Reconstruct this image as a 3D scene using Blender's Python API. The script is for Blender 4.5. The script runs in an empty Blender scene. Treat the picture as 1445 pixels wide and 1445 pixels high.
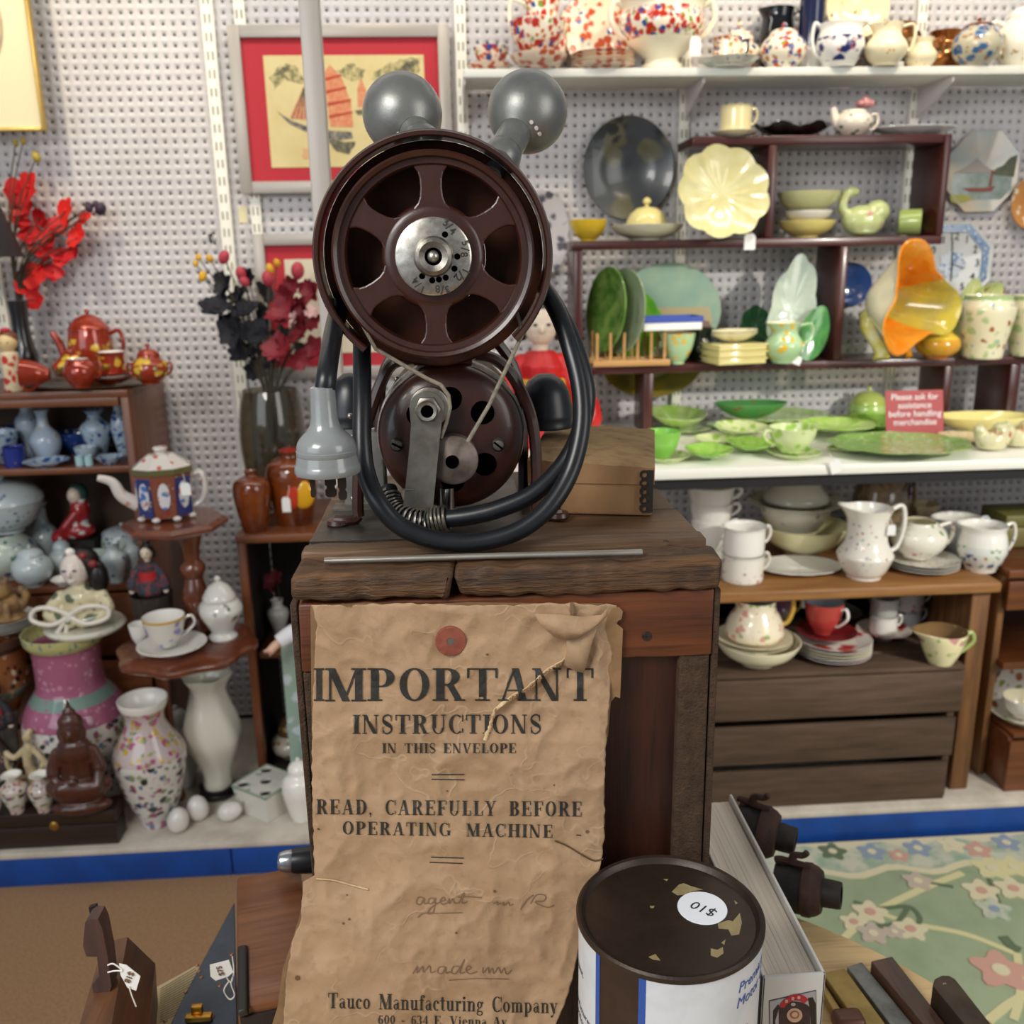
import bpy, bmesh, math, random
import numpy as np
from mathutils import Vector, Matrix, noise
SC = bpy.context.scene
COL = SC.collection
PI = math.pi
rad = math.radians
rng = random.Random(7)

# ------------------------------------------------------------------ camera
IMG = 1445.0
FPX = 1340.0
EYE = Vector((0, 0, 1.45))
_p, _r, _w = rad(15.2), rad(-0.99), rad(3.43)
_F0 = Vector((math.sin(_w), math.cos(_w), 0)); _R0 = Vector((math.cos(_w), -math.sin(_w), 0)); _U0 = Vector((0, 0, 1))
CF = _F0*math.cos(_p) - _U0*math.sin(_p)
_U = _F0*math.sin(_p) + _U0*math.cos(_p)
CR = _R0*math.cos(_r) + _U*math.sin(_r)
CU = -_R0*math.sin(_r) + _U*math.cos(_r)
cam = bpy.data.cameras.new('camera'); cob = bpy.data.objects.new('camera', cam); COL.objects.link(cob)
m4 = Matrix((CR, CU, -CF)).transposed().to_4x4(); m4.translation = EYE
cob.matrix_world = m4
cam.sensor_width = 36.0; cam.lens = 36.0*FPX/IMG
cam.clip_start = 0.02
cam.dof.use_dof = True; cam.dof.focus_distance = 0.74; cam.dof.aperture_fstop = 9.0
SC.camera = cob

# ------------------------------------------------------------------ light
SC.view_settings.view_transform = 'Standard'; SC.view_settings.look = 'None'
SC.view_settings.exposure = 0.30; SC.view_settings.gamma = 1.0
SC.view_settings.use_curve_mapping = False
W = bpy.data.worlds.new('world'); SC.world = W; W.use_nodes = True
bg = W.node_tree.nodes['Background']; bg.inputs[0].default_value = (0.86, 0.92, 1.0, 1); bg.inputs[1].default_value = 0.20

def aim(ob, tgt):
    ob.rotation_euler = (Vector(tgt) - ob.location).to_track_quat('-Z', 'Y').to_euler()
def area(name, loc, tgt, sx, sy, power, col):
    l = bpy.data.lights.new(name, 'AREA'); l.shape = 'RECTANGLE'; l.size = sx; l.size_y = sy
    l.energy = power; l.color = col
    o = bpy.data.objects.new(name, l); o.location = loc; aim(o, tgt); COL.objects.link(o); return o
def spot(name, loc, tgt, power, col, ang=60, blend=.6, size=.06):
    l = bpy.data.lights.new(name, 'SPOT'); l.energy = power; l.color = col; l.spot_size = rad(ang); l.spot_blend = blend
    l.shadow_soft_size = size
    o = bpy.data.objects.new(name, l); o.location = loc; aim(o, tgt); COL.objects.link(o); return o
area('shop_window_light', (-2.3, -1.3, 2.0), (0.1, 1.6, 1.0), 2.4, 1.8, 27, (0.84, 0.92, 1.0))
area('door_light', (2.5, -0.9, 2.1), (0.3, 1.6, 0.9), 1.4, 2.0, 27, (1.0, 0.97, 0.93))
area('foreground_key_light', (-0.95, -0.35, 2.35), (0.05, 0.75, 1.0), 0.8, 0.6, 22, (1.0, 0.96, 0.90))  # added key lamp, brightens the foreground from the left
area('wall_gradient_light', (0.25, 1.95, 2.78), (0.25, 2.6, 1.7), 3.6, .14, 15, (1.0, 0.92, 0.80))  # added lamp, grades the wall from bright top to dim bottom
spot('ceiling_spot_right', (1.15, 1.55, 2.85), (0.95, 2.6, 1.95), 46, (1.0, 0.84, 0.60), 62)
spot('ceiling_spot_left', (-1.15, 1.75, 2.75), (-1.15, 2.68, 1.86), 34, (1.0, 0.82, 0.56), 62)
spot('ceiling_spot_middle', (-0.1, 1.6, 2.85), (-0.2, 2.68, 1.95), 18, (1.0, 0.86, 0.66), 55)
spot('sun_through_door', (2.6, -0.4, 2.3), (0.98, 2.25, 0.98), 230, (1.0, 0.96, 0.86), 24, .5)
spot('sun_on_rug', (2.4, -0.2, 2.4), (1.1, 1.6, 0.0), 170, (1.0, 0.95, 0.84), 30, .5)

# ------------------------------------------------------------------ picking points in the room
def ray(px, py): return CR*((px-722.5)/FPX) - CU*((py-722.5)/FPX) + CF
def aty(px, py, Y): d = ray(px, py); return EYE + d*(Y/d.y)
def atz(px, py, z): d = ray(px, py); return EYE + d*((z-EYE.z)/d.z)
def mpp(P): return (P-EYE).dot(CF)/FPX            # metres per pixel at a point

# ------------------------------------------------------------------ materials
def lin(c):
    if isinstance(c, str):
        c = c.lstrip('#'); c = [int(c[i:i+2], 16)/255 for i in (0, 2, 4)]
    return tuple((x/12.92 if x <= .04045 else ((x+.055)/1.055)**2.4) for x in c) + (1,)
MATS = {}
def nt(name):
    m = bpy.data.materials.new(name); m.use_nodes = True
    return m, m.node_tree.nodes, m.node_tree.links, m.node_tree.nodes['Principled BSDF']
def _mix(N, L, fac, a, b):
    x = N.new('ShaderNodeMix'); x.data_type = 'RGBA'
    if hasattr(fac, 'links') or not isinstance(fac, (int, float)): L.new(fac, x.inputs[0])
    else: x.inputs[0].default_value = fac
    for i, v in ((6, a), (7, b)):
        if isinstance(v, tuple): x.inputs[i].default_value = v
        else: L.new(v, x.inputs[i])
    return x.outputs[2]
def _ramp(N, L, src, lo, hi, inv=False):
    r = N.new('ShaderNodeMapRange'); r.inputs[1].default_value = lo; r.inputs[2].default_value = hi
    r.inputs[3].default_value = 1.0 if inv else 0.0; r.inputs[4].default_value = 0.0 if inv else 1.0
    L.new(src, r.inputs[0]); return r.outputs[0]
def _math(N, L, op, a, b):
    r = N.new('ShaderNodeMath'); r.operation = op
    for i, v in ((0, a), (1, b)):
        if isinstance(v, (int, float)): r.inputs[i].default_value = v
        else: L.new(v, r.inputs[i])
    return r.outputs[0]
def _coord(N, L, scale=(1, 1, 1), off=(0, 0, 0)):
    t = N.new('ShaderNodeTexCoord'); mp = N.new('ShaderNodeMapping')
    mp.inputs['Scale'].default_value = scale; mp.inputs['Location'].default_value = off
    L.new(t.outputs['Object'], mp.inputs[0]); return mp.outputs[0], t
def _noise(N, L, vec, sc, det=3, rough=.55):
    n = N.new('ShaderNodeTexNoise'); n.inputs['Scale'].default_value = sc; n.inputs['Detail'].default_value = det
    n.inputs['Roughness'].default_value = rough; L.new(vec, n.inputs['Vector']); return n.outputs[0]
def _bump(N, L, P, h, strength, dist=.002):
    b = N.new('ShaderNodeBump'); b.inputs['Strength'].default_value = strength; b.inputs['Distance'].default_value = dist
    L.new(h, b.inputs['Height']); L.new(b.outputs[0], P.inputs['Normal'])
def plain(name, c, rough=.5, metal=0.0, c2=None, sc=30, lo=.4, hi=.7, bump=0, bsc=None, coat=0, trans=0, ior=1.45, sub=0, stretch=(1, 1, 1), spec=None):
    if name in MATS: return MATS[name]
    m, N, L, P = nt(name)
    P.inputs['Base Color'].default_value = lin(c); P.inputs['Roughness'].default_value = rough; P.inputs['Metallic'].default_value = metal
    if coat: P.inputs['Coat Weight'].default_value = coat; P.inputs['Coat Roughness'].default_value = .08
    if trans: P.inputs['Transmission Weight'].default_value = trans; P.inputs['IOR'].default_value = ior
    if sub: P.inputs['Subsurface Weight'].default_value = sub
    if spec is not None: P.inputs['Specular IOR Level'].default_value = spec
    if c2 is not None or bump:
        v, _ = _coord(N, L, stretch); n = _noise(N, L, v, sc, 6, .6)
        if c2 is not None: L.new(_mix(N, L, _ramp(N, L, n, lo, hi), lin(c), lin(c2)), P.inputs['Base Color'])
        if bump:
            nb = n if bsc is None else _noise(N, L, v, bsc, 5, .6)
            _bump(N, L, P, nb, bump)
    MATS[name] = m; return m
def wood(name, a, b, axis=0, sc=9, rough=.5, bump=.25, dark=None, coat=0):
    if name in MATS: return MATS[name]
    m, N, L, P = nt(name)
    s = [sc*6]*3; s[axis] = sc*.55
    v, _ = _coord(N, L, tuple(s)); n = _noise(N, L, v, 1.0, 6, .62)
    s2 = [sc*30]*3; s2[axis] = sc*1.2
    v2, _ = _coord(N, L, tuple(s2)); n2 = _noise(N, L, v2, 1.0, 3, .6)
    c = _mix(N, L, _ramp(N, L, n, .36, .66), lin(a), lin(b))
    d = lin(dark) if dark else tuple(x*.35 for x in lin(a)[:3]) + (1,)
    c = _mix(N, L, _math(N, L, 'MULTIPLY', _ramp(N, L, n2, .54, .74), .6), c, d)
    L.new(c, P.inputs['Base Color']); P.inputs['Roughness'].default_value = rough
    if coat: P.inputs['Coat Weight'].default_value = coat; P.inputs['Coat Roughness'].default_value = .15
    if bump: _bump(N, L, P, n2, bump)
    MATS[name] = m; return m
def glaze(name, base, spots=(), rough=.12, fill=None, coat=.3):
    """painted ceramic: spots = (colour, blobs per metre, blob size, amount of surface)"""
    if name in MATS: return MATS[name]
    m, N, L, P = nt(name); c = lin(base)
    v, _ = _coord(N, L)
    if fill:
        c = _mix(N, L, _ramp(N, L, _noise(N, L, v, fill[1], 3), .4, .62), c, lin(fill[0]))
    for k, (sc_, s, size, amt) in enumerate(spots):
        v2, _ = _coord(N, L, (1, 1, 1), (k*1.37+.31, k*.71, k*2.13))
        wv = N.new('ShaderNodeTexNoise'); wv.inputs['Scale'].default_value = s*1.3; L.new(v2, wv.inputs[0])
        ad = N.new('ShaderNodeVectorMath'); ad.operation = 'MULTIPLY_ADD'
        L.new(wv.outputs['Color'], ad.inputs[0]); ad.inputs[1].default_value = (.7/s,)*3; L.new(v2, ad.inputs[2])
        vo = N.new('ShaderNodeTexVoronoi'); vo.inputs['Scale'].default_value = s; L.new(ad.outputs[0], vo.inputs['Vector'])
        msk = _ramp(N, L, vo.outputs['Distance'], size, size*.75)
        big = _noise(N, L, v2, s*.28, 2); msk = _math(N, L, 'MULTIPLY', msk, _ramp(N, L, big, .86-amt, .94-amt))
        c = _mix(N, L, msk, c, lin(sc_))
    if isinstance(c, tuple): P.inputs['Base Color'].default_value = c
    else: L.new(c, P.inputs['Base Color'])
    P.inputs['Roughness'].default_value = rough; P.inputs['Coat Weight'].default_value = coat; P.inputs['Coat Roughness'].default_value = .05
    MATS[name] = m; return m

# ------------------------------------------------------------------ mesh building
class MB:
    def __init__(s): s.v = []; s.f = []; s.m = []; s.cur = 0
    def add(s, vs, fs):
        o = len(s.v); s.v += [tuple(x) for x in vs]; s.f += [tuple(i+o for i in f) for f in fs]; s.m += [s.cur]*len(fs); return s
    def mat(s, i): s.cur = i; return s
    def box(s, c, d, R=None):
        hx, hy, hz = d[0]/2, d[1]/2, d[2]/2
        vs = [Vector((x, y, z)) for z in (-hz, hz) for x, y in ((-hx, -hy), (hx, -hy), (hx, hy), (-hx, hy))]
        if R is not None: vs = [R @ v for v in vs]
        return s.add([v + Vector(c) for v in vs], [(3, 2, 1, 0), (4, 5, 6, 7), (0, 1, 5, 4), (1, 2, 6, 5), (2, 3, 7, 6), (3, 0, 4, 7)])
    def rbox(s, c, d, r=.003, R=None, seg=2):
        bm = bmesh.new(); bmesh.ops.create_cube(bm, size=1.0)
        for v in bm.verts: v.co = Vector((v.co.x*d[0], v.co.y*d[1], v.co.z*d[2]))
        bmesh.ops.bevel(bm, geom=bm.edges[:], offset=min(r, min(d)*.45), segments=seg, profile=.5, affect='EDGES')
        bm.verts.index_update()
        vs = [(R @ v.co if R is not None else v.co) + Vector(c) for v in bm.verts]
        fs = [[v.index for v in f.verts] for f in bm.faces]; bm.free(); return s.add(vs, fs)
    def lathe(s, prof, n=32, M=None, rfun=None, a0=0, a1=2*PI):
        """prof = list of (r, z); closed at r=0 ends"""
        full = abs(a1-a0-2*PI) < 1e-6; k = n if full else n+1
        vs = []; fs = []; rows = []
        for r, z in prof:
            if r < 1e-7:
                vs.append(Vector((0, 0, z))); rows.append([len(vs)-1]); continue
            row = []
            for i in range(k):
                a = a0+(a1-a0)*i/n; rr = r if rfun is None else rfun(a, r, z)
                vs.append(Vector((rr*math.cos(a), rr*math.sin(a), z))); row.append(len(vs)-1)
            rows.append(row)
        for A, B in zip(rows, rows[1:]):
            for i in range(n):
                j = (i+1) % k
                if len(A) == 1 and len(B) == 1: continue
                if len(A) == 1: fs.append((A[0], B[j], B[i]))
                elif len(B) == 1: fs.append((A[i], A[j], B[0]))
                else: fs.append((A[i], A[j], B[j], B[i]))
        if M is not None: vs = [M @ v for v in vs]
        return s.add(vs, fs)
    def tube(s, pts, r, n=10, caps=True, flat=1.0, up=None):
        P = [Vector(p) for p in pts]; rs = r if isinstance(r, (list, tuple)) else [r]*len(P)
        T = []
        for i in range(len(P)):
            a = P[max(i-1, 0)]; b = P[min(i+1, len(P)-1)]; t = (b-a); T.append(t.normalized() if t.length > 1e-9 else Vector((0, 0, 1)))
        if up is None:
            up = Vector((0, 0, 1)) if abs(T[0].z) < .9 else Vector((1, 0, 0))
        u = (Vector(up) - T[0]*T[0].dot(Vector(up))).normalized()
        vs = []; fs = []
        for i, p in enumerate(P):
            u = (u - T[i]*T[i].dot(u)); u = u.normalized() if u.length > 1e-6 else T[i].orthogonal().normalized()
            w = T[i].cross(u)
            for k in range(n):
                a = 2*PI*k/n; vs.append(p + u*(math.cos(a)*rs[i]*flat) + w*(math.sin(a)*rs[i]))
        for i in range(len(P)-1):
            for k in range(n):
                fs.append((i*n+k, i*n+(k+1) % n, (i+1)*n+(k+1) % n, (i+1)*n+k))
        if caps:
            fs.append(tuple(range(n))[::-1]); fs.append(tuple((len(P)-1)*n+k for k in range(n)))
        return s.add(vs, fs)
    def ball(s, c, r, n=16, m=10, M=None):
        if not isinstance(r, (tuple, list)): r = (r, r, r)
        prof = [(math.sin(PI*i/m), -math.cos(PI*i/m)) for i in range(m+1)]; prof[0] = (0, -1); prof[-1] = (0, 1)
        T = Matrix.Translation(Vector(c)) @ (M.to_4x4() if M is not None else Matrix.Identity(4)) @ Matrix.Diagonal((r[0], r[1], r[2], 1))
        return s.lathe(prof, n, T)
    def prism(s, pts, h, M=None):
        """pts: outline in xy, extruded from z=0 to z=h; then moved by M"""
        n = len(pts); vs = [Vector((x, y, 0)) for x, y in pts] + [Vector((x, y, h)) for x, y in pts]
        fs = [tuple(range(n))[::-1], tuple(range(n, 2*n))] + [(i, (i+1) % n, n+(i+1) % n, n+i) for i in range(n)]
        if M is not None: vs = [M @ v for v in vs]
        return s.add(vs, fs)
    def mesh(s, name, mats, smooth=True, angle=40):
        me = bpy.data.meshes.new(name); me.from_pydata(s.v, [], s.f)
        for m in (mats if isinstance(mats, (list, tuple)) else [mats]): me.materials.append(m)
        if len(me.materials) > 1: me.polygons.foreach_set('material_index', s.m)
        if smooth:
            me.polygons.foreach_set('use_smooth', [True]*len(me.polygons))
            try: me.set_sharp_from_angle(angle=rad(angle))
            except Exception: pass
        me.update(); return me
    def build(s, name, mats, parent=None, loc=None, rot=None, smooth=True, angle=40):
        o = bpy.data.objects.new(name, s.mesh(name, mats, smooth, angle)); COL.objects.link(o)
        if parent is not None: o.parent = parent
        if loc is not None: o.location = loc
        if rot is not None: o.rotation_euler = rot
        return o
def tag(o, label=None, cat=None, group=None, kind=None):
    if label: o['label'] = label
    if cat: o['category'] = cat
    if group: o['group'] = group
    if kind: o['kind'] = kind
    return o
def thing(name, label, cat, loc=(0, 0, 0), rz=0, group=None):
    o = bpy.data.objects.new(name, None); o.empty_display_size = .02; COL.objects.link(o)
    o.location = loc; o.rotation_euler = (0, 0, rz); return tag(o, label, cat, group)
def inst(o, parent=None, loc=None, rot=None, scale=None):
    c = o.copy(); COL.objects.link(c)
    if parent is not None: c.parent = parent
    if loc is not None: c.location = loc
    if rot is not None: c.rotation_euler = rot
    if scale is not None: c.scale = scale
    return c
def catmull(P, n=6, closed=False):
    P = [Vector(p) for p in P]; out = []
    for i in range(len(P)-1):
        a = P[max(i-1, 0)]; b = P[i]; c = P[i+1]; d = P[min(i+2, len(P)-1)]
        for k in range(n):
            t = k/n; out.append(.5*((2*b)+(c-a)*t+(2*a-5*b+4*c-d)*t*t+(3*b-a-3*c+d)*t**3))
    out.append(P[-1]); return out
def frame_to(dirv, loc=(0, 0, 0)):
    """matrix whose local z points along dirv"""
    q = Vector(dirv).normalized().to_track_quat('Z', 'Y'); M = q.to_matrix().to_4x4(); M.translation = Vector(loc); return M
FACE = Matrix(((1, 0, 0), (0, 0, -1), (0, 1, 0))).to_4x4()     # local xy -> world xz, local z -> -Y (towards the room)
def facing(x, y, z, rot=0): return Matrix.Translation((x, y, z)) @ FACE @ Matrix.Rotation(rot, 4, 'Z')
_txt = {}
def text_mesh(s, size, m, align='CENTER', shear=0, thick=0.0004, bold=0):
    cu = bpy.data.curves.new('lettering', 'FONT'); cu.body = s; cu.size = size; cu.align_x = align; cu.align_y = 'CENTER'
    cu.resolution_u = 3; cu.shear = shear; cu.extrude = thick; cu.offset = bold*size
    o = bpy.data.objects.new('lettering', cu); COL.objects.link(o)
    me = bpy.data.meshes.new_from_object(o.evaluated_get(bpy.context.evaluated_depsgraph_get()))
    bpy.data.objects.remove(o); bpy.data.curves.remove(cu)
    me.materials.clear(); me.materials.append(m); return me
def text(s, size, m, M, parent, name='lettering', **k):
    me = text_mesh(s, size, m, **k); me.transform(M)
    o = bpy.data.objects.new(name, me); COL.objects.link(o); o.parent = parent; return o

# common materials
WHITE = plain('white_paint', '#e6e2dc', .5, c2='#dcd6cc', sc=8)
PEG = plain('pegboard_white', '#c8c5c6', .55, c2='#bfbbbb', sc=5)
CREAMP = plain('rail_white', '#e9e6da', .4)
DARKBACK = plain('peg_backing', '#453f3c', .9)
BLACK = plain('black_plain', '#121214', .4)
CARPET = plain('brown_carpet', '#a07d5b', .95, c2='#8a6848', sc=160, bump=.6, bsc=700)
BLUE = plain('blue_paint', '#10489a', .45, c2='#0d3d84', sc=12)
MAHOG = wood('mahogany', '#4a1c16', '#3a1410', 0, 8, .35, .1, coat=.3)
MAHOGV = wood('mahogany_upright', '#4a1c16', '#3a1410', 2, 8, .35, .1, coat=.3)
OAK = wood('brown_wood', '#7a4524', '#5c3117', 0, 8, .4, .15, coat=.2)
OAKV = wood('brown_wood_upright', '#7a4524', '#5c3117', 2, 8, .4, .15, coat=.2)
PINE = wood('old_pine', '#a0713f', '#7d5128', 0, 8, .55, .2)
PINEV = wood('old_pine_upright', '#8a5d33', '#5f3d20', 2, 8, .55, .2)
CRATEW = wood('crate_wood', '#5a4435', '#41301f', 0, 9, .75, .4)
TAGW = plain('tag_card', '#eeeeea', .6)
STRING = plain('tag_string', '#e6e2d8', .8)
# ================================================================== THE SETTING
WALLY = 2.684
SP = 0.0254
def pegboard():
    a = np.arange(8)*PI/4; R = .0037; h = SP/2
    base = np.zeros((20, 3))
    base[:4] = [(h, 0, h), (-h, 0, h), (-h, 0, -h), (h, 0, -h)]            # corners at 45, 135, ...
    base[4:12, 0] = R*np.cos(a); base[4:12, 2] = R*np.sin(a)
    base[12:20] = base[4:12]; base[12:20, 1] = .005
    tris = []
    for k in range(4):
        tris += [(k, 4+(2*k+1) % 8, 4+2*k), (k, 4+(2*k+2) % 8, 4+(2*k+1) % 8), ((k+3) % 4, k, 4+2*k)]
    quads = [(4+k, 4+(k+1) % 8, 12+(k+1) % 8, 12+k) for k in range(8)]
    cen = []
    for n in range(-69, -20):
        for m in range(-53, 32): cen.append(((n+.45)*SP, 1.45+(m+.607)*SP))
    for n in range(-20, 79):
        for m in range(-53, 31): cen.append(((n+.65)*SP, 1.45+(m+.81)*SP))
    cen = np.array(cen); C = len(cen)
    V = np.repeat(base[None], C, 0); V[:, :, 0] += cen[:, None, 0]; V[:, :, 2] += cen[:, None, 1]; V[:, :, 1] += WALLY
    T = np.array(tris)[None] + (np.arange(C)*20)[:, None, None]; Q = np.array(quads)[None] + (np.arange(C)*20)[:, None, None]
    loops = np.concatenate([T.reshape(-1), Q.reshape(-1)]); nT = T.size//3; nQ = Q.size//4
    me = bpy.data.meshes.new('wall_back'); me.vertices.add(C*20); me.vertices.foreach_set('co', V.reshape(-1))
    me.loops.add(len(loops)); me.loops.foreach_set('vertex_index', loops.astype(np.int32))
    st = np.concatenate([np.arange(nT)*3, nT*3+np.arange(nQ)*4]).astype(np.int32)
    me.polygons.add(nT+nQ); me.polygons.foreach_set('loop_start', st)
    me.update(calc_edges=True); me.validate(); me.materials.append(PEG)
    o = bpy.data.objects.new('wall_back', me); COL.objects.link(o); tag(o, kind='structure'); return o
pegboard()
b = MB(); b.box((.13, WALLY+.03, 1.3), (4.4, .02, 2.6)); tag(b.build('wall_backing', DARKBACK), kind='structure')
b = MB(); b.box((-1.95, WALLY+.004, 1.3), (.4, .012, 2.6)); b.box((2.2, WALLY+.004, 1.3), (.4, .012, 2.6)); b.box((.13, WALLY+.004, 2.42), (4.4, .012, .38)); tag(b.build('trim_1', PEG), kind='structure')
b = MB(); b.box((.1, .55, -.02), (4.6, 4.3, .04)); tag(b.build('floor', CARPET), kind='structure')
# plinth (low platform along the wall, blue kick board)
plinth = thing('display_plinth', 'low platform along the pegboard wall with whitish top and blue kickboard', 'platform', (0, 2.04, 0))
b = MB(); b.rbox((.13, .325, .0845), (4.2, .65, .016), .003); b.build('platform_top', plain('plinth_top', '#cfc6b8', .6, c2='#b5ab9c', sc=14), plinth)
for x0, x1 in ((-1.97, -.575), (-.572, .72), (.723, 2.2)):
    b = MB(); b.rbox(((x0+x1)/2, .012, .038), (x1-x0, .018, .076), .002); b.build('kickboard', BLUE, plinth)
# slotted rails
def rail(label, x, z0, z1, w=.03, ph=0):
    t = thing('shelf_rail', label, 'shelf rail', (x, WALLY-.009, z0), 0, 'slotted shelf rails on the pegboard')
    b = MB(); b.rbox((0, 0, (z1-z0)/2), (w, .016, z1-z0), .002); b.build('rail', CREAMP, t)
    b = MB(); z = .02+ph
    while z < z1-z0-.03:
        for sx in (-1, 1): b.box((sx*.0058, -.0081, z), (.0042, .0006, .021))
        z += .043
    tag(b.build('slots', plain('slot_dark', '#8d8a78', .8), t), kind='stuff')
rail('white slotted shelf rail left of the red-matted junk picture', -.585, .25, 2.35, .032)
rail('white slotted shelf rail passing behind the red-matted junk picture', -.505, .25, 2.35, .028, .01)
rail('white slotted shelf rail at the left end of the white china shelf', .049, 1.0, 2.35)
rail('white slotted shelf rail behind the cream leaf dish', aty(966, 150, 2.67).x, 1.0, 2.35, .026)
rail('white slotted shelf rail behind the right end of the mahogany display shelf', aty(1291, 150, 2.67).x, 1.0, 2.35, .026)
rail('beige slotted shelf rail at far left behind the kokeshi doll', aty(8, 480, 2.67).x, .9, 1.45, .03)
# top shelf and brackets
b = MB(); b.rbox((1.03, 2.5725, 1.871), (1.96, .185, .02), .003); tag(b.build('wall_shelf', plain('shelf_white', '#d9dad2', .45)), 'long white metal shelf high on the wall carrying china and lustreware', 'shelf')
for x, lb in ((.052, 'white shelf bracket at the left end of the high white shelf'), (aty(968, 128, 2.67).x, 'white shelf bracket above the cream leaf dish'), (aty(1296, 126, 2.67).x, 'white shelf bracket above the gray plate on the display shelf')):
    t = thing('shelf_bracket', lb, 'bracket', (x, 2.665, 1.861), 0, 'brackets under the high shelf')
    b = MB(); pts = [(0, 0), (-.165, 0), (-.178, -.004), (-.178, -.014), (-.165, -.02), (-.012, -.075), (0, -.078)]
    b.prism(pts, .004, Matrix(((0, 0, 1, -.002), (1, 0, 0, 0), (0, 1, 0, 0), (0, 0, 0, 1)))); b.build('bracket_arm', plain('bracket_white', '#cfc8c8', .45), t, smooth=False)
# mahogany display shelf (zigzag whatnot)
wn = thing('display_shelf', 'dark mahogany stepped display shelf unit standing on the white counter', 'shelf', (0, 2.56, .9786))
WY = 2.46; Zo = .9786
def wpart(name, x0, x1, z0, z1, m=MAHOG, y0=-.10, y1=.065):
    b = MB(); b.rbox(((x0+x1)/2, (y0+y1)/2, (z0+z1)/2-Zo), (x1-x0, y1-y0, z1-z0), .004); return b.build(name, m, wn)
X = lambda px, py, Y=WY: aty(px, py, Y).x
xR = X(1338, 260)
wpart('shelf_board', X(978, 190), xR-.02, 1.700, 1.722)
wpart('shelf_board', X(806, 340), xR, 1.456, 1.478)
wpart('shelf_board', X(826, 520), 1.92, 1.143, 1.165)
wpart('side_panel', xR-.02, xR, 1.478, 1.722, MAHOGV)
for px, z0, z1 in ((1087, 1.478, 1.70), (1196, 1.165, 1.456), (817, 1.165, 1.456)):
    x = X(px, 300 if px != 817 else 430); wpart('upright', x-.011, x+.011, z0, z1, MAHOGV)
for px in (917, 1340): 
    x = X(px, 540); wpart('leg', x-.012, x+.012, Zo, 1.143, MAHOGV, -.09, .05)
wpart('leg', 1.49, 1.52, Zo, 1.143, MAHOGV)
# white counter with black frame
ct = thing('white_counter', 'white laminate counter shelf on black frame holding green leaf dishes', 'counter', (0, 2.36, .0))
b = MB(); b.rbox((1.07, 0, .966), (1.90, .62, .024), .004); b.build('counter_top', plain('laminate', '#eceadf', .35), ct)
BM = plain('black_metal', '#141416', .45)
b = MB(); b.box((1.07, -.28, .94), (1.86, .02, .028)); b.build('front_rail', BM, ct)
for x in (.16, 1.315, 1.95):
    b = MB(); b.box((x, .28, .51), (.03, .03, .83)); b.build('leg', BM, ct)
# cup cabinet
cab = thing('open_cabinet', 'open brown wooden cabinet with cups on top and a crate inside', 'cabinet', (.9, 2.10, .0945))
b = MB(); b.rbox((-.02, .24, .560), (.85, .52, .028), .007, seg=3); b.build('cabinet_top', PINE, cab)
b = MB(); b.rbox((.375, .25, .272), (.02, .44, .546), .003); b.build('side_panel', PINEV, cab)
b = MB(); b.rbox((.372, .018, .272), (.046, .022, .546), .003); b.build('front_stile', PINEV, cab)
b = MB(); b.rbox((-.415, .25, .272), (.02, .48, .546), .003); b.build('side_panel', PINEV, cab)
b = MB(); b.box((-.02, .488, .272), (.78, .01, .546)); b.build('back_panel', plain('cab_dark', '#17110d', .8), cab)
# slatted crate
CX0, CX1, CZ = .575, 1.225, .462
cr = thing('wooden_crate', 'dark slatted wooden fruit crate under the cup cabinet', 'crate', ((CX0+CX1)/2, 2.07, .093))
hw = (CX1-CX0)/2; hh = CZ-.093
for z0, z1, dx in ((.243, .352, .006), (.122, .226, -.003), (.0, .104, -.012)):
    b = MB(); b.rbox((dx/2, .006, (z0+z1)/2), (2*hw+dx, .011, z1-z0), .002); b.build('slat', CRATEW, cr)
for k in range(4):
    b = MB(); b.rbox((0, .04+k*.098, hh-.006), (2*hw+.004, .09, .011), .002); b.build('top_board', CRATEW, cr)
for sx in (-1, 1):
    b = MB(); b.rbox((sx*(hw-.012), .19, hh/2-.008), (.018, .355, hh-.018), .002); b.build('end_board', CRATEW, cr)
b = MB(); b.box((0, .39, .17), (2*hw-.05, .01, .32)); b.build('back_board', CRATEW, cr)
# right-hand cabinet at the frame edge
rc = thing('shelf_cabinet', 'orange-brown wooden shelf cabinet cut off by the right edge', 'cabinet', (1.68, 2.14, .093))
for nm, c, d in (('cabinet_top', (0, .22, .575), (.66, .46, .02)), ('drawer_front', (0, .01, .515), (.64, .02, .075)), ('shelf_board', (0, .22, .325), (.62, .44, .02)), ('side_panel', (-.315, .24, .28), (.018, .42, .56)), ('side_panel', (.315, .22, .28), (.018, .44, .56)), ('back_panel', (0, .45, .28), (.61, .01, .56))):
    b = MB(); b.rbox(c, d, .002); b.build(nm, plain('pale_back', '#a9a299', .6) if nm == 'back_panel' else (PINEV if nm == 'side_panel' else OAK), rc)
bx = thing('wooden_drawer_box', 'small reddish brown wooden box below the rose plate at right edge', 'box', (1.632, 2.085, .093))
for nm, c, d in (('front_panel', (0, .008, .07), (.50, .014, .14)), ('side_panel', (-.243, .10, .075), (.014, .17, .15)), ('lid', (.003, .10, .154), (.49, .19, .010))):
    b = MB(); b.rbox(c, d, .002); b.build(nm, OAK, bx)
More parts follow.
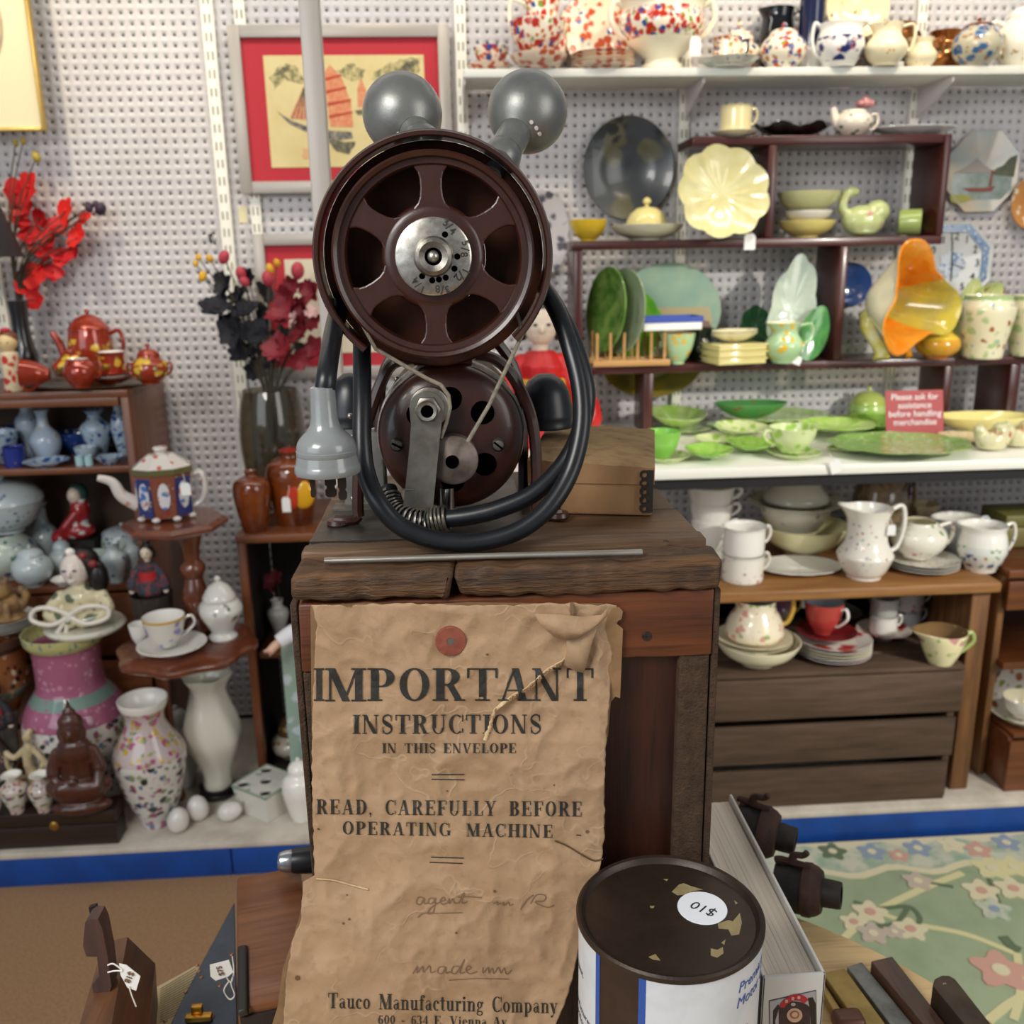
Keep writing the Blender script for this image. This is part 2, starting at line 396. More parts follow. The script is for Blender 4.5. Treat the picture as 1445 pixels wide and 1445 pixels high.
# left display cabinet
lc = thing('china_cabinet', 'brown wooden open china cabinet at left full of blue and white porcelain', 'cabinet', (-1.15, 2.36, .093))
LX = -.79+1.15
for nm, c, d, m in (('cabinet_top', (-.01, .15, 1.045), (.74, .30, .018), OAK), ('side_panel', (LX-.01, .15, .518), (.02, .30, 1.036), OAKV), ('side_panel', (-.36, .15, .518), (.02, .30, 1.036), OAKV),
                    ('shelf_board', (-.01, .155, .853), (.70, .27, .016), OAK), ('shelf_board', (-.01, .155, .545), (.70, .29, .018), OAK), ('back_panel', (0, .295, .52), (.70, .008, 1.03), plain('cab_back', '#4a3526', .7)),
                    ('drawer_front', (-.01, .012, .445), (.68, .018, .17), OAK), ('drawer_front', (-.01, .012, .26), (.68, .018, .17), OAK), ('base_rail', (-.01, .02, .08), (.68, .018, .15), OAK), ('front_rail', (-.01, .01, 1.026), (.69, .016, .02), OAK)):
    b = MB(); b.rbox(c, d, .002); b.build(nm, m, lc)
# low dark cabinet behind the box
lo = thing('dark_cabinet', 'low cabinet with thin brown frame and dark interior behind the old box', 'cabinet', (-.34, 2.30, .093))
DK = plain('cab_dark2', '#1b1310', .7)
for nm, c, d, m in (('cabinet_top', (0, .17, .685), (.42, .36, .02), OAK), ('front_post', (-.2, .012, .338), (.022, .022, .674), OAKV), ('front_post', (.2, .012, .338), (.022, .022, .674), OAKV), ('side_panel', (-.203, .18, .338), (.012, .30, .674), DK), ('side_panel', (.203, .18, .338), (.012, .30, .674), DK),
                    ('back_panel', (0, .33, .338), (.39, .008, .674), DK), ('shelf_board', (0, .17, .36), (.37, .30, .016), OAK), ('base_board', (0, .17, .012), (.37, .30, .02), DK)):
    b = MB(); b.rbox(c, d, .002); b.build(nm, m, lo)
# white post of a display frame
PX = aty(443, 100, 1.6).x
pz = MB(); pz.rbox((0, 0, 1.2), (.030, .030, 2.4), .003)
tag(pz.build('display_post', plain('post_white', '#b5aca2', .4), None, (PX, 1.6, 0)), 'slim pale square post rising in front of the junk picture', 'post')
# octagonal stand
SY = 2.17; SX = aty(270, 925, 2.15).x-.02
st = thing('tiered_stand', 'brown wooden two-tier stand with octagonal top and turned column', 'plant stand', (SX, SY, .093))
TW = plain('turned_wood', '#6e3a22', .25, c2='#54291a', sc=20, coat=.5)
b = MB(); b.lathe([(0, 0), (.112, 0), (.118, .005), (.118, .012), (.108, .020), (0, .020)], 8); o = b.build('octagonal_top', TW, st, (0.02, -.03, .765), (0, 0, .2), smooth=False)
b = MB(); b.lathe([(0, 0), (.15, 0), (.157, .005), (.157, .014), (.145, .022), (0, .022)], 64, rfun=lambda a, r, z: r*(1+.045*math.cos(8*a))); b.build('scalloped_tier', TW, st, (.02, -.04, .462))
b = MB(); b.lathe([(0, .483), (.03, .483), (.036, .49), (.03, .505), (.020, .52), (.026, .55), (.034, .575), (.026, .60), (.02, .62), (.03, .64), (.03, .65), (.018, .665), (.022, .70), (.03, .725), (.022, .75), (.03, .764), (0, .764)], 24); b.build('turned_column', TW, st, (.03, .035, 0))
b = MB(); b.lathe([(0, 0), (.016, 0), (.018, .01), (.011, .04), (.010, .30), (.014, .42), (.020, .461), (0, .461)], 20); b.build('stand_leg', TW, st, (-.748-SX, 2.247-SY, 0))
# green rug
RX0, RX1, RY0, RY1 = .30, 2.3, .85, 2.03
rug = thing('rug', 'pale green carved rug with floral cream border on the right floor', 'rug', (RX0, RY0, 0))
rp = plain('rug_green', '#9aa888', .95, c2='#8b9a7c', sc=9, bump=.5, bsc=600)
b = MB(); b.rbox(((RX1-RX0)/2, (RY1-RY0)/2, .006), (RX1-RX0, RY1-RY0, .012), .004); b.build('pile', rp, rug)
CRM = plain('rug_cream', '#cdc4a4', .95, bump=.4, sc=500); RG = plain('rug_darkgreen', '#5c6b52', .95); RPK = plain('rug_pink', '#bf9384', .95); RBL = plain('rug_blue', '#8391a2', .95); RYL = plain('rug_yellow', '#c9c295', .95)
def rl(px, py): p = atz(px, py, .012); return (p.x-RX0, min(p.y-RY0, RY1-RY0-.042))
RK = [0]
def rug_flat(name, pts, m, h=.003, z=.012):
    b = MB(); b.prism(pts, h+RK[0]*.00007, Matrix.Translation((0, 0, z-.0005))); RK[0] = (RK[0]+1) % 9; return b.build(name, m, rug, smooth=False)
def stroke(pts, w):
    P = catmull([(x, y, 0) for x, y in pts], 6); L = []; Rr = []
    for i, p in enumerate(P):
        t = (P[min(i+1, len(P)-1)]-P[max(i-1, 0)]).normalized(); n = Vector((-t.y, t.x, 0))*w/2
        L.append((p.x+n.x, p.y+n.y)); Rr.append((p.x-n.x, p.y-n.y))
    return L, Rr
def rug_line(pxs, w, m, name='vine'):
    L, Rr = stroke([rl(*q) for q in pxs], w); b = MB(); n = len(L)
    vs = [(x, y, .0118) for x, y in L+Rr] + [(x, y, .0134+RK[0]*.0001) for x, y in L+Rr]; RK[0] = (RK[0]+1) % 9
    fs = []
    for i in range(n-1): fs += [(2*n+i, 2*n+i+1, 3*n+i+1, 3*n+i)[::-1], (i, i+1, 2*n+i+1, 2*n+i), (n+i, 3*n+i, 3*n+i+1, n+i+1)]
    b.add(vs, fs); b.build(name, m, rug, smooth=False)
def rug_flower(px, py, r, m, m2, k=5):
    x, y = rl(px, py); pts = [(x+r*(1+.22*math.cos(k*a))*math.cos(a), y+r*(1+.22*math.cos(k*a))*math.sin(a)) for a in [2*PI*i/30 for i in range(30)]]
    o = rug_flat('flower', pts, m); b = MB(); b.prism([(x+r*.35*math.cos(a), y+r*.35*math.sin(a)) for a in [2*PI*i/12 for i in range(12)]], .002, Matrix.Translation((0, 0, .0139))); b.build('flower_centre', m2, o, smooth=False)
w_, d_ = RX1-RX0, RY1-RY0
top = [(0, d_-.005)]+[(w_, d_-.005)]; edge = [(w_*(1-i/60), d_-.135-.014*math.sin(i*1.1)) for i in range(61)]
b = MB(); n = len(edge); vs = [(x, y, .0118) for x, y in edge]+[(x, d_-.004, .0118) for x, y in edge]+[(x, y, .0135) for x, y in edge]+[(x, d_-.004, .0135) for x, y in edge]
b.add(vs, [(2*n+i, 3*n+i, 3*n+i+1, 2*n+i+1) for i in range(n-1)]+[(i, 2*n+i, 2*n+i+1, i+1) for i in range(n-1)]); b.build('border_band', CRM, rug, smooth=False)
L = [(x, y+.012) for x, y in edge]; b = MB(); b.add([(x, y+.02, .0137) for x, y in edge]+[(x, y+.11, .0137) for x, y in edge], [(i, n+i, n+i+1, i+1) for i in range(n-1)]); b.build('border_field', plain('rug_palegrey', '#b9b9a6', .95, c2='#8ba08c', sc=16, lo=.45, hi=.6), rug, smooth=False)
for q in (([1180, 1198], [1240, 1196], [1300, 1190], [1360, 1188]), ([1360, 1190], [1400, 1184], [1440, 1187])): rug_line(q, .012, RG)
for px, py, r, m in ((1230, 1203, .03, RBL), (1295, 1198, .03, RBL), (1268, 1208, .022, RPK), (1380, 1200, .03, RPK), (1420, 1190, .03, RBL), (1170, 1195, .03, RG), (1340, 1190, .03, CRM)): rug_flower(px, py, r, m, CRM)
for q, w, m in ((((1190, 1325), (1230, 1290), (1300, 1255), (1358, 1232)), .017, RYL), (((1220, 1280), (1280, 1302), (1360, 1318), (1430, 1345)), .014, RYL), (((1390, 1445), (1420, 1420), (1445, 1405)), .018, RYL), (((1435, 1345), (1440, 1400), (1430, 1440)), .016, RYL),
              (((1205, 1273), (1240, 1282), (1282, 1280), (1298, 1296), (1293, 1308)), .011, RG), (((1218, 1306), (1262, 1304), (1282, 1280)), .011, RG), (((1310, 1246), (1345, 1252)), .009, RG), (((1395, 1240), (1405, 1262), (1412, 1280)), .009, RG), (((1415, 1322), (1428, 1336), (1440, 1342)), .022, RG)):
    rug_line(q, w, m)
for px, py, r, m, m2 in ((1228, 1288, .034, CRM, RPK), (1205, 1302, .026, CRM, RPK), (1285, 1312, .032, CRM, RPK), (1232, 1318, .03, plain('rug_mauve', '#b3a696', .95), CRM), (1262, 1316, .02, plain('rug_mauve', '#b3a696', .95), CRM), (1295, 1244, .03, plain('rug_mauve', '#b3a696', .95), CRM), (1385, 1258, .036, CRM, RPK), (1430, 1255, .036, CRM, RPK), (1403, 1284, .034, plain('rug_palegrey', '#b9b9a6', .95), RBL), (1412, 1370, .05, RPK, CRM), (1400, 1226, .04, RYL, CRM), (1430, 1224, .036, RYL, CRM)):
    rug_flower(px, py, r, m, m2, 5)
# ================================================================== POTTERY TOOLS
PR = {
 'cup': [(0, 0), (.42, 0), (.46, .04), (.5, .09), (.78, .36), (.93, .7), (1, 1)],
 'mug': [(0, 0), (.86, 0), (.92, .05), (.93, .5), (.93, .92), (1, 1)],
 'bowl': [(0, 0), (.4, 0), (.42, .1), (.5, .14), (.78, .42), (.93, .74), (1, 1)],
 'foot': [(0, 0), (.5, 0), (.52, .08), (.4, .16), (.45, .22), (.85, .45), (1, .66), (.93, .86), (1, 1)],
 'plate': [(0, 0), (.5, 0), (.54, .16), (.68, .3), (1, 1)],
 'deep': [(0, 0), (.45, 0), (.5, .15), (.75, .5), (.8, .8), (1, 1)],
 'vase': [(0, 0), (.5, 0), (.52, .04), (.55, .1), (.8, .32), (1, .56), (.94, .68), (.6, .78), (.46, .85), (.48, .92), (.68, .98), (.74, 1)],
 'baluster': [(0, 0), (.55, 0), (.56, .03), (.52, .08), (.62, .2), (.88, .42), (1, .58), (.92, .7), (.55, .8), (.5, .9), (.6, 1)],
 'bottle': [(0, 0), (.6, 0), (.65, .03), (.9, .2), (1, .36), (.85, .52), (.45, .66), (.34, .78), (.36, .92), (.5, 1)],
 'ginger': [(0, 0), (.55, 0), (.58, .03), (.72, .18), (.96, .5), (1, .66), (.9, .82), (.62, .92), (.58, 1)],
 'round': [(0, 0), (.5, 0), (.54, .05), (.85, .25), (1, .5), (.92, .75), (.65, .93), (.6, 1)],
 'jug': [(0, 0), (.55, 0), (.58, .04), (.85, .2), (1, .38), (.95, .52), (.68, .72), (.66, .84), (.76, 1)],
 'jugw': [(0, 0), (.62, 0), (.65, .04), (.92, .3), (1, .5), (.92, .75), (.86, .88), (.92, 1)],
 'tank': [(0, 0), (.8, 0), (.85, .04), (.95, .3), (1, .6), (.96, .85), (.9, 1)],
 'waist': [(0, 0), (.55, 0), (.57, .03), (.75, .12), (1, .27), (.98, .36), (.8, .47), (.68, .6), (.68, .8), (.8, 1)],
 'urn': [(0, 0), (.78, 0), (.8, .04), (.72, .08), (.86, .4), (1, .72), (.98, .86), (.84, .93), (.86, 1)],
 'pink': [(0, 0), (.6, 0), (.62, .03), (.7, .12), (.93, .34), (1, .48), (.94, .6), (.7, .69), (.58, .74), (.58, .88), (.62, .92), (.76, .96), (.78, 1)],
 'fvase': [(0, 0), (.5, 0), (.52, .03), (.56, .07), (.85, .3), (1, .52), (.97, .62), (.72, .76), (.55, .83), (.5, .9), (.62, .97), (.66, 1)],
 'lid': [(1, 0), (1, .14), (.9, .3), (.6, .75), (.2, .98), (0, 1)],
 'flatlid': [(1, 0), (1, .3), (.8, .6), (.3, .9), (0, 1)],
 'dome': [(1, 0), (.97, .25), (.8, .6), (.5, .88), (0, 1)],
 'cyl': [(0, 0), (.97, 0), (1, .02), (1, .98), (.98, 1)],
}
WG = glaze('white_glaze', '#efece4')
CG = glaze('cream_glaze', '#ece3c4')
NOHOLE = None
def prof_r(prof, f):
    for (r0, z0), (r1, z1) in zip(prof, prof[1:]):
        if z0 <= f <= z1 and z1 > z0: return r0+(r1-r0)*(f-z0)/(z1-z0)
    return prof[-1][0]
def shell_mb(prof, R, H, t, lip=None, rfun=None, n=32, bands=None, inner=True, closed=False, ni=0):
    """smooth lathe with wall thickness; bands = z fractions where the material slot steps up; slot of inside = ni"""
    q = [Vector((r*R, z*H, 0)) for r, z in prof]
    out = [(q[0].x, q[0].y)]
    if len(prof) > 4:
        c = catmull(q[1:], 3); out += [(max(p.x, 0), max(p.y, 0)) for p in c]
    else: out += [(p.x, p.y) for p in q[1:]]
    k = len(out)
    if inner and not closed:
        ins = [(max(r-t, .0005), max(z, t*1.3)) for r, z in out[1:] if z > t*1.2][::-1]
        out = out + [(out[-1][0]-t*.5, out[-1][1]+t*.25)] + ins + [(0, t*1.3)]
    if closed: out = out + [(0, out[-1][1])]
    rf = rfun
    if lip is not None:
        ad, amt, z0 = rad(lip[0]), lip[1], (lip[2] if len(lip) > 2 else .7)
        def rf(a, r, z, base=rfun):
            rr = base(a, r, z) if base else r
            u = max(0, (z/H-z0)/(1-z0)); w = max(0, math.cos(a-ad))**6
            return rr*(1+amt*u*u*w) - .12*rr*u*u*(1-w)*0
    b = MB(); b.lathe(out, n, None, rf)
    per = [len(f) for f in b.f]
    if bands or ni:
        nm = []
        for f in b.f:
            zc = sum(b.v[i][2] for i in f)/len(f)/H
            nm.append(sum(zc > x for x in (bands or ())))
        # inside faces
        if ni:
            cnt = 0; idx = 0
            for A, B in zip(out, out[1:]):
                m = n
                for _ in range(m):
                    if idx < len(nm) and cnt >= k: nm[idx] = ni
                    idx += 1
                cnt += 1
        b.m = nm
    if lip is not None and len(lip) > 3:      # raise the lip
        for i, (x, y, z) in enumerate(b.v):
            u = max(0, (z/H-z0)/(1-z0)); rr = math.hypot(x, y)
            if u > 0 and rr > 1e-5: b.v[i] = (x, y, z+lip[3]*H*u*u*max(0, (x*math.cos(ad)+y*math.sin(ad))/rr)**4)
    return b
def handle_mb(r1, z1, r2, z2, out, th, side, flat=.8):
    d = Vector((math.cos(rad(side)), math.sin(rad(side)), 0)); Z = Vector((0, 0, 1))
    P = [d*r1+Z*z1, d*(max(r1, r2)+out*.75)+Z*(z1+abs(z1-z2)*.12), d*(max(r1, r2)+out)+Z*(z1*.62+z2*.38), d*(r2+out*.6)+Z*(z2+(z1-z2)*.12), d*r2+Z*z2]
    b = MB(); b.tube(catmull(P, 6), th, 8, True, flat); return b
def spot_at(px, py, Y=None, z=None):
    if Y is not None:
        P = aty(px, py, Y)
        return Vector((P.x, Y, P.z if z is None else z)), mpp(Vector((P.x, Y, P.z if z is None else z)))
    P = atz(px, py, z); return P, mpp(P)
def pot(name, label, cat, px, py, w, h, prof, m, Y=None, z=None, group=None, lip=None, handles=(), spout=None, lid=None, bands=None, inner=None, rfun=None, rz=0, closed=False, n=32, hm=None, tagc=None, twotone=None):
    P, s = spot_at(px, py, Y, z); R = w*s/2; H = h*s*1.02
    if Y is None: P = P + Vector((0, R*.6, 0))
    prof = PR[prof] if isinstance(prof, str) else prof
    mats = list(m) if isinstance(m, (list, tuple)) else [m]; ni = 0
    if inner is not None: mats = mats+[inner]; ni = len(mats)-1
    t = min(.003, R*.09)
    rf = (lambda a, r, zz: rfun(a, r, zz/H)) if rfun else None
    b = shell_mb(prof, R, H, t, lip, rf, n, bands, True, closed, ni)
    if not handles and not spout and not lid:
        o = b.build(name, mats); o.location = P; o.rotation_euler = (0, 0, rad(rz)); tag(o, label, cat, group); return o
    e = thing(name, label, cat, P, rad(rz), group)
    b.build('body', mats, e)
    hmt = hm or mats[0]
    for hd in handles:
        side, f1, f2, out = hd[:4]; th = (hd[4] if len(hd) > 4 else .09)*R
        handle_mb(prof_r(prof, f1)*R*.96, f1*H, prof_r(prof, f2)*R*.96, f2*H, out*R, th, side).build('handle', hmt, e)
    if spout:
        side, f0, f1, out, r0, r1 = spout; d = Vector((math.cos(rad(side)), math.sin(rad(side)), 0)); Z = Vector((0, 0, 1))
        ra = prof_r(prof, f0)*R*.8
        C = catmull([d*ra+Z*f0*H, d*(ra+out*R*.45)+Z*(f0*.75+f1*.25)*H, d*(ra+out*R*.72)+Z*(f0*.3+f1*.7)*H, d*(ra+out*R)+Z*f1*H], 5)
        sb = MB(); sb.tube(C, [r0*R+(r1-r0)*R*(i/(len(C)-1))**.7 for i in range(len(C))], 12); sb.build('spout', hmt, e)
    if lid:
        lp, lh, lm, kr = lid[:4]; lr = (lid[4] if len(lid) > 4 else 1.03)*prof_r(prof, 1)*R; lH = lh*H
        lb = MB(); lb.lathe([(0, .0005)]+[(r*lr, zz*lH) for r, zz in PR[lp]], n)
        l = lb.build('lid', lm, e, (0, 0, H+.0003))
        kb = MB(); kb.lathe([(0, 0), (.5*kr*R, 0), (.45*kr*R, .3*kr*R), (kr*R, .9*kr*R), (.9*kr*R, 1.5*kr*R), (.4*kr*R, 1.9*kr*R), (0, 2*kr*R)], 14)
        kb.build('knob', lm, l, (0, 0, lH*.97))
    return e
def plates(name, label, px, py, w, n, m, Y=None, z=None, group=None, dz=.006, h=.014, cat='plate', rims=None, prof='plate', pos=None):
    """a pile: every plate its own thing"""
    P, s = spot_at(px, py, Y, z); R = w*s/2; lst = []
    if Y is None: P = P + Vector((0, R*.6, 0))
    b = shell_mb(PR[prof], R, h, .002)
    me = b.mesh(name, m if not isinstance(m, list) else m[0])
    for k in range(n):
        o = bpy.data.objects.new(name, me); COL.objects.link(o); o.location = P+Vector((0, 0, k*dz))
        lb = label if n == 1 else label.replace('#', ('bottom', 'second', 'third', 'fourth', 'top')[k] if k < n-1 else 'top')
        tag(o, lb, cat, group); lst.append(o)
        if isinstance(m, list) and k < len(m):
            o.material_slots[0].link = 'OBJECT'; o.material_slots[0].material = m[k]
    return P, (n-1)*dz+h
def wall_plate(name, label, cat, px, py, w, h, m, Y, prof='plate', lean=0, depth=.16, n=48, rfun=None, yaw=0, rollz=0, rim=None, rest=None):
    """plate standing or hanging upright, its face to the room; px,py = its middle"""
    P, s = spot_at(px, py, Y); R = w*s/2; k = h/w
    b = MB(); q = PR[prof] if isinstance(prof, str) else prof
    out = [(r*R, z*R*depth) for r, z in q]; out += [(r-.0012 if r > .002 else 0, z+.0025) for r, z in out[::-1]]
    b.lathe(out, n, None, rfun)
    M = Matrix.Rotation(rad(yaw), 4, 'Z') @ Matrix.Rotation(rad(lean), 4, 'X') @ FACE @ Matrix.Rotation(rad(rollz), 4, 'Z') @ Matrix.Diagonal((1, k, 1, 1))
    b.v = [tuple(M @ Vector(v)) for v in b.v]
    if rest is not None: P.z = rest+.0006-min(v[2] for v in b.v)
    o = b.build(name, m); o.location = P; return tag(o, label, cat)
def price_tag(label, px, py, Y, w, h, hang_px, hang_py, rot=0):
    P = aty(px, py, Y); s = mpp(P); t = thing('price_tag', label, 'tag', P)
    b = MB(); a, c = w*s/2, h*s/2; b.prism([(-a, -c), (a, -c), (a, c*.6), (a*.6, c), (-a*.6, c), (-a, c*.6)], .0008, facing(0, 0, 0, rad(rot))); b.build('card', TAGW, t, smooth=False)
    Q = aty(hang_px, hang_py, Y)-P; b = MB(); b.tube([(0, -.0005, c*.8), Q*.5+Vector((.002, -.002, 0)), Q], .0007, 5); b.build('string', STRING, t)
    return t
def leaf_mb(rx, ry, depth, lobes=5, amp=.08, point=.0, t=.003, na=72, nr=8, fold=0, wav=0):
    """dish whose outline is lobed; opens to local +z, tip to +y; slot 1 = underside"""
    b = MB(); vs = []
    def out(a):
        r = 1+amp*(abs(math.cos(lobes*a/2))-.5)*2
        if point: r *= 1+point*max(0, math.cos(a-PI/2))**8
        return r
    for lay in (0, 1):
        for i in range(nr+1):
            f = i/nr
            for j in range(na):
                a = 2*PI*j/na; r = f*out(a); x = rx*r*math.cos(a); y = ry*r*math.sin(a)
                z = depth*f**2.2 + wav*f*f*math.cos(lobes*a) + fold*abs(x)/rx - lay*t*(1 if i < nr else .6)
                z += .0012*f*math.cos(lobes*2*a)*(1-f)*2
                vs.append((x, y, z))
    N1 = (nr+1)*na; fs = []
    for lay in (0, 1):
        for i in range(nr):
            for j in range(na):
                k = (j+1) % na; q = [lay*N1+i*na+j, lay*N1+i*na+k, lay*N1+(i+1)*na+k, lay*N1+(i+1)*na+j]
                fs.append(tuple(q[::-1]) if lay == 0 else tuple(q))
    for j in range(na):
        k = (j+1) % na; fs.append((nr*na+j, nr*na+k, N1+nr*na+k, N1+nr*na+j)[::-1])
    b.add(vs, [f[::-1] for f in fs]); b.m = [0]*(nr*na)+[1]*(nr*na)+[0]*na; return b
def leaf(name, label, cat, px, py, w, h, m, Y=None, z=None, stand=None, depth=.25, m2=None, group=None, rot=0, yaw=0, rest=None, **k):
    """flat (stand=None) with h = seen depth, or upright leaning back by 'stand' degrees; px,py = middle"""
    P, s = spot_at(px, py, Y, z)
    if stand is None:
        v = (P-EYE).normalized(); sn = abs(v.z); rx = w*s/2; ry = min(h*s/2/max(sn, .15), rx*1.6) if Y is None else rx*.62
        b = leaf_mb(rx, ry, depth*min(rx, ry), **k); M = Matrix.Rotation(rad(rot), 4, 'Z')
        zmin = min(v[2] for v in b.v); P = Vector((P.x, P.y, z-zmin))
    else:
        rx, ry = w*s/2, h*s/2; b = leaf_mb(rx, ry, depth*min(rx, ry), **k)
        M = Matrix.Rotation(rad(yaw), 4, 'Z') @ Matrix.Rotation(rad(-stand), 4, 'X') @ FACE @ Matrix.Rotation(rad(rot), 4, 'Z')
    b.v = [tuple(M @ Vector(v)) for v in b.v]
    if rest is not None: P.z = rest+.0006-min(v[2] for v in b.v)
    o = b.build(name, [m, m2 or m]); o.location = P; return tag(o, label, cat, group)
def blob(name, prims, m, parent=None, vox=.004, sm=4, loc=None):
    """one continuous body from overlapping shapes: ('b',c,r[,rot]) ellipsoid, ('t',points,radii) limb"""
    b = MB()
    for p in prims:
        if p[0] == 'b': b.ball(p[1], p[2], 14, 9, Matrix.Rotation(rad(p[4]), 3, p[3]) if len(p) > 3 else None)
        elif p[0] == 't': 
            pts, rr = p[1], p[2]; b.tube(pts, rr, 10)
            b.ball(pts[0], rr[0] if isinstance(rr, (list, tuple)) else rr, 10, 6); b.ball(pts[-1], rr[-1] if isinstance(rr, (list, tuple)) else rr, 10, 6)
        elif p[0] == 'l': b.lathe(p[1], 18, Matrix.Translation(Vector(p[2])))
    o = b.build(name, m, parent, loc)
    r = o.modifiers.new('skin', 'REMESH'); r.mode = 'VOXEL'; r.voxel_size = vox; r.use_smooth_shade = True
    s_ = o.modifiers.new('smooth', 'SMOOTH'); s_.iterations = sm; s_.factor = .5
    return o
# ================================================================== RIGHT SIDE CHINA
T0 = 1.8812
REDF = glaze('red_floral', '#f3e8d2', [('#cf6a2c', 70, .40, .62), ('#b92f1c', 44, .50, .68), ('#2f4c98', 36, .32, .46), ('#7c982c', 40, .28, .46)])
REDF2 = glaze('red_floral_rim', '#f0dcc4', [('#c4583a', 50, .48, .7)])
PCREAM = glaze('plain_cream', '#f4ecd2')
IMARI = glaze('imari_bits', '#efe3c8', [('#b9541f', 56, .42, .6), ('#2a3a86', 48, .36, .5), ('#a8912c', 60, .3, .45)])
BWRIM = glaze('pale_blue_rim', '#dfe0d8', [('#8fa4b8', 60, .3, .5)])
NAVY = glaze('navy_glaze', '#1a2140', rough=.08)
BLKG = glaze('black_glaze', '#0f1116', rough=.08)
LUST = plain('copper_lustre', '#8a4d1f', .18, .75, c2='#b0712a', sc=40, coat=.4)
LUSTD = plain('dark_lustre', '#4a3417', .22, .6, c2='#a7752b', sc=60, coat=.4)
CREAMP2 = glaze('cream_gold', '#f1e4c0', [('#b07a2c', 80, .22, .4)])
S1 = 'red and cream china at the left of the high shelf'
pot('saucer', 'small pink-edged saucer at the left end of the high white shelf', 'saucer', 691, 92, 66, 9, 'plate', REDF2, Y=2.535, z=T0)
pot('sugar_bowl', 'small red floral bowl on the leftmost saucer of the high shelf', 'bowl', 693, 85, 50, 26, 'bowl', REDF, Y=2.535, z=T0+.010, inner=WG)
pot('saucer', 'deep cream saucer under the larger red floral cup on the high shelf', 'saucer', 760, 92, 80, 17, 'bowl', [REDF2], Y=2.535, z=T0)
pot('teacup', 'larger red floral cup standing in a deep cream saucer on the high shelf', 'cup', 759, 80, 78, 44, 'cup', REDF, Y=2.535, z=T0+.026, inner=WG, lid=None)
pot('cream_jug', 'red floral jug with looped cream handle behind the cups on the high shelf', 'jug', 778, 60, 74, 108, 'jug', REDF, Y=2.62, z=T0, handles=((185, .93, .5, .42, .11),), hm=PCREAM)
wall_plate('plate', 'tall cream plate with red flowers standing at the back of the high shelf', 'plate', 832, 42, 128, 112, glaze('cream_back_plate', '#f2e7c6', [('#c85a30', 40, .44, .5)]), 2.645, lean=-8)
wall_plate('plate', 'smaller cream arched plate with red floral middle leaning on the high shelf', 'plate', 843, 52, 92, 92, glaze('cream_mid_plate', '#f3e8cb', [('#c8562c', 44, .48, .7), ('#3c57a0', 40, .3, .42)]), 2.60, lean=-10)
plates('saucer', '# saucer of the orange-edged pile below the arched plate', 851, 92, 90, 4, [REDF2, PCREAM, REDF2, REDF2], Y=2.53, z=T0, dz=.0085, group='pile of orange-edged saucers', cat='saucer')
pot('footed_tureen', 'large two-handled cream footed tureen with red floral band', 'tureen', 934, 92, 128, 96, 'foot', [PCREAM, REDF, PCREAM], Y=2.55, z=T0, bands=(.48, .84), handles=((0, .95, .5, .3, .09), (180, .95, .5, .3, .09)), lid=('lid', .35, REDF, .13), hm=PCREAM)
price_tag('white price tag hanging from the large red floral tureen', 981, 65, 2.49, 16, 26, 990, 40)
pot('plate', 'pale blue-edged oblong plate beside the footed tureen', 'plate', 1028, 92, 84, 10, 'plate', BWRIM, Y=2.52, z=T0)
pot('mug', 'little mug with navy handle on the pale blue-edged plate', 'mug', 1026, 84, 42, 30, 'mug', IMARI, Y=2.525, z=T0+.013, handles=((0, .85, .25, .5, .12),), hm=NAVY, inner=WG)
pot('sugar_pot', 'orange and blue patterned lidded pot behind the little mug', 'pot', 1050, 80, 66, 44, 'round', IMARI, Y=2.60, z=T0, lid=('dome', .4, IMARI, .14))
pot('ginger_jar', 'round cream jar with blue and red flowers below the black jug', 'jar', 1104, 92, 64, 46, 'round', glaze('imari_jar', '#efe6cf', [('#2c459c', 48, .4, .55), ('#c24d28', 54, .4, .55), ('#95993a', 50, .3, .4)]), Y=2.54, z=T0, lid=('dome', .14, glaze('imari_jar', ''), .12, .98))
pot('black_jug', 'small shiny black jug at the back of the high shelf', 'jug', 1100, 55, 50, 86, 'jugw', BLKG, Y=2.63, z=T0, handles=((0, .9, .4, .4),), lip=(180, .25, .8))
pot('tall_vase', 'tall navy vase with pale foot behind the cream jugs', 'vase', 1152, 60, 40, 122, 'cyl', [WG, NAVY], Y=2.635, z=T0, bands=(.3,))
pot('lustre_jug', 'dark lustre jug with black collar beside the navy-panelled jug', 'jug', 1164, 90, 52, 52, 'jugw', [LUSTD, BLKG], Y=2.57, z=T0, bands=(.7,), handles=((30, .9, .35, .35),))
wall_plate('plate', 'scalloped cream plate with brown sprig standing behind the cream jugs', 'plate', 1210, 28, 90, 84, glaze('brown_sprig', '#ecd9ae', [('#8a5a2c', 44, .26, .36)]), 2.65, lean=-8)
pot('cream_jug', 'small white jug with navy panel and white handle on the left', 'jug', 1197, 91, 66, 54, 'jugw', [WG, glaze('navy_panel', '#e6e4df', [('#1d2a66', 34, .52, .62), ('#c55a3c', 70, .26, .35)]), WG], Y=2.53, z=T0, bands=(.12, .68), handles=((175, .95, .25, .32),), lip=(0, .25, .75))
pot('cream_jug', 'plain cream jug with gilt line and handle on the right', 'jug', 1240, 91, 62, 56, 'jug', CREAMP2, Y=2.535, z=T0, handles=((0, .93, .35, .45),), lip=(180, .25, .75))
pot('lustre_bowl', 'large two-handled copper lustre bowl at the back of the high shelf', 'bowl', 1272, 60, 80, 76, 'jugw', LUST, Y=2.575, z=T0, handles=((180, .8, .3, .3), (0, .8, .3, .3)))
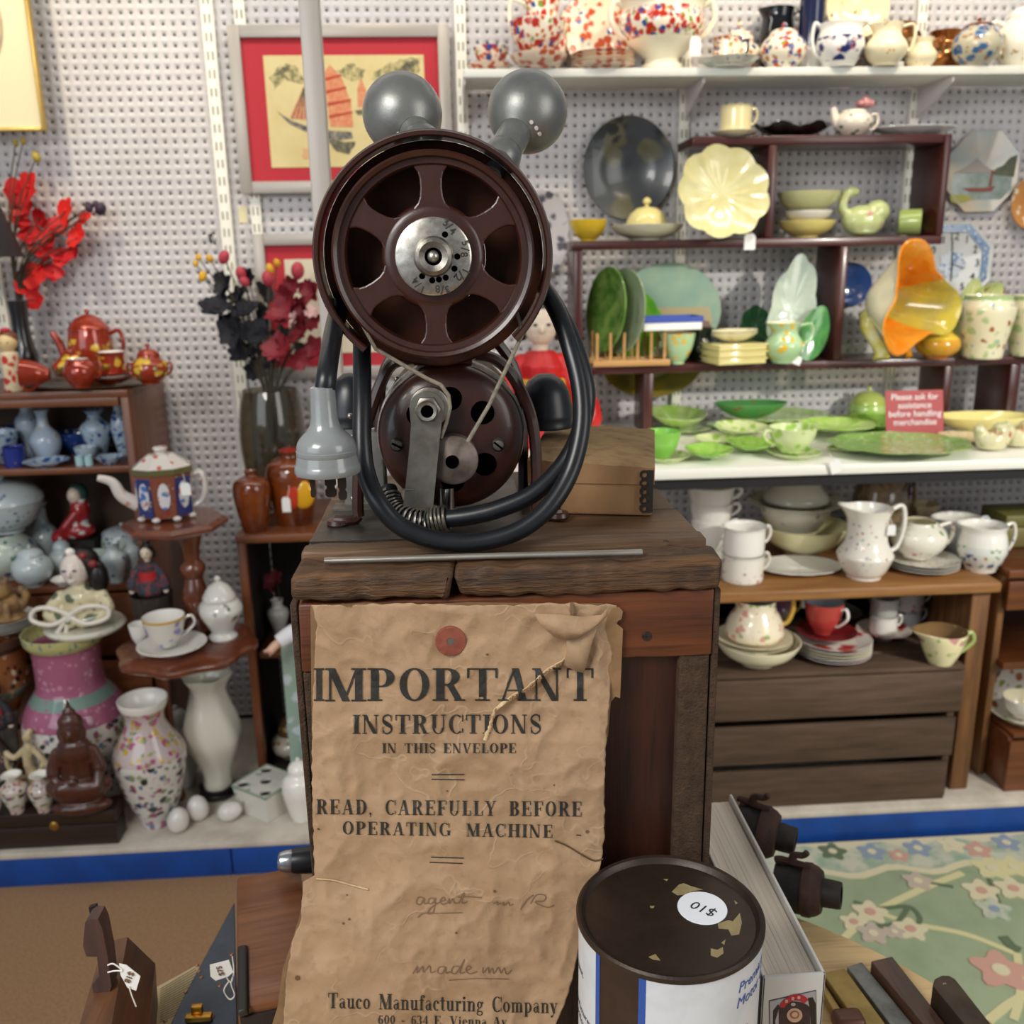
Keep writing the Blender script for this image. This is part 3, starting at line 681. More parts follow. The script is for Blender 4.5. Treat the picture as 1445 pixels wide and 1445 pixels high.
pot('lustre_jug', 'copper lustre jug with cream band near the blue lustre pot', 'jug', 1318, 85, 68, 66, 'jug', [LUST, LUSTD, LUST], Y=2.60, z=T0, bands=(.42, .6), handles=((0, .93, .4, .5),))
pot('egg_cup', 'tiny navy and white mug between the cream jugs', 'mug', 1273, 92, 22, 26, 'mug', [WG, NAVY, WG], Y=2.515, z=T0, bands=(.3, .75))
pot('cream_jug', 'miniature cream jug with gilt handle in front of the copper lustre jug', 'jug', 1298, 91, 44, 38, 'jug', CREAMP2, Y=2.52, z=T0, handles=((0, .93, .35, .55),), hm=LUST, lip=(180, .3, .75))
pot('blue_pot', 'round gilded pot with blue panels at the right of the high shelf', 'pot', 1376, 90, 66, 50, 'round', glaze('blue_panels', '#b9b39c', [('#35608f', 36, .45, .7), ('#a2682a', 60, .32, .6)]), Y=2.55, z=T0, handles=((0, .75, .3, .3),), lid=('dome', .12, LUST, .1))
pot('teapot', 'white teapot with gold sprig cut off at the right of the high shelf', 'teapot', 1441, 86, 78, 66, 'round', glaze('white_goldsprig', '#eee9d8', [('#a8853c', 40, .24, .4)]), Y=2.55, z=T0, handles=((178, .85, .3, .4),), lid=('dome', .22, WG, .12))

# ---- display shelf, upper board
T1 = 1.7225
pot('saucer', 'flat pale saucer under the floral cup on the display shelf top', 'saucer', 1036, 184, 66, 7, 'plate', CG, Y=2.52, z=T1)
pot('teacup', 'pale yellow cup with orange sprigs at the left of the display shelf top', 'cup', 1038, 178, 46, 34, 'mug', glaze('yellow_sprig', '#e3d7a4', [('#c86f45', 60, .26, .4)]), Y=2.52, z=T1+.0105, handles=((10, .85, .3, .5),), inner=WG)
leaf('black_dish', 'wavy black glass dish on the display shelf top', 'dish', 1119, 178, 106, 40, plain('black_glass', '#08080a', .06, coat=.5), z=T1+.0, Y=2.525, depth=.5, lobes=6, amp=.05, wav=.006)
pr = pot('pitcher', 'cream pitcher with green leaves and pink flower finial on the display shelf top', 'pitcher', 1203, 184, 54, 34, 'round', glaze('leafy_cream', '#e9ddcc', [('#47684c', 44, .32, .45)]), Y=2.52, z=T1, handles=((0, .8, .25, .5),), spout=(180, .5, 1.12, .35, .3, .16))
b = MB()
for k in range(7):
    a = k*PI*2/7; b.ball((.013*math.cos(a), .013*math.sin(a), 0), (.012, .012, .009), 8, 6)
b.ball((0, 0, .006), .012, 8, 6); b.build('flower_finial', plain('pink_glaze', '#c98a8a', .25), pr, (.028, 0, .078))
wall = leaf('gray_plate', 'gray-white shallow plate lying at the right of the display shelf top', 'plate', 1290, 176, 118, 44, glaze('gray_white', '#c9c9c4'), z=T1, Y=2.53, depth=.3, lobes=5, amp=.03)
# ---- display shelf, middle board
T2 = 1.4786
pot('yellow_bowl', 'small bright yellow footed bowl at the left end of the display shelf', 'bowl', 830, 338, 54, 28, 'bowl', glaze('yellow', '#d8b52e'), Y=2.52, z=T2)
bd = pot('butter_dish', 'pale yellow covered butter dish on a wide saucer', 'dish', 912, 338, 104, 20, 'bowl', glaze('gray_cream', '#cfcab0'), Y=2.52, z=T2, lid=('dome', 1.25, glaze('pale_yellow', '#e2d590'), .12, .56))
wall_plate('plate', 'dark gray scenic plate with brown rim hanging on the pegboard', 'plate', 885, 238, 128, 138, glaze('dark_scene', '#3b4044', [('#5d5a44', 14, .5, .45), ('#1d2220', 22, .5, .4), ('#75746a', 40, .2, .2)], rough=.3), 2.67, rim=1)
leaf('leaf_dish', 'large pale cream leaf dish standing on the display shelf', 'dish', 1018, 270, 128, 122, glaze('leaf_cream', '#dcd6a6', fill=('#d1c98f', 18)), Y=2.462, rest=T2, stand=14, depth=.28, lobes=9, amp=.045, rot=140, point=.08)
price_tag('white price tag hanging below the large cream leaf dish', 1058, 341, 2.458, 16, 22, 1064, 300)
wall_plate('lattice_plate', 'pale gray transfer-printed plate half hidden behind the large wheel', 'plate', 764, 330, 78, 118, glaze('gray_transfer', '#bdb9bb', [('#4a4750', 30, .5, .5)], rough=.5, coat=0), 2.66)
pot('saucer', 'yellow footed saucer at the bottom of the bowl pile on the display shelf', 'bowl', 1137, 336, 80, 22, 'bowl', glaze('saucer_yellow', '#d9c878'), Y=2.53, z=T2)
pot('bowl', 'white bowl in the middle of the pile on the display shelf', 'bowl', 1140, 318, 66, 16, 'bowl', WG, Y=2.53, z=T2+.036)
pot('bowl', 'wide pale green bowl topping the pile on the display shelf', 'bowl', 1139, 306, 88, 28, 'bowl', glaze('pale_greenish', '#c9c894'), Y=2.53, z=T2+.060)
SWG = glaze('swan_green', '#b7c187', [('#c48f83', 34, .3, .35)])
sw = thing('swan_vase', 'green and pink swan-shaped planter on the display shelf', 'planter', spot_at(1216, 334, 2.53, T2)[0])
blob('body', [('b', (0, 0, .04), (.058, .036, .04)), ('b', (.035, 0, .062), (.034, .03, .03)), ('t', catmull([(-.04, 0, .05), (-.058, 0, .075), (-.05, 0, .105), (-.035, 0, .112)], 4), [.013]*13), ('b', (-.03, 0, .112), (.018, .011, .011)), ('b', (0, 0, .0125), (.04, .03, .01))], SWG, sw)
b = MB(); b.lathe([(.0, .001), (.03, .001), (.033, .006), (.033, .055), (.029, .055), (.027, .01), (0, .008)], 24, Matrix.Translation((0, 0, 0)))
o = b.build('tumbler', glaze('moss_green', '#9aac63')); o.location = spot_at(1266, 333, 2.55, T2)[0]; o.location.z = T2+.0345; o.rotation_euler = (0, rad(90), rad(-25)); tag(o, 'green tumbler lying on its side beside the swan planter', 'tumbler')
# wall plates at right
OCT = lambda a, r, z: r*math.cos(PI/8)/math.cos(((a+PI/8) % (PI/4))-PI/8)
wp = wall_plate('picture_plate', 'eight-sided scenic plate with red boat hanging at right', 'plate', 1386, 242, 112, 118, glaze('scene_sky', '#aab0ac', fill=('#c1b3a0', 14)), 2.67, prof=[(0, 0), (.9, 0), (1, .1)], rfun=OCT)
s = mpp(wp.location); b = MB()
def flat_on(par, pts, m, y, name='painting', cx=0, cy=0):
    q = MB(); q.prism([(x*s*1.05+cx, z*s+cy) for x, z in pts], .0004, facing(0, y, 0)); return q.build(name, m, par, smooth=False)
yy = -.0026
flat_on(wp, [(-30, -38), (34, -38), (42, -30), (42, -2), (-40, -2), (-42, -22)], glaze('scene_water', '#8e9c9c', fill=('#7a8a84', 30)), yy)
flat_on(wp, [(-40, -2), (-22, 8), (-10, 18), (2, 8), (18, -2)], plain('scene_hill', '#8c8580', .4), yy-.0007)
flat_on(wp, [(12, -4), (44, -8), (46, 22), (36, 18), (28, 8), (18, 4)], plain('scene_trees', '#3f4a33', .4, c2='#5a5a3c', sc=90), yy-.0007)
flat_on(wp, [(-26, -22), (-16, -27), (14, -27), (20, -20), (6, -22)], plain('scene_boat', '#7c3524', .4), yy-.0014)
flat_on(wp, [(10, -20), (12, 2), (14, 2), (14, -20)], plain('scene_boat', '#7c3524', .4), yy-.0014)
flat_on(wp, [(-40, -40), (-30, -44), (-8, -36), (-24, -30), (-42, -32)], plain('scene_reeds', '#98983c', .4), yy-.0007)
wall_plate('plate', 'orange-rimmed oval plate cut off by the right edge below the high shelf', 'plate', 1456, 286, 66, 74, glaze('orange_rim', '#c98a4a', [('#e7d7b9', 40, .4, .6)]), 2.66)
# ---- display shelf, lower board
T3 = 1.1656
rk = thing('plate_rack', 'small wooden dowel rack holding green leaf plates', 'rack', spot_at(888, 520, 2.47, T3)[0])
PALE = wood('pale_wood', '#c79a5e', '#ad8048', 0, 9, .5)
b = MB(); b.rbox((0, -.03, .008), (.20, .014, .016), .002); b.build('rail', PALE, rk); b = MB(); b.rbox((0, .05, .008), (.20, .014, .016), .002); b.build('rail', PALE, rk)
for k in range(6):
    for y in (-.03, .05):
        b = MB(); b.lathe([(0, .014), (.0042, .014), (.0042, .085), (0, .086)], 8); b.build('dowel', PALE, rk, (-.09+k*.035, y, 0))
for px, py, w, h, yw, m, lb in ((862, 445, 105, 118, -68, glaze('forest_green', '#4d7a2f', fill=('#7fa14d', 30)), 'dark green plate edge-on at the left of the dowel rack'), (884, 452, 110, 118, -64, glaze('gray_green', '#8a9a78', [('#8a6a4a', 60, .3, .3)]), 'gray-green rimmed plate standing second in the dowel rack')):
    wall_plate('plate', lb, 'plate', px, py, w, h, m, 2.50, yaw=yw, lean=-6, rest=T3+.017)
leaf('leaf_dish', 'bright green leaf dish nearest in the dowel rack', 'dish', 896, 470, 80, 92, glaze('bright_green', '#63b52a', fill=('#84c63f', 26)), Y=2.553, rest=T3, stand=5, depth=.10, lobes=5, amp=.06, yaw=-16)
lp = wall_plate('landscape_plate', 'large round landscape plate behind the dowel rack', 'plate', 942, 450, 152, 132, glaze('plate_teal', '#8fae9c', fill=('#a6bba0', 9)), 2.612, lean=-5, prof=[(0, 0), (.93, 0), (1, .06)], rest=T3)
s = mpp(lp.location)
M_ = Matrix.Rotation(rad(-10), 4, 'X')
def on_plate(par, pts, m, y, name='painting'):
    q = MB(); q.prism([(x*s, z*s) for x, z in pts], .0006, M_ @ facing(0, y, 0)); return q.build(name, m, par, smooth=False)
on_plate(lp, [(-62, -8), (-50, 24), (-20, 34), (0, 26), (30, 18), (58, 6), (64, -14), (50, -38), (-40, -44)], glaze('plate_sand', '#b9a87e'), -.0026)
on_plate(lp, [(20, -34), (26, -20), (40, -12), (58, -16), (62, -24), (50, -40)], plain('plate_cottage', '#7d4a30', .4, c2='#594026', sc=60), -.0033)
bb = thing('gift_box', 'small white box with blue lid edge lying across the dowel rack', 'box', spot_at(930, 474, 2.435, T3+.0885)[0], rad(6))
b = MB(); b.rbox((0, 0, .012), (.155, .075, .022), .002); b.build('tray', plain('box_white', '#e9e9e6', .5), bb); b = MB()
for c, d in (((0, -.038, .028), (.16, .004, .014)), ((0, .038, .028), (.16, .004, .014)), ((-.078, 0, .028), (.004, .076, .014)), ((.078, 0, .028), (.004, .076, .014))): b.box(c, d)
b.build('blue_edge', plain('box_blue', '#23419a', .4), bb, smooth=False)
GYC = glaze('green_yellow_ware', '#a9c79c', [('#d8b03c', 36, .34, .45), ('#a3692f', 50, .2, .35)])
pot('creamer', 'pale green bowl-shaped creamer with yellow flower by the dowel rack', 'jug', 955, 520, 50, 42, 'bowl', GYC, Y=2.45, z=T3, lip=(160, .15, .8), inner=CG)
pot('dark_jug', 'small dark green jug behind the pile of cream dishes', 'jug', 988, 508, 44, 44, 'jug', glaze('blackgreen', '#1d2a20'), Y=2.52, z=T3, handles=((0, .9, .4, .4),))
for k in range(3):
    b = MB(); bm_pts = [(-.064, -.05), (.064, -.05), (.07, .05), (-.07, .05)]
    b.rbox((0, 0, .0075), (.135, .10, .013), .003); b.rbox((0, 0, .0152), (.142, .107, .004), .0018)
    o = b.build('square_dish', glaze('yellow_cream', '#ddd08f')); o.location = spot_at(1034, 524, 2.455, T3+k*.0176)[0]; o.rotation_euler = (0, 0, rad(12))
    tag(o, ('bottom', 'middle', 'top')[k]+' square cream dish in the pile beside the pale green creamer', 'dish', 'pile of square cream dishes')
for k in range(2):
    leaf('shell_dish', ('lower', 'upper')[k]+' scalloped little cream dish on top of the square dishes', 'dish', 1036, 490, 70, 26, glaze('pale_cream2', '#d9d2ac'), z=T3+.0555+k*.007, Y=2.455, depth=.5, lobes=4, amp=.06, rot=20)
pot('creamer', 'green creamer with yellow flowers and looped handle below the leaf plate', 'jug', 1101, 514, 54, 54, 'jug', GYC, Y=2.45, z=T3, handles=((0, .9, .45, .55),), lip=(180, .35, .7), inner=CG)
price_tag('white price tag lying by the green creamer on the display shelf', 1124, 508, 2.415, 14, 12, 1116, 470, -20)
leaf('leaf_plate', 'pale gray-green leaf plate standing upright on the display shelf', 'plate', 1116, 437, 64, 137, glaze('celadon', '#b9c4b4', fill=('#a7b5a8', 20)), Y=2.515, rest=T3, stand=10, depth=.2, lobes=7, amp=.06, rot=-13, point=.12)
leaf('leaf_plate', 'dark green leaf plate standing at the back left of the pale leaf plate', 'plate', 1066, 452, 46, 70, glaze('dark_leaf', '#2f5a3a', fill=('#3c6b3f', 40)), Y=2.595, rest=T3, stand=10, depth=.2, lobes=8, amp=.04)
leaf('leaf_plate', 'glossy green leaf plate leaning right of the pale leaf plate', 'plate', 1147, 470, 40, 76, glaze('mid_leaf', '#417a43', fill=('#53904a', 40)), Y=2.475, rest=T3, stand=10, depth=.15, lobes=2, amp=.03, rot=-20, point=.15)
wall_plate('plate', 'blue plate mostly hidden behind the display shelf upright', 'plate', 1196, 402, 66, 62, glaze('cobalt', '#2d4a86'), 2.66)
# trumpet flower vase
P, s = spot_at(1258, 430, 2.47)
fv = thing('flower_vase', 'large orange and cream trumpet flower vase on the display shelf', 'vase', (P.x, P.y, T3))
s_ = s
def fl_r(a, r, z): return r*(1+.16*max(0, z-.3)*math.cos(3*a+.6))
b = MB(); L_ = 84*s; Rm = 60*s
prof = [(.12, 0), (.3, .06), (.5, .2), (.7, .42), (.86, .66), (1.0, .9), (1.12, 1.0)]
out = [(r*Rm, z*L_) for r, z in prof]; o2 = catmull([(r, z, 0) for r, z in out], 3); out = [(p.x, p.y) for p in o2]; k = len(out)
inn = [(max(r-.004, .001), z+.003) for r, z in out][::-1]
def fr(a, r, z): f = z/L_; return r*(1+.42*max(0, f-.35)*math.cos(3*(a-rad(-15)))+.03*f*math.cos(9*a))
b.lathe([(0, 0)]+out+inn+[(0, .006)], 54, None, fr); nf = []
cnt = 0
for f in b.f:
    j_ = cnt % 54; nf.append((2 if (j_ < 5 or j_ > 45) else 1) if cnt >= (54*k) else 0); cnt += 1
b.m = nf
zd = Vector((.40, -.90, .06)).normalized(); yd = (Vector((0, 0, 1))-zd*zd.z).normalized(); xd = yd.cross(zd); M = Matrix((xd, yd, zd)).transposed().to_4x4(); M.translation = Vector((-.030, .055, P.z-T3+.004))
b.v = [tuple(M @ Vector(v)) for v in b.v]
ORI = glaze('orange_petal', '#d47a14', fill=('#dc9430', 16)); b.build('trumpet', [CG, ORI, glaze('petal_yellow', '#b9a83c', fill=('#a79a4c', 20))], fv)
zc = P.z-T3; b = MB(); b.tube(catmull([(-.03, .05, zc-.03), (-.045, .02, zc*.55), (-.03, -.02, .03), (-.028, -.03, .004)], 6), [.03, .03, .028, .026, .024, .022, .02, .018, .017, .016, .016, .016, .016, .016, .018, .019, .02, .022, .024], 12); b.build('stem_foot', glaze('stem_yellow', '#cfc14a', fill=('#e4dcae', 20)), fv)
b = MB(); b.tube(catmull([(0, .05, zc-.03), (.045, .03, zc*.4), (.06, 0, .004)], 5), .010, 10); b.build('foot', ORI, fv)
# octagonal clock
ck = wall_plate('wall_clock', 'eight-sided blue and white china clock on the pegboard', 'clock', 1342, 372, 128, 120, glaze('clock_white', '#cfd2d2'), 2.665, prof=[(0, 0), (.9, 0), (1, .16)], rfun=OCT)
# parts of clock
s = mpp(ck.location); b = MB()
for k in range(8):
    a0, a1 = PI/4*k+PI/8+.0, PI/4*(k+1)+PI/8; r0, r1 = 46*s, 57*s
    pts = [(r1*math.cos(a0), r1*math.sin(a0)), (r1*math.cos(a1), r1*math.sin(a1)), (r0*math.cos(a1), r0*math.sin(a1)), (r0*math.cos(a0), r0*math.sin(a0))]
    q = MB(); q.prism(pts, .0008, facing(0, -.004, 0)); q.build('blue_border', glaze('clock_blue', '#8098b8', [('#c8d0d6', 90, .3, .6), ('#4a6898', 70, .34, .5)]), ck, smooth=False)
DKB = plain('clock_black', '#20242c', .5)
for k in range(12):
    a = PI/2-2*PI*k/12; text(str(k or 12), 12*s*1.2, DKB, facing(37*s*math.cos(a), -.0046, 37*s*math.sin(a)), ck, 'numeral')
for a, l, w in ((95, 34, 2.2), (-88, 24, 2.6), (-20, 20, 1.2)):
    q = MB(); q.prism([(-1.5*s, -w*s/2), (l*s, -w*s/4), (l*s, w*s/4), (-1.5*s, w*s/2)], .0008, facing(0, -.0062, 0, rad(a))); q.build('clock_hand', DKB, ck, smooth=False)
b = MB(); b.prism([(r*s*math.cos(a), r*s*math.sin(a)) for a, r in [(2*PI*i/24, 18+3*math.cos(i*1.9)) for i in range(24)]], .0006, facing(0, -.0042, 0)); b.build('blue_centre', glaze('clock_flower', '#b9c3cf', [('#4f6fa6', 60, .4, .6)]), ck, smooth=False)
pot('orange_bowl', 'small orange and yellow fruit-shaped bowl beside the trumpet flower vase', 'bowl', 1322, 502, 60, 36, 'round', [glaze('orange_dark', '#b5661c'), glaze('orange_yel', '#c8902a'), glaze('rim_yellow', '#d6b63a')], Y=2.45, z=T3, bands=(.2, .75), inner=glaze('rim_yellow', '#d6b63a'))
la = thing('leaf_vase', 'green leaf vase with red-brown petal tips behind the pair of cream vases', 'vase', spot_at(1362, 500, 2.55, T3)[0])
GLf = glaze('leafy_green', '#b4c074', fill=('#c6cc92', 26)); AMB = glaze('amber_brown', '#7d4020')
for (cx, cz, rx, rz, rot, m) in ((-.01, .135, .034, .055, -12, GLf), (.03, .14, .036, .05, -45, GLf), (-.036, .075, .03, .05, 25, GLf), (.045, .15, .026, .036, -60, AMB), (.062, .125, .02, .03, -70, AMB)):
    q = leaf_mb(rx, rz, .012, 3, .03, .2); MM = Matrix.Translation((cx, -.01 if m is AMB else -.016, cz)) @ Matrix.Rotation(rad(-14), 4, 'X') @ FACE @ Matrix.Rotation(rad(rot), 4, 'Z'); q.v = [tuple(MM @ Vector(v)) for v in q.v]; q.build('leaf', [m, m], la)
b = MB(); b.lathe([(0, 0), (.034, 0), (.036, .006), (.022, .02), (.026, .06), (.034, .11), (.03, .11), (.02, .06), (0, .05)], 20); b.build('stem', GLf, la)
TREEV = glaze('tree_relief', '#ddd5b4', [('#a8bd84', 34, .4, .5), ('#9a5f34', 24, .24, .45), ('#8fa2b4', 60, .24, .35)])
for px, py, w, h, Y, lb in ((1386, 505, 74, 84, 2.45, 'left of two cream relief vases with brown trees on the display shelf'), (1437, 500, 70, 80, 2.49, 'right of two cream relief vases with brown trees, cut off by the edge')):
    v = pot('relief_vase', lb, 'vase', px, py, w, h, [(0, 0), (.66, 0), (.7, .04), (.74, .2), (.92, .55), (1, .78), (.92, .88), (.84, .93), (.86, 1)], [TREEV, glaze('rim_green', '#a9bf86')], Y=Y, z=T3, bands=(.93,), group='pair of cream relief vases', inner=CG)
# plate under the display shelf, on the wall
wall_plate('plate', 'yellow-brown plate standing behind the display shelf leg', 'plate', 918, 508, 146, 102, glaze('ochre_plate', '#8d7a2c', fill=('#6d6a34', 12)), 2.662)

# ---- white counter: green leaf ware
T4 = .9785
GA = glaze('lime_ware', '#a5cf5c', fill=('#c2dc8a', 22)); GB = glaze('pale_lime', '#d3dfa6', [('#9fc857', 40, .4, .55), ('#c87a5a', 60, .2, .25)]); GC = glaze('deep_green', '#4e8a4c', [('#7d5f3a', 40, .3, .35)])
GD = glaze('mid_lime', '#86bf3e', fill=('#a5cf62', 30)); GE = glaze('dusty_green', '#7f9468', fill=('#9aa87a', 20)); GY = glaze('butter_yellow', '#e0d58a')
pot('saucer', 'pale saucer under the green cup at the left of the white counter', 'saucer', 944, 652, 70, 9, 'plate', GB, z=T4)
pot('teacup', 'plain green cup at the left of the white counter', 'cup', 938, 645, 50, 36, 'cup', glaze('cup_green', '#86c454'), z=T4+.0095, handles=((170, .85, .35, .4),))
for px, py, w, h, m, dp, lob, lb in (
  (962, 606, 80, 26, GA, .45, 5, 'lime leaf bowl at the left back of the white counter'), (962, 584, 80, 12, GB, .12, 6, 'flat pale lettuce plate at the left back of the white counter'), (1008, 628, 60, 12, GB, .3, 3, 'long pale leaf dish beside the lime leaf bowl'),
  (1000, 646, 66, 16, GD, .35, 5, 'small bright green leaf dish at the front left of the white counter'), (1062, 645, 66, 16, GD, .35, 5, 'small bright green leaf dish left of the green cup and saucer'), (1046, 616, 72, 18, GB, .35, 6, 'pale floral leaf dish in the middle row of the white counter'),
  (1100, 600, 150, 20, GA, .12, 7, 'long lime leaf platter across the middle of the white counter'), (1030, 604, 70, 12, GA, .12, 6, 'flat lime leaf plate in front of the dark green bowl'), (1150, 578, 128, 14, GE, .10, 2, 'dusty green oval tray at the back of the white counter'),
  (1180, 612, 100, 18, GA, .2, 7, 'lime leaf dish right of the green cup'), (1238, 603, 104, 18, GD, .22, 7, 'bright green leaf dish in front of the covered green dish'), (1268, 634, 190, 30, glaze('platter_green', '#8cb060', [('#c5d19a', 50, .3, .5), ('#b05a3c', 60, .18, .25)]), .10, 9, 'large oval green leaf platter at the front of the white counter'),
  (1208, 636, 80, 10, GB, .15, 6, 'pale leaf plate between the green cup and the large platter'), (1362, 624, 70, 14, glaze('sau_pink', '#d8c7a4', [('#b86a4a', 50, .26, .4)]), .2, 8, 'pale saucer with orange spots in front of the yellow dish'), (1120, 575, 70, 10, GE, .1, 4, 'dusty green leaf plate right of the dark green bowl')):
    leaf('leaf_dish', lb, 'dish', px, py, w, h, m, z=T4, Y=(2.54 if py < 590 else None), depth=dp, lobes=lob, amp=.04, group='green leaf ware on the white counter')
leaf('leaf_bowl', 'dark green pointed leaf bowl with flowers on the white counter', 'bowl', 1051, 580, 96, 24, GC, z=T4+.008, Y=2.50, depth=.75, lobes=2, amp=.10)
pot('saucer', 'pale saucer under the flowered green cup', 'saucer', 1128, 650, 78, 9, 'plate', GB, z=T4)
pot('teacup', 'flowered pale green cup in the middle of the white counter', 'cup', 1124, 642, 68, 36, 'cup', GB, z=T4+.0095, handles=((190, .85, .35, .4),), inner=GB)
pot('covered_dish', 'covered lime green dish left of the red sign', 'dish', 1230, 594, 52, 22, 'tank', GA, z=T4, lid=('dome', .8, glaze('lid_lime', '#b9c866'), .14))
leaf('boat_dish', 'yellow boat-shaped leaf dish right of the red sign', 'dish', 1386, 592, 126, 34, GY, z=T4, Y=2.36, depth=.62, lobes=2, amp=.08)
b = leaf('leaf_plate', 'olive yellow leaf plate behind the yellow boat dish', 'plate', 1466, 592, 70, 16, glaze('olive', '#9a9240'), z=T4, Y=2.54, depth=.2, lobes=4)
CAB = glaze('cabbage', '#cfcaa0', [('#b0583a', 30, .36, .4), ('#a3b070', 40, .3, .4)])
for px, py, lb in ((1408, 638, 'pale vegetable-shaped cruet with red top at the right front of the counter'), (1446, 634, 'pale vegetable-shaped cruet cut off by the right edge of the counter')):
    P, s = spot_at(px, py, None, T4); t = blob('cruet', [('b', (0, 0, .0255), (.042, .034, .024)), ('b', (-.03, 0, .042), (.016, .014, .024), 'Y', -25), ('b', (.012, -.01, .046), (.022, .02, .022)), ('b', (.036, 0, .036), (.014, .014, .026), 'Y', 25), ('b', (0, 0, .0085), (.034, .028, .007))], CAB, vox=.0035); t.location = P+Vector((0, .03, 0)); tag(t, lb, 'cruet', 'vegetable-shaped cruets')
price_tag('white price tag hanging over the front edge of the white counter', 1179, 658, 2.043, 16, 20, 1170, 640, 18)
sg = thing('shop_sign', 'small red card sign with white writing standing on the white counter', 'sign', spot_at(1303, 606, 2.30, T4)[0])
s = mpp(sg.location); b = MB(); hw, hh_ = 46*s, 72*s
Ms = Matrix.Rotation(rad(-7), 4, 'X')
b.rbox((0, 0, hh_/2), (2*hw, .0016, hh_), .0005, Ms.to_3x3()); b.v = [(x, y+z*.12-.001, z) for x, y, z in b.v]; b.build('card', plain('sign_red', '#960e16', .5), sg, smooth=False)
for k, ln in enumerate(('Please ask for', 'assistance', 'before handling', 'merchandise')):
    z = hh_*(.86-.175*k); text(ln, 13.5*s, plain('sign_white', '#f2ecec', .5), Matrix.Translation((0, z*.245-.0035-hh_*.061, z)) @ Ms @ FACE, sg)
b = MB(); b.box((0, .02, .012), (.06, .04, .004), Matrix.Rotation(rad(30), 3, 'X')); b.build('card_foot', plain('sign_red', '#c8252c', .4), sg)

# ---- on the cup cabinet
T5 = .6690
FL = glaze('white_floral', '#ebe6da', [('#6f7d9c', 60, .26, .4), ('#b5706a', 60, .26, .4), ('#7d8a5a', 70, .2, .35)])
pot('saucer_pile', 'pale saucer under the leftmost pile of white cups', 'saucer', 1006, 768, 74, 12, 'plate', WG, Y=2.33, z=T5)
for k, (py, w, h) in enumerate(((758, 58, 34), (735, 60, 32), (712, 64, 30))):
    pot('teacup', ('lowest', 'middle', 'top')[k]+' white cup in the leftmost stack on the cup cabinet', 'cup', 1003, py, w, 48, 'cup', WG, Y=2.33, z=T5+.0215+k*.044, handles=((0, .9, .6, .4),), group='leftmost stack of white cups')
for k in range(2):
    pot('mug', ('lower', 'upper')[k]+' white mug of the stacked pair at the left front of the cabinet', 'mug', 1047, 822, 62, 38, 'mug', FL if k == 0 else WG, Y=2.17, z=T5+.001+k*.069, handles=((10, .85, .3, .4),), group='stacked pair of white mugs', inner=WG)
pot('serving_bowl', 'pale yellow serving bowl below the covered tureen', 'bowl', 1131, 785, 122, 42, 'bowl', glaze('bowl_yellow', '#dcd5a6'), Y=2.34, z=T5)
pot('tureen', 'wide-rimmed gray and cream covered tureen on the yellow bowl', 'tureen', 1120, 752, 136, 40, [(0, 0), (.5, 0), (.52, .08), (.68, .5), (.74, .86), (.8, .9), (1, 1)], glaze('tureen_cream', '#d2cebb', [('#8d8c86', 30, .3, .4)]), Y=2.34, z=T5+.071, lid=('lid', .95, glaze('tureen_lid', '#c6c4b4'), .09, .66))
leaf('scalloped_plate', 'oval scalloped white plate lying on the cabinet top', 'plate', 1131, 803, 118, 27, WG, z=T5+.001, depth=.12, lobes=12, amp=.015)
pot('pitcher', 'tall white pitcher with blue and red flowers on the cup cabinet', 'pitcher', 1218, 814, 76, 98, [(0, 0), (.62, 0), (.64, .04), (.78, .1), (1, .3), (.98, .36), (.8, .48), (.72, .62), (.74, .85), (.86, 1)], [FL, FL], Y=2.16, z=T5, handles=((5, .93, .35, .5, .1),), lip=(180, .35, .8, .06), hm=WG, inner=WG)
pot('brown_pitcher', 'brown ribbed pitcher at the back of the cup cabinet', 'pitcher', 1237, 770, 76, 92, 'jugw', glaze('brown_rib', '#8f7a5c', fill=('#5f4c38', 30)), Y=2.47, z=T5, handles=((0, .9, .3, .35),), rfun=lambda a, r, z: r*(1+.02*math.cos(16*a)))
pot('fluted_vase', 'small pale fluted vase behind the jugs', 'vase', 1297, 760, 46, 50, [(0, 0), (.5, 0), (.45, .2), (.6, .6), (1, 1)], glaze('flute', '#c9b999'), Y=2.45, z=T5, rfun=lambda a, r, z: r*(1+.08*z*math.cos(8*a)))
plates('plate', '# plate of the white pile under the red-flowered teacup', 1300, 806, 98, 3, [WG, WG, FL], Y=2.2, z=T5, dz=.008, group='pile of white plates on the cabinet')
pot('teacup', 'wide white cup with red flowers on the white plate pile', 'cup', 1293, 790, 76, 50, 'round', glaze('red_sprig', '#e9e5d6', [('#c84a3a', 44, .26, .4), ('#7f9a5c', 44, .3, .4)]), Y=2.21, z=T5+.0305, handles=((0, .85, .3, .45),), inner=CG)
price_tag('pale blue price tag hanging in front of the tall white pitcher handle', 1258, 748, 2.115, 12, 16, 1256, 730)
pot('cream_jug', 'pale blue-white jug at the back right of the cup cabinet', 'jug', 1356, 775, 62, 52, 'jugw', glaze('bluewhite', '#c9ced2'), Y=2.36, z=T5, handles=((0, .9, .35, .5),), lip=(180, .35, .7), inner=WG)
pot('cottage_jug', 'white jug with painted blue-roofed cottage at the right of the cabinet', 'jug', 1382, 808, 66, 64, 'jugw', [FL, glaze('cottage', '#dcdcd2', [('#2d4c8a', 40, .4, .6), ('#b08a60', 50, .3, .5), ('#8aa06c', 60, .3, .5)]), glaze('cottage_rim', '#dfe2dc', [('#8aa06c', 70, .34, .5)]), WG], Y=2.18, z=T5, bands=(.08, .45, .62), handles=((5, .92, .35, .55),), lip=(180, .35, .75, .05), inner=WG)
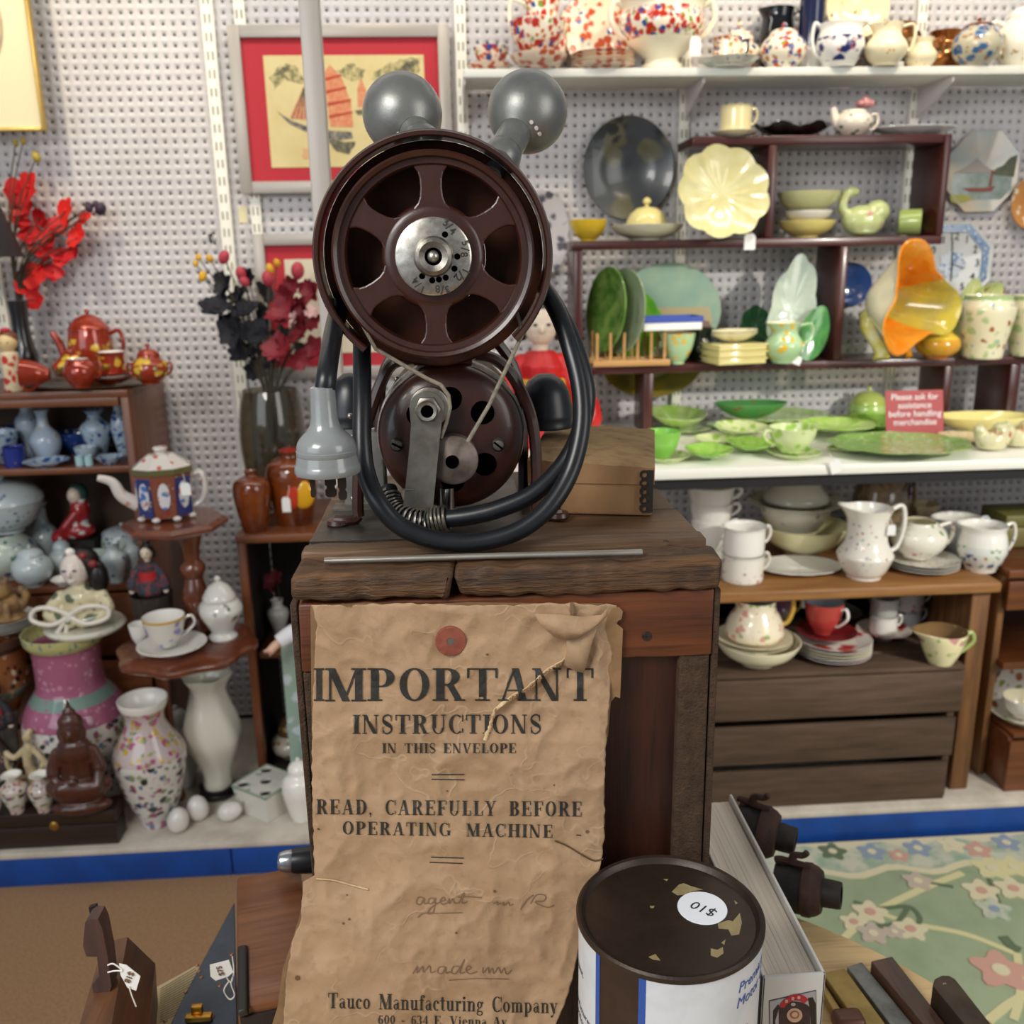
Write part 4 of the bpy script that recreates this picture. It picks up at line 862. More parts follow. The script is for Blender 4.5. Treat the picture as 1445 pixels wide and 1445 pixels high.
ob = thing('olive_tin', 'olive green lidded tin at the right edge beyond the cabinet', 'tin', spot_at(1440, 790, 2.36, .678)[0])
b = MB(); b.rbox((.02, 0, .03), (.22, .12, .055), .006); b.build('tin_body', plain('olive_paint', '#7d7442', .5), ob); b = MB(); b.rbox((.02, 0, .075), (.225, .125, .034), .006); b.build('tin_lid', plain('olive_paint2', '#6d6a34', .5), ob)

# ---- inside the cup cabinet, on the crate
T6 = CZ+.0005
pot('deep_bowl', 'cream deep bowl at the bottom of the left pile on the crate', 'bowl', 1066, 972, 118, 34, 'bowl', CG, Y=2.135, z=T6)
plates('plate', '# cream plate lying in the deep bowl under the floral pitcher', 1061, 945, 106, 2, [CG, CG], Y=2.135, z=T6+.050, dz=.008, group='cream plates under the floral pitcher')
pot('floral_pitcher', 'cream pitcher with pink roses and gilt handle on the left pile of the crate', 'pitcher', 1062, 937, 82, 53, [(0, 0), (.9, 0), (.96, .06), (1, .2), (.88, .5), (.66, .8), (.68, 1)], glaze('rose_ware', '#ecdfc4', [('#d59a86', 40, .36, .5), ('#93a86a', 46, .28, .45)]), Y=2.135, z=T6+.071, handles=((5, .95, .25, .42, .1),), hm=glaze('gilt', '#c7a04a'), lip=(180, .35, .75, .05), inner=WG)
RW = glaze('red_white', '#e4ddd2', [('#b0322c', 20, .5, .55)])
P, hz = plates('plate', '# plate of the mixed pile under the red cup', 1171, 965, 104, 5, [glaze('mauve_plate', '#cbbcbc'), WG, CG, WG, RW], Y=2.16, z=T6, dz=.0085, group='mixed plates under the red cup')
pot('saucer', 'dark red saucer under the red cup', 'saucer', 1162, 945, 84, 10, 'plate', glaze('dark_red', '#7d2326'), Y=2.165, z=T6+.0475)
pot('teacup', 'red cup with pale inside on the pile of plates', 'cup', 1157, 938, 54, 46, 'cup', glaze('cup_red', '#b5413b'), Y=2.165, z=T6+.058, handles=((-50, .85, .3, .4),), hm=WG, inner=glaze('ice', '#c3cbd6'))
pot('sugar_bowl', 'pink and cream lidded sugar bowl with gilt handles inside the cabinet', 'bowl', 1092, 905, 52, 36, 'round', [glaze('dusk_cream', '#c2b198'), glaze('mauve', '#9c6c86')], Y=2.40, z=T6, bands=(.55,), handles=((0, .8, .3, .5), (180, .8, .3, .5)), lid=('dome', .75, glaze('mauve', '#9c6c86'), .16), hm=glaze('gilt', '#c7a04a'))
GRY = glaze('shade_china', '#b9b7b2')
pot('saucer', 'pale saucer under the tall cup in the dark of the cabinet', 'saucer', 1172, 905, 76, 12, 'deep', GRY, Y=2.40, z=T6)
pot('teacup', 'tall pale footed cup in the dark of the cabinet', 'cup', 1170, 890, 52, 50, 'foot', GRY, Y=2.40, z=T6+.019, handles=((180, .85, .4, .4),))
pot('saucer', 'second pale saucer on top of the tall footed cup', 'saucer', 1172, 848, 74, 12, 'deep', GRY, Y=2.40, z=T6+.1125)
price_tag('white price tag hanging by the tall footed cup inside the cabinet', 1137, 850, 2.36, 12, 16, 1145, 838)
pot('saucer', 'cream and red saucer under the two cups in the cabinet', 'saucer', 1243, 930, 74, 12, 'plate', RW, Y=2.26, z=T6)
for k in range(2):
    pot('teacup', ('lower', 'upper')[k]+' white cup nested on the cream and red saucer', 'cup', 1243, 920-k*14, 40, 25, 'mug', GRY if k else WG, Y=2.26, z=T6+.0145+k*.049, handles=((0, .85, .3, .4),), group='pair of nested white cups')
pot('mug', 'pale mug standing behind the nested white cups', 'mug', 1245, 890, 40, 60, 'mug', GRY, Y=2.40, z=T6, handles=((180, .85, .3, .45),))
for k in range(3):
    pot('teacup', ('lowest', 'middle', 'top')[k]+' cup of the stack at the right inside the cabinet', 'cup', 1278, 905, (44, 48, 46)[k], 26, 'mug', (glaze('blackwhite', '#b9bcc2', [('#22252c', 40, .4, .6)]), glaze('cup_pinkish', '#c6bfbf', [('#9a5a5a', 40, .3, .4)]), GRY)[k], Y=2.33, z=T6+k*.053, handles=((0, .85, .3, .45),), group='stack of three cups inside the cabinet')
pot('gravy_boat', 'cream jug with pink rose and green handle on the crate', 'jug', 1324, 958, 64, 46, [(0, 0), (.5, 0), (.54, .05), (.78, .4), (.96, .8), (1, 1)], glaze('rose_jug', '#e6dcb0', [('#c98a8e', 24, .36, .5), ('#93a86a', 30, .3, .4)]), Y=2.13, z=T6, handles=((0, .85, .3, .42, .13),), hm=glaze('handle_green', '#9fb06a'), lip=(180, .42, .6, .05), inner=glaze('bronze_in', '#7d6242'))
# right edge
wall_plate('plate', 'white plate with autumn roses standing in the right-hand cabinet', 'plate', 1441, 978, 96, 98, glaze('roses', '#e6e0d2', [('#b56a3c', 26, .4, .5), ('#9a9a4a', 30, .34, .45)]), 2.30, lean=-12)
pot('saucer', 'white saucer with gilt cup at the right edge below the rose plate', 'saucer', 1440, 1028, 84, 14, 'plate', glaze('roses', ''), Y=2.16, z=.093+.1595)
pot('teacup', 'low white cup on the saucer at the right edge', 'cup', 1441, 1014, 56, 28, 'cup', WG, Y=2.16, z=.093+.174, inner=CG)
# ================================================================== LEFT SIDE
def picture(name, label, x0, x1, z0, z1, Y, fw, fm, cat='picture'):
    t = thing(name, label, cat, ((x0+x1)/2, Y, (z0+z1)/2)); w, h = x1-x0, z1-z0
    for nm, c, d in (('frame_side', (-(w-fw)/2, 0, 0), (fw, .02, h)), ('frame_side', ((w-fw)/2, 0, 0), (fw, .02, h)), ('frame_rail', (0, 0, (h-fw)/2), (w-2*fw, .02, fw)), ('frame_rail', (0, 0, -(h-fw)/2), (w-2*fw, .02, fw))):
        b = MB(); b.rbox(c, d, .002); b.build(nm, fm, t)
    return t, w, h
FRM = plain('frame_taupe', '#a8a199', .4, .2)
RED = plain('mat_red', '#b52a36', .8)
PAPER = plain('picture_paper', '#d9c994', .8, c2='#cdb97e', sc=7)
INK = plain('ink_grey', '#4a4a42', .8, c2='#8d8560', sc=110); SAIL = plain('sail_orange', '#cf7a52', .8, c2='#dba27c', sc=90); INKG = plain('ink_olive', '#77744e', .8, c2='#cbbb84', sc=70, lo=.4, hi=.6)
t, w, h = picture('junk_picture', 'red-matted picture of Chinese junks in a gray frame behind the white post', -.535, .020, 1.613, 2.015, 2.655, .030, FRM)
b = MB(); b.box((0, .004, 0), (w-.05, .003, h-.05)); b.build('red_mat', RED, t)
pw, ph = .405, .268
b = MB(); b.box((.008, .0018, -.003), (pw, .002, ph)); pa = b.build('paper', PAPER, t)
def art(pts, m, y=.0002, nm='painting'):
    q = MB(); q.prism([((x-.5)*pw+.008, (.5-v)*ph-.003) for x, v in pts], .0004, facing(0, y, 0)); q.build(nm, m, t, smooth=False)
def jag(pts, n=5, a=.012):
    o = []
    for i in range(len(pts)):
        p, q = pts[i], pts[(i+1) % len(pts)]
        for k in range(n): f = k/n; o.append((p[0]+(q[0]-p[0])*f+rng.uniform(-a, a), p[1]+(q[1]-p[1])*f+rng.uniform(-a, a)))
    return o
art(jag([(.03, .2), (.1, .1), (.16, .07), (.22, .14), (.27, .25), (.2, .24), (.12, .2), (.06, .3)], 4), INKG)
art(jag([(.06, .17), (.12, .1), (.17, .08), (.15, .14), (.1, .17)], 3, .008), INK, -.0003)
art(jag([(.45, .14), (.55, .07), (.62, .13), (.6, .2), (.55, .24), (.5, .18)], 4), INKG)
art(jag([(.66, .2), (.75, .1), (.85, .04), (.97, .02), (.98, .12), (.9, .2), (.8, .22), (.7, .24)], 5), INKG)
art(jag([(.83, .13), (.92, .05), (.97, .06), (.93, .12), (.88, .17)], 3, .008), INK, -.0003)
art([(.14, .55), (.24, .27), (.27, .34), (.285, .58)], SAIL); art([(.39, .63), (.37, .16), (.41, .08), (.48, .2), (.53, .42), (.535, .64)], SAIL); art([(.57, .46), (.575, .3), (.6, .2), (.64, .35), (.66, .45)], SAIL)
for v, x0, x1 in ((.2, .37, .48), (.31, .375, .505), (.42, .38, .53), (.53, .385, .535)):
    art([(x0, v), (x1, v-.035), (x1, v-.015), (x0, v+.03)], plain('sail_red', '#b5472e', .8), -.0003)
for k in range(5): art([(.24, .28), (.247, .28), (.155+k*.03, .56), (.148+k*.03, .56)], INK, -.0003)
art([(.06, .49), (.14, .57), (.3, .66), (.52, .68), (.53, .74), (.42, .76), (.27, .7), (.13, .6)], plain('hull_dark', '#4b4a4e', .8, c2='#a59c86', sc=60)); art(jag([(.36, .76), (.55, .77), (.5, .88), (.42, .86)], 3, .01), INK); art([(.55, .49), (.66, .47), (.65, .52), (.57, .53)], INK)
art(jag([(.2, .82), (.27, .84), (.26, .93), (.21, .92)], 3, .01), plain('wash_orange', '#d3a476', .8))
t, w, h = picture('flower_picture', 'second red-matted gray-framed picture half hidden behind dark artificial flowers', -.517, .02, 1.13, 1.512, 2.655, .030, FRM)
b = MB(); b.box((0, .004, 0), (w-.05, .003, h-.05)); b.build('red_mat', RED, t); b = MB(); b.box((.01, .0018, 0), (.40, .002, .25)); b.build('paper', plain('paper_pale', '#d9cfb6', .8), t)
x1 = aty(66, 185, 2.60).x; z0 = aty(66, 185, 2.60).z
t, w, h = picture('portrait_picture', 'cream picture with oval vignette in a thin gilt frame at top left', x1-.42, x1, z0, z0+.46, 2.60, .009, plain('frame_gilt', '#c2a052', .3, .6))
b = MB(); b.box((0, .004, 0), (w-.01, .004, h-.01)); b.build('mount', plain('mount_cream', '#e6d9b4', .8), t)
b = MB(); b.prism([(.085*math.cos(a), .12*math.sin(a)) for a in [2*PI*i/40 for i in range(40)]], .0006, facing(.055, .0012, .02)); b.build('oval_vignette', plain('vignette', '#9b8a72', .8, c2='#cbb894', sc=14), t, smooth=False)
b = MB(); b.rbox((0, .045, .1), (.03, .06, .03), .002); b.build('hanging_bracket', WHITE, t)
# lamp with black shade
lt = thing('table_lamp', 'table lamp with black tapered shade at the left edge', 'lamp', (aty(-48, 500, 2.44).x, 2.44, 1.1475))
zs0 = aty(10, 362, 2.46).z-1.1475; zs1 = aty(10, 240, 2.46).z-1.1475; Rl = (aty(32, 360, 2.46).x-lt.location.x)
b = MB(); b.lathe([(Rl, zs0), (Rl*.62, zs1), (Rl*.60, zs1), (Rl*.98, zs0)], 40); b.build('lamp_shade', plain('shade_black', '#17161a', .6, c2='#26242a', sc=30), lt)
b = MB(); b.lathe([(0, 0), (.06, 0), (.062, .01), (.02, .02), (.022, .05), (.035, .09), (.02, .15), (.01, .18), (.01, zs1-.02), (0, zs1-.02)], 24); b.build('lamp_base', plain('lamp_black', '#141214', .3), lt)
# flowers
def petal_mb(r, n, cup, seed, w=.62):
    q = MB(); R_ = random.Random(seed)
    for k in range(n):
        a = 2*PI*k/n + R_.uniform(-.2, .2); l = r*R_.uniform(.85, 1.15); M = Matrix.Rotation(a, 4, 'Z') @ Matrix.Rotation(-cup-R_.uniform(-.2, .3), 4, 'Y')
        rows = []
        vs = []
        for i in range(5):
            f = i/4; hw_ = l*w*math.sin(PI*min(.15+f*.80, 1))**.8
            for j in (-1, -.4, .4, 1): vs.append(M @ Vector((l*f, hw_*j, -.18*l*f*f + .10*l*(j*j)*f + R_.uniform(-.03, .03)*l)))
        fs = [(i*4+j, i*4+j+1, (i+1)*4+j+1, (i+1)*4+j) for i in range(4) for j in range(3)]
        q.add(vs, fs)
    q.ball((0, 0, r*.08), r*.13, 6, 4); return q
def bouquet(name, label, base, stems_top, flowers, buds, stem_m, vase=None):
    t = thing(name, label, 'flowers', base)
    B = Vector(base); fm = {}
    sm = MB(); 
    for (p, m, r, kind) in flowers+buds:
        q = Vector(p)-B; c = Vector((q.x*.25, 0, q.z*.55))
        sm.tube(catmull([(rng.uniform(-.008, .008), rng.uniform(-.008, .008), -.02), c, q], 4), .0016, 5)
    tag(sm.build('stems', stem_m, t), kind='stuff')
    for i, (p, m, r, kind) in enumerate(flowers):
        key = (m.name, kind, i % 4); 
        if key not in fm: fm[key] = petal_mb(1.0, 9 if kind == 'b' else 5, .5 if kind == 'b' else .25, i+3, .40 if kind == 'b' else .62).mesh('flower', m, True, 80)
        o = bpy.data.objects.new('flower', fm[key]); COL.objects.link(o); o.parent = t; o.location = Vector(p)-B; o.scale = (r, r, r)
        o.rotation_euler = (rad(75)+rng.uniform(-.6, .5), rng.uniform(-.4, .4), rng.uniform(-.9, .9))
    for i, (p, m, r, kind) in enumerate(buds):
        q = MB(); q.ball((0, 0, 0), (r, r, r*1.35), 8, 6); q.build('bud', m, t, Vector(p)-B, (rng.uniform(-.6, .6), rng.uniform(-.6, .6), 0))
    return t
RP = plain('petal_red', '#d8151e', .6, c2='#b01019', sc=60, sub=.0); RP2 = plain('petal_scarlet', '#e8281f', .6, c2='#c8161c', sc=60); BUDY = plain('bud_yellow', '#a8963c', .6); BUDD = plain('bud_dark', '#3a2a3a', .6); STM = plain('stem_brown', '#3f3a2c', .7)
vb = pot('black_vase', 'slim black vase behind the kokeshi doll holding red orchids', 'vase', 42, 545, 34, 110, 'waist', plain('vase_black', '#1a1718', .25, coat=.5), Y=2.56, z=1.1475)
Yf = 2.585
fl = [(aty(px, py, Yf+dy), m, r*.00185, 'o') for px, py, r, dy, m in ((42, 262, 22, 0, RP2), (22, 270, 18, .02, RP), (30, 292, 18, .03, RP), (58, 305, 16, .02, RP), (95, 296, 20, -.01, RP2), (118, 310, 17, 0, RP2), (82, 318, 16, .02, RP), (112, 335, 18, -.02, RP2), (72, 335, 18, 0, RP), (42, 330, 18, .02, RP), (58, 355, 17, 0, RP), (88, 362, 17, .01, RP), (48, 388, 19, -.02, RP2), (36, 400, 18, -.01, RP2), (75, 385, 15, 0, RP), (52, 424, 15, -.02, RP2), (62, 372, 15, 0, RP2), (105, 348, 14, .02, RP), (26, 312, 15, .02, RP))]
bd = [(aty(px, py, Yf), m, r*.0018, 'u') for px, py, r, m in ((22, 199, 4, BUDY), (33, 196, 4, BUDY), (52, 219, 6, BUDY), (127, 291, 6, BUDD), (144, 294, 8, BUDD), (138, 288, 5, BUDD))]
bouquet('orchid_stems', 'bright red artificial orchids arching beside the black lampshade', (vb.location.x, 2.56, 1.1475+.20), None, fl, bd, STM)
# glass vase with dark flowers
GLS = plain('smoke_glass', '#a39c8c', .03, trans=.95, ior=1.35, coat=.5)
Yg = 2.545
gv = pot('glass_vase', 'tall smoky glass vase with black and dark red artificial flowers in it', 'vase', 393, 700, 92, 165, [(0, 0), (.62, 0), (.7, .04), (.9, .3), (1, .6), (.92, .85), (.8, 1)], GLS, Y=Yg, z=.789)
gv.location.z = .789; gx = gv.location.x
BK = plain('petal_black', '#101018', .7, c2='#20202c', sc=60); DR = plain('petal_wine', '#741826', .6, c2='#9a2a34', sc=60); PKB = plain('petal_rosebud', '#b23a48', .6); PKW = plain('petal_pale', '#cda7a2', .6)
fl = [(aty(px, py, Yg+dy), m, r*.00178, 'b') for px, py, r, dy, m in ((318, 402, 22, 0, BK), (306, 436, 24, -.02, BK), (340, 418, 20, .02, BK), (345, 440, 22, 0, BK), (330, 470, 26, -.02, BK), (362, 470, 24, 0, BK), (345, 500, 24, 0, BK), (378, 440, 22, .02, BK), (372, 415, 20, .03, BK), (385, 505, 22, .01, BK), (360, 520, 20, .02, BK), (398, 478, 22, 0, BK), (430, 500, 20, .02, BK), (405, 420, 24, -.01, DR), (428, 435, 22, -.02, DR), (395, 450, 22, -.03, DR), (394, 492, 26, -.04, DR), (425, 470, 24, -.03, DR), (440, 410, 20, 0, DR), (418, 508, 20, -.03, DR), (440, 455, 20, -.02, DR), (412, 400, 16, 0, DR), (415, 452, 12, -.05, PKW), (441, 442, 12, -.04, PKW), (350, 390, 16, .02, BK), (445, 490, 20, -.01, DR), (320, 455, 20, .01, BK))]
bd = [(aty(px, py, Yg), m, r*.00175, 'u') for px, py, r, m in ((316, 363, 8, PKB), (340, 386, 8, PKB), (345, 397, 7, PKB), (378, 393, 9, PKB), (420, 382, 10, PKB), (280, 363, 4, plain('berry_yellow', '#d8a41e', .5)), (296, 365, 5, plain('berry_yellow', '', .5)), (276, 372, 4, plain('berry_yellow', '', .5)), (286, 390, 6, plain('berry_yellow', '', .5)), (391, 371, 5, plain('berry_yellow', '', .5)), (381, 379, 6, plain('berry_yellow', '', .5)))]
bouquet('dark_flowers', 'black and wine red artificial flowers with yellow berries in the smoky glass vase', (gx, Yg, .79+.2), None, fl, bd, STM)
# amber jars on the low cabinet
T7 = .093+.6955
AMBG = plain('amber_glaze', '#7d3a12', .08, c2='#3a1708', sc=14, coat=.6)
pot('amber_jar', 'shiny brown glazed jar with small neck on the low dark cabinet', 'jar', 361, 754, 52, 84, [(0, 0), (.6, 0), (.64, .03), (.9, .4), (1, .68), (.85, .84), (.32, .92), (.34, 1)], AMBG, Y=2.355, z=T7)
aj = pot('amber_jar', 'larger brown glazed jar with red and yellow spot and price tag', 'jar', 418, 752, 72, 100, [(0, 0), (.68, 0), (.72, .03), (.92, .4), (1, .66), (.85, .84), (.4, .93), (.42, 1)], AMBG, Y=2.41, z=T7, lid=('flatlid', .04, plain('lid_red', '#8f2a1c', .3), .05))
s = mpp(aj.location)
q = MB(); q.ball((18*s, -29*s, 46*s), (16*s, 5*s, 20*s), 14, 8); q.build('yellow_spot', glaze('spot_yellow', '#dba21e'), aj)
q = MB(); q.ball((4*s, -31*s, 48*s), (10*s, 5*s, 22*s), 14, 8); q.build('red_spot', glaze('spot_red', '#c23a22'), aj)
price_tag('white price tag on string against the larger brown jar', 404, 712, 2.335, 12, 22, 408, 685)
# inside low cabinet
pot('small_vase', 'small white vase in the dark cabinet behind the old box', 'vase', 394, 886, 30, 50, 'baluster', GRY, Y=2.45, z=.093+.3685)
bouquet('red_flower', 'single dark red artificial flower in the small white vase', (aty(394, 845, 2.45).x, 2.45, .093+.3685+.09), None, [(aty(388, 822, 2.42), plain('petal_dusk', '#5e1420', .7), .035, 'b')], [], STM)
dl = thing('porcelain_doll', 'porcelain doll in white sleeve reaching out from behind the envelope', 'doll', spot_at(455, 1050, 2.215, .0935)[0])
s = mpp(dl.location); zt = aty(412, 895, 2.16).z-.0935
blob('body', [('t', catmull([(0, 0, .052), (.0, 0, zt*.5), (-.005, 0, zt)], 4), [.05, .05, .05, .045, .04, .035, .03, .03, .028]), ('b', (-.005, 0, zt+.05), (.03, .03, .034))], plain('doll_dress', '#3f4a3c', .8, c2='#22302a', sc=40), dl)
q = MB(); q.tube(catmull([(0, -.01, zt), (-.05, -.04, zt+.006), (-.09, -.06, zt-.012)], 4), [.02, .02, .022, .022, .022, .021, .02, .019, .018], 10); q.build('sleeve', plain('sleeve_white', '#d9d9de', .8), dl)
blob('hand', [('t', [(-.09, -.06, zt-.012), (-.108, -.068, zt-.028)], [.011, .011])]+[('t', [(-.106, -.068+k*.004, zt-.026+k*.003), (-.123, -.076+k*.005, zt-.027-k*.004)], [.0042, .003]) for k in range(4)]+[('t', [(-.102, -.06, zt-.03), (-.113, -.062, zt-.044)], [.0042, .003])], plain('porcelain_skin', '#d2a890', .4), dl, .0022, 2)
# ---- top of the china cabinet
T8 = 1.1475
tr = pot('silver_tray', 'dark scalloped oval metal tray carrying the red lustre tea set', 'tray', 132, 545, 190, 5, [(0, 0), (.8, 0), (.86, .2), (.96, .7), (1, 1)], plain('tray_metal', '#5d5348', .3, .8, c2='#8d8272', sc=30), Y=2.45, z=T8, rfun=lambda a, r, z: r*(1+.03*math.cos(10*a)*z)*(1 if abs(math.cos(a)) > 2 else 1)); tr.scale = (1, .62, 1)
REDL = plain('red_lustre', '#8f2a16', .12, .25, c2='#a83a1c', sc=20, coat=.6)
REDP = glaze('red_lustre_flower', '#94301a', [('#d8b23c', 36, .46, .5), ('#e4d9a0', 60, .22, .4), ('#5e6a30', 40, .3, .4)], rough=.1)
T8t = T8+.0102
pot('teapot', 'red lustre coffee pot with yellow flowers standing on the tray', 'teapot', 134, 530, 62, 66, 'tank', [REDL, REDP, REDL], Y=2.48, z=T8t, bands=(.12, .86), spout=(182, .25, .98, .9, .28, .14), handles=((0, .92, .35, .55, .12),), lid=('lid', .34, REDL, .12), hm=REDL)
pot('sugar_pot', 'red lustre lidded sugar pot with yellow flower at the right of the tray', 'pot', 199, 534, 50, 36, 'round', [REDL, REDP], Y=2.45, z=T8t, bands=(.2,), handles=((180, .7, .3, .3), (0, .7, .3, .3)), lid=('dome', .3, REDL, .14))
pot('creamer', 'red lustre cream jug with yellow flowers in the middle of the tray', 'jug', 119, 536, 44, 38, 'round', [REDL, REDP], Y=2.40, z=T8t, handles=((10, .8, .3, .4),), lip=(180, .3, .7), inner=WG)
plates('saucer', '# red-edged saucer of the pile under the front lustre cup', 158, 535, 66, 3, [REDL, WG, REDL], Y=2.43, z=T8t, dz=.006, group='red lustre saucers', cat='saucer')
pot('teacup', 'red lustre cup with yellow flower on the saucers', 'cup', 160, 526, 38, 30, 'mug', [REDL, REDP, REDL], Y=2.43, z=T8t+.0215, bands=(.15, .85), handles=((180, .85, .3, .4),), inner=WG)
for px, py, ry, rz, lb, Y_ in ((58, 520, -84, 10, 'red lustre cup lying on its side with white inside showing, leftmost on tray', 2.40), (86, 520, 78, 30, 'red lustre cup lying on its side turned away on the tray', 2.42)):
    P, s = spot_at(px, py, Y_, T8t); b = shell_mb(PR['cup'], 19*s, 36*s, .002); o = b.build('teacup', [REDL]); 
    e = thing('teacup', lb, 'cup', P+Vector((.0, 0, 19*s))); o.name = 'body'; o.parent = e; o.rotation_euler = (0, rad(ry), rad(rz)); o.location = (0.018 if ry < 0 else -.018, 0, 0)
    q = MB(); q.lathe([(0, .004), (17*s, 34*s), (17.6*s, 35.5*s)], 24); l = q.build('white_inside', WG, o)
    handle_mb(15*s, 30*s, 9*s, 9*s, 8*s, 1.8*s, 200).build('handle', REDL, o)
    o.data.materials[0] = REDP if ry > 0 else REDL
pot('bowl', 'white bowl behind the lying lustre cups', 'bowl', 104, 522, 34, 22, 'bowl', WG, Y=2.54, z=T8t)
kk = thing('kokeshi_doll', 'red and white wooden kokeshi doll at the left end of the cabinet top', 'doll', spot_at(34, 548, 2.39, T8)[0])
b = MB(); b.lathe([(0, 0), (.020, 0), (.022, .004), (.019, .04), (.022, .075), (.021, .092), (.012, .098), (0, .098)], 24); b.build('body', glaze('kokeshi_body', '#e0cfae', [('#c2372c', 40, .5, .6)]), kk)
b = MB(); b.ball((0, 0, .118), (.024, .023, .024), 20, 12); b.build('head', plain('kokeshi_skin', '#dcc08c', .4), kk)
b = MB(); b.ball((0, .004, .126), (.0245, .0225, .0205), 20, 12); b.build('hair', plain('kokeshi_hair', '#6b3a24', .4), kk); b = MB(); b.ball((0, 0, .146), (.012, .012, .006), 10, 6); b.build('red_topknot', RED, kk)
for sx in (-1, 1):
    b = MB(); b.ball((sx*.008+.003, -.0222, .118), (.0026, .0014, .0012), 8, 5); b.build('eye', BLACK, kk)
# ---- blue and white shelf
T9 = .093+.8613
BW = glaze('blue_white', '#a9bccb', [('#2d4f8d', 44, .36, .55), ('#1f3a78', 80, .26, .45)]); BWD = glaze('blue_dark', '#27407e', [('#aebfd0', 60, .3, .5)]); BWP = glaze('blue_pale', '#aebdca', [('#5f80a8', 50, .3, .4)])
N_ = 'on the upper china cabinet shelf'
for (nm, lb, cat, px, py, w, h, pf, m, Y) in (
 ('bowl', 'blue and white bowl at the left edge '+N_, 'bowl', 12, 655, 66, 46, 'bowl', BW, 2.48), ('vase', 'pale blue vase with flared neck '+N_, 'vase', 41, 655, 36, 76, 'baluster', BWP, 2.55), ('bottle_vase', 'blue white bottle vase with gold figure '+N_, 'vase', 78, 662, 46, 76, 'bottle', glaze('bottle_fig', '#a9b8c8', [('#b89a4a', 50, .3, .4), ('#36558f', 44, .3, .4)]), 2.47),
 ('vase', 'dark blue patterned vase with wide mouth '+N_, 'vase', 147, 660, 50, 76, 'vase', BW, 2.50), ('small_cup', 'deep blue cup with gold '+N_, 'cup', 32, 664, 30, 28, 'mug', glaze('blue_gold', '#1f2f80', [('#c09a3c', 60, .26, .4)]), 2.43), ('small_bowl', 'pale blue bowl between the two tall vases '+N_, 'bowl', 124, 655, 32, 20, 'bowl', BWP, 2.46),
 ('vase', 'blue and white vase at the right end '+N_, 'vase', 177, 655, 26, 76, 'fvase', BW, 2.52), ('small_vase', 'dark blue jar at the left back '+N_, 'jar', 20, 640, 40, 40, 'round', BWD, 2.57), ('tea_bowl', 'dark blue dish behind the bottle vase '+N_, 'dish', 110, 640, 54, 30, 'bowl', BWD, 2.57), ('saucer', 'low blue and white dish before the bottle vase '+N_, 'dish', 68, 668, 62, 8, 'plate', BW, 2.41), ('saucer', 'low blue dish before the wide-mouthed vase '+N_, 'dish', 158, 668, 40, 10, 'plate', BW, 2.42)):
    pot(nm, lb, cat, px, py, w, h, pf, m, Y=Y, z=T9)
for k, px in enumerate((114, 127)): pot('glass_cup', ('left', 'right')[k]+' tiny pale glass cup of a pair on the upper china shelf', 'cup', px, 664, 12, 14, 'mug', glaze('pale_aqua', '#a9cdd2'), Y=2.40, z=T9, group='pair of tiny pale cups')
# ---- lower china shelf
T10 = .093+.5543
PW = glaze('pale_porcelain', '#b9c4c6', [('#566c90', 46, .28, .42), ('#7d9a80', 50, .26, .35)]); GJ = glaze('green_jar', '#b5c0b4', [('#3a5a8a', 34, .36, .5), ('#4e7d58', 40, .3, .4)])
N_ = 'on the lower china cabinet shelf'
for (nm, lb, cat, px, py, w, h, pf, m, Y, kw) in (
 ('jar', 'large pale jar with green panels at the left edge '+N_, 'jar', 16, 815, 86, 62, 'round', GJ, 2.44, {}), ('vase', 'tall pale vase at the back '+N_, 'vase', 64, 770, 44, 86, 'bottle', PW, 2.58, {}),
 ('ginger_jar', 'round pale ginger jar with little landscape '+N_, 'jar', 57, 822, 54, 44, 'round', PW, 2.40, dict(lid=('dome', .2, PW, .1))), ('ginger_jar', 'white lidded ginger jar in the middle '+N_, 'jar', 100, 808, 46, 46, 'ginger', PW, 2.45, dict(lid=('dome', .3, PW, .12))),
 ('covered_jar', 'wide pale jar with painted figures '+N_, 'jar', 163, 775, 70, 52, 'tank', GJ, 2.52, dict(lid=('dome', .2, PW, .1))), ('bowl', 'pale green bowl beside the white ginger jar '+N_, 'bowl', 134, 812, 48, 34, 'bowl', GJ, 2.46, {}),
 ('vase', 'small white footed vase near the cabinet side '+N_, 'vase', 166, 824, 34, 56, 'baluster', PW, 2.42, {}), ('vase', 'second small white footed vase against the cabinet side '+N_, 'vase', 191, 822, 26, 56, 'baluster', PW, 2.44, {}), ('dish', 'low white dish at the front '+N_, 'dish', 92, 826, 36, 9, 'plate', WG, 2.385, {})):
    pot(nm, lb, cat, px, py, w, h, pf, m, Y=Y, z=T10, **kw)
P, s = spot_at(22, 752, 2.46, T10)
pot('tureen', 'gray and blue covered tureen on the large pale jar at the left edge', 'tureen', 20, 765, 100, 44, 'bowl', PW, Y=2.45, z=T10+.1205, lid=('dome', .7, PW, .12))
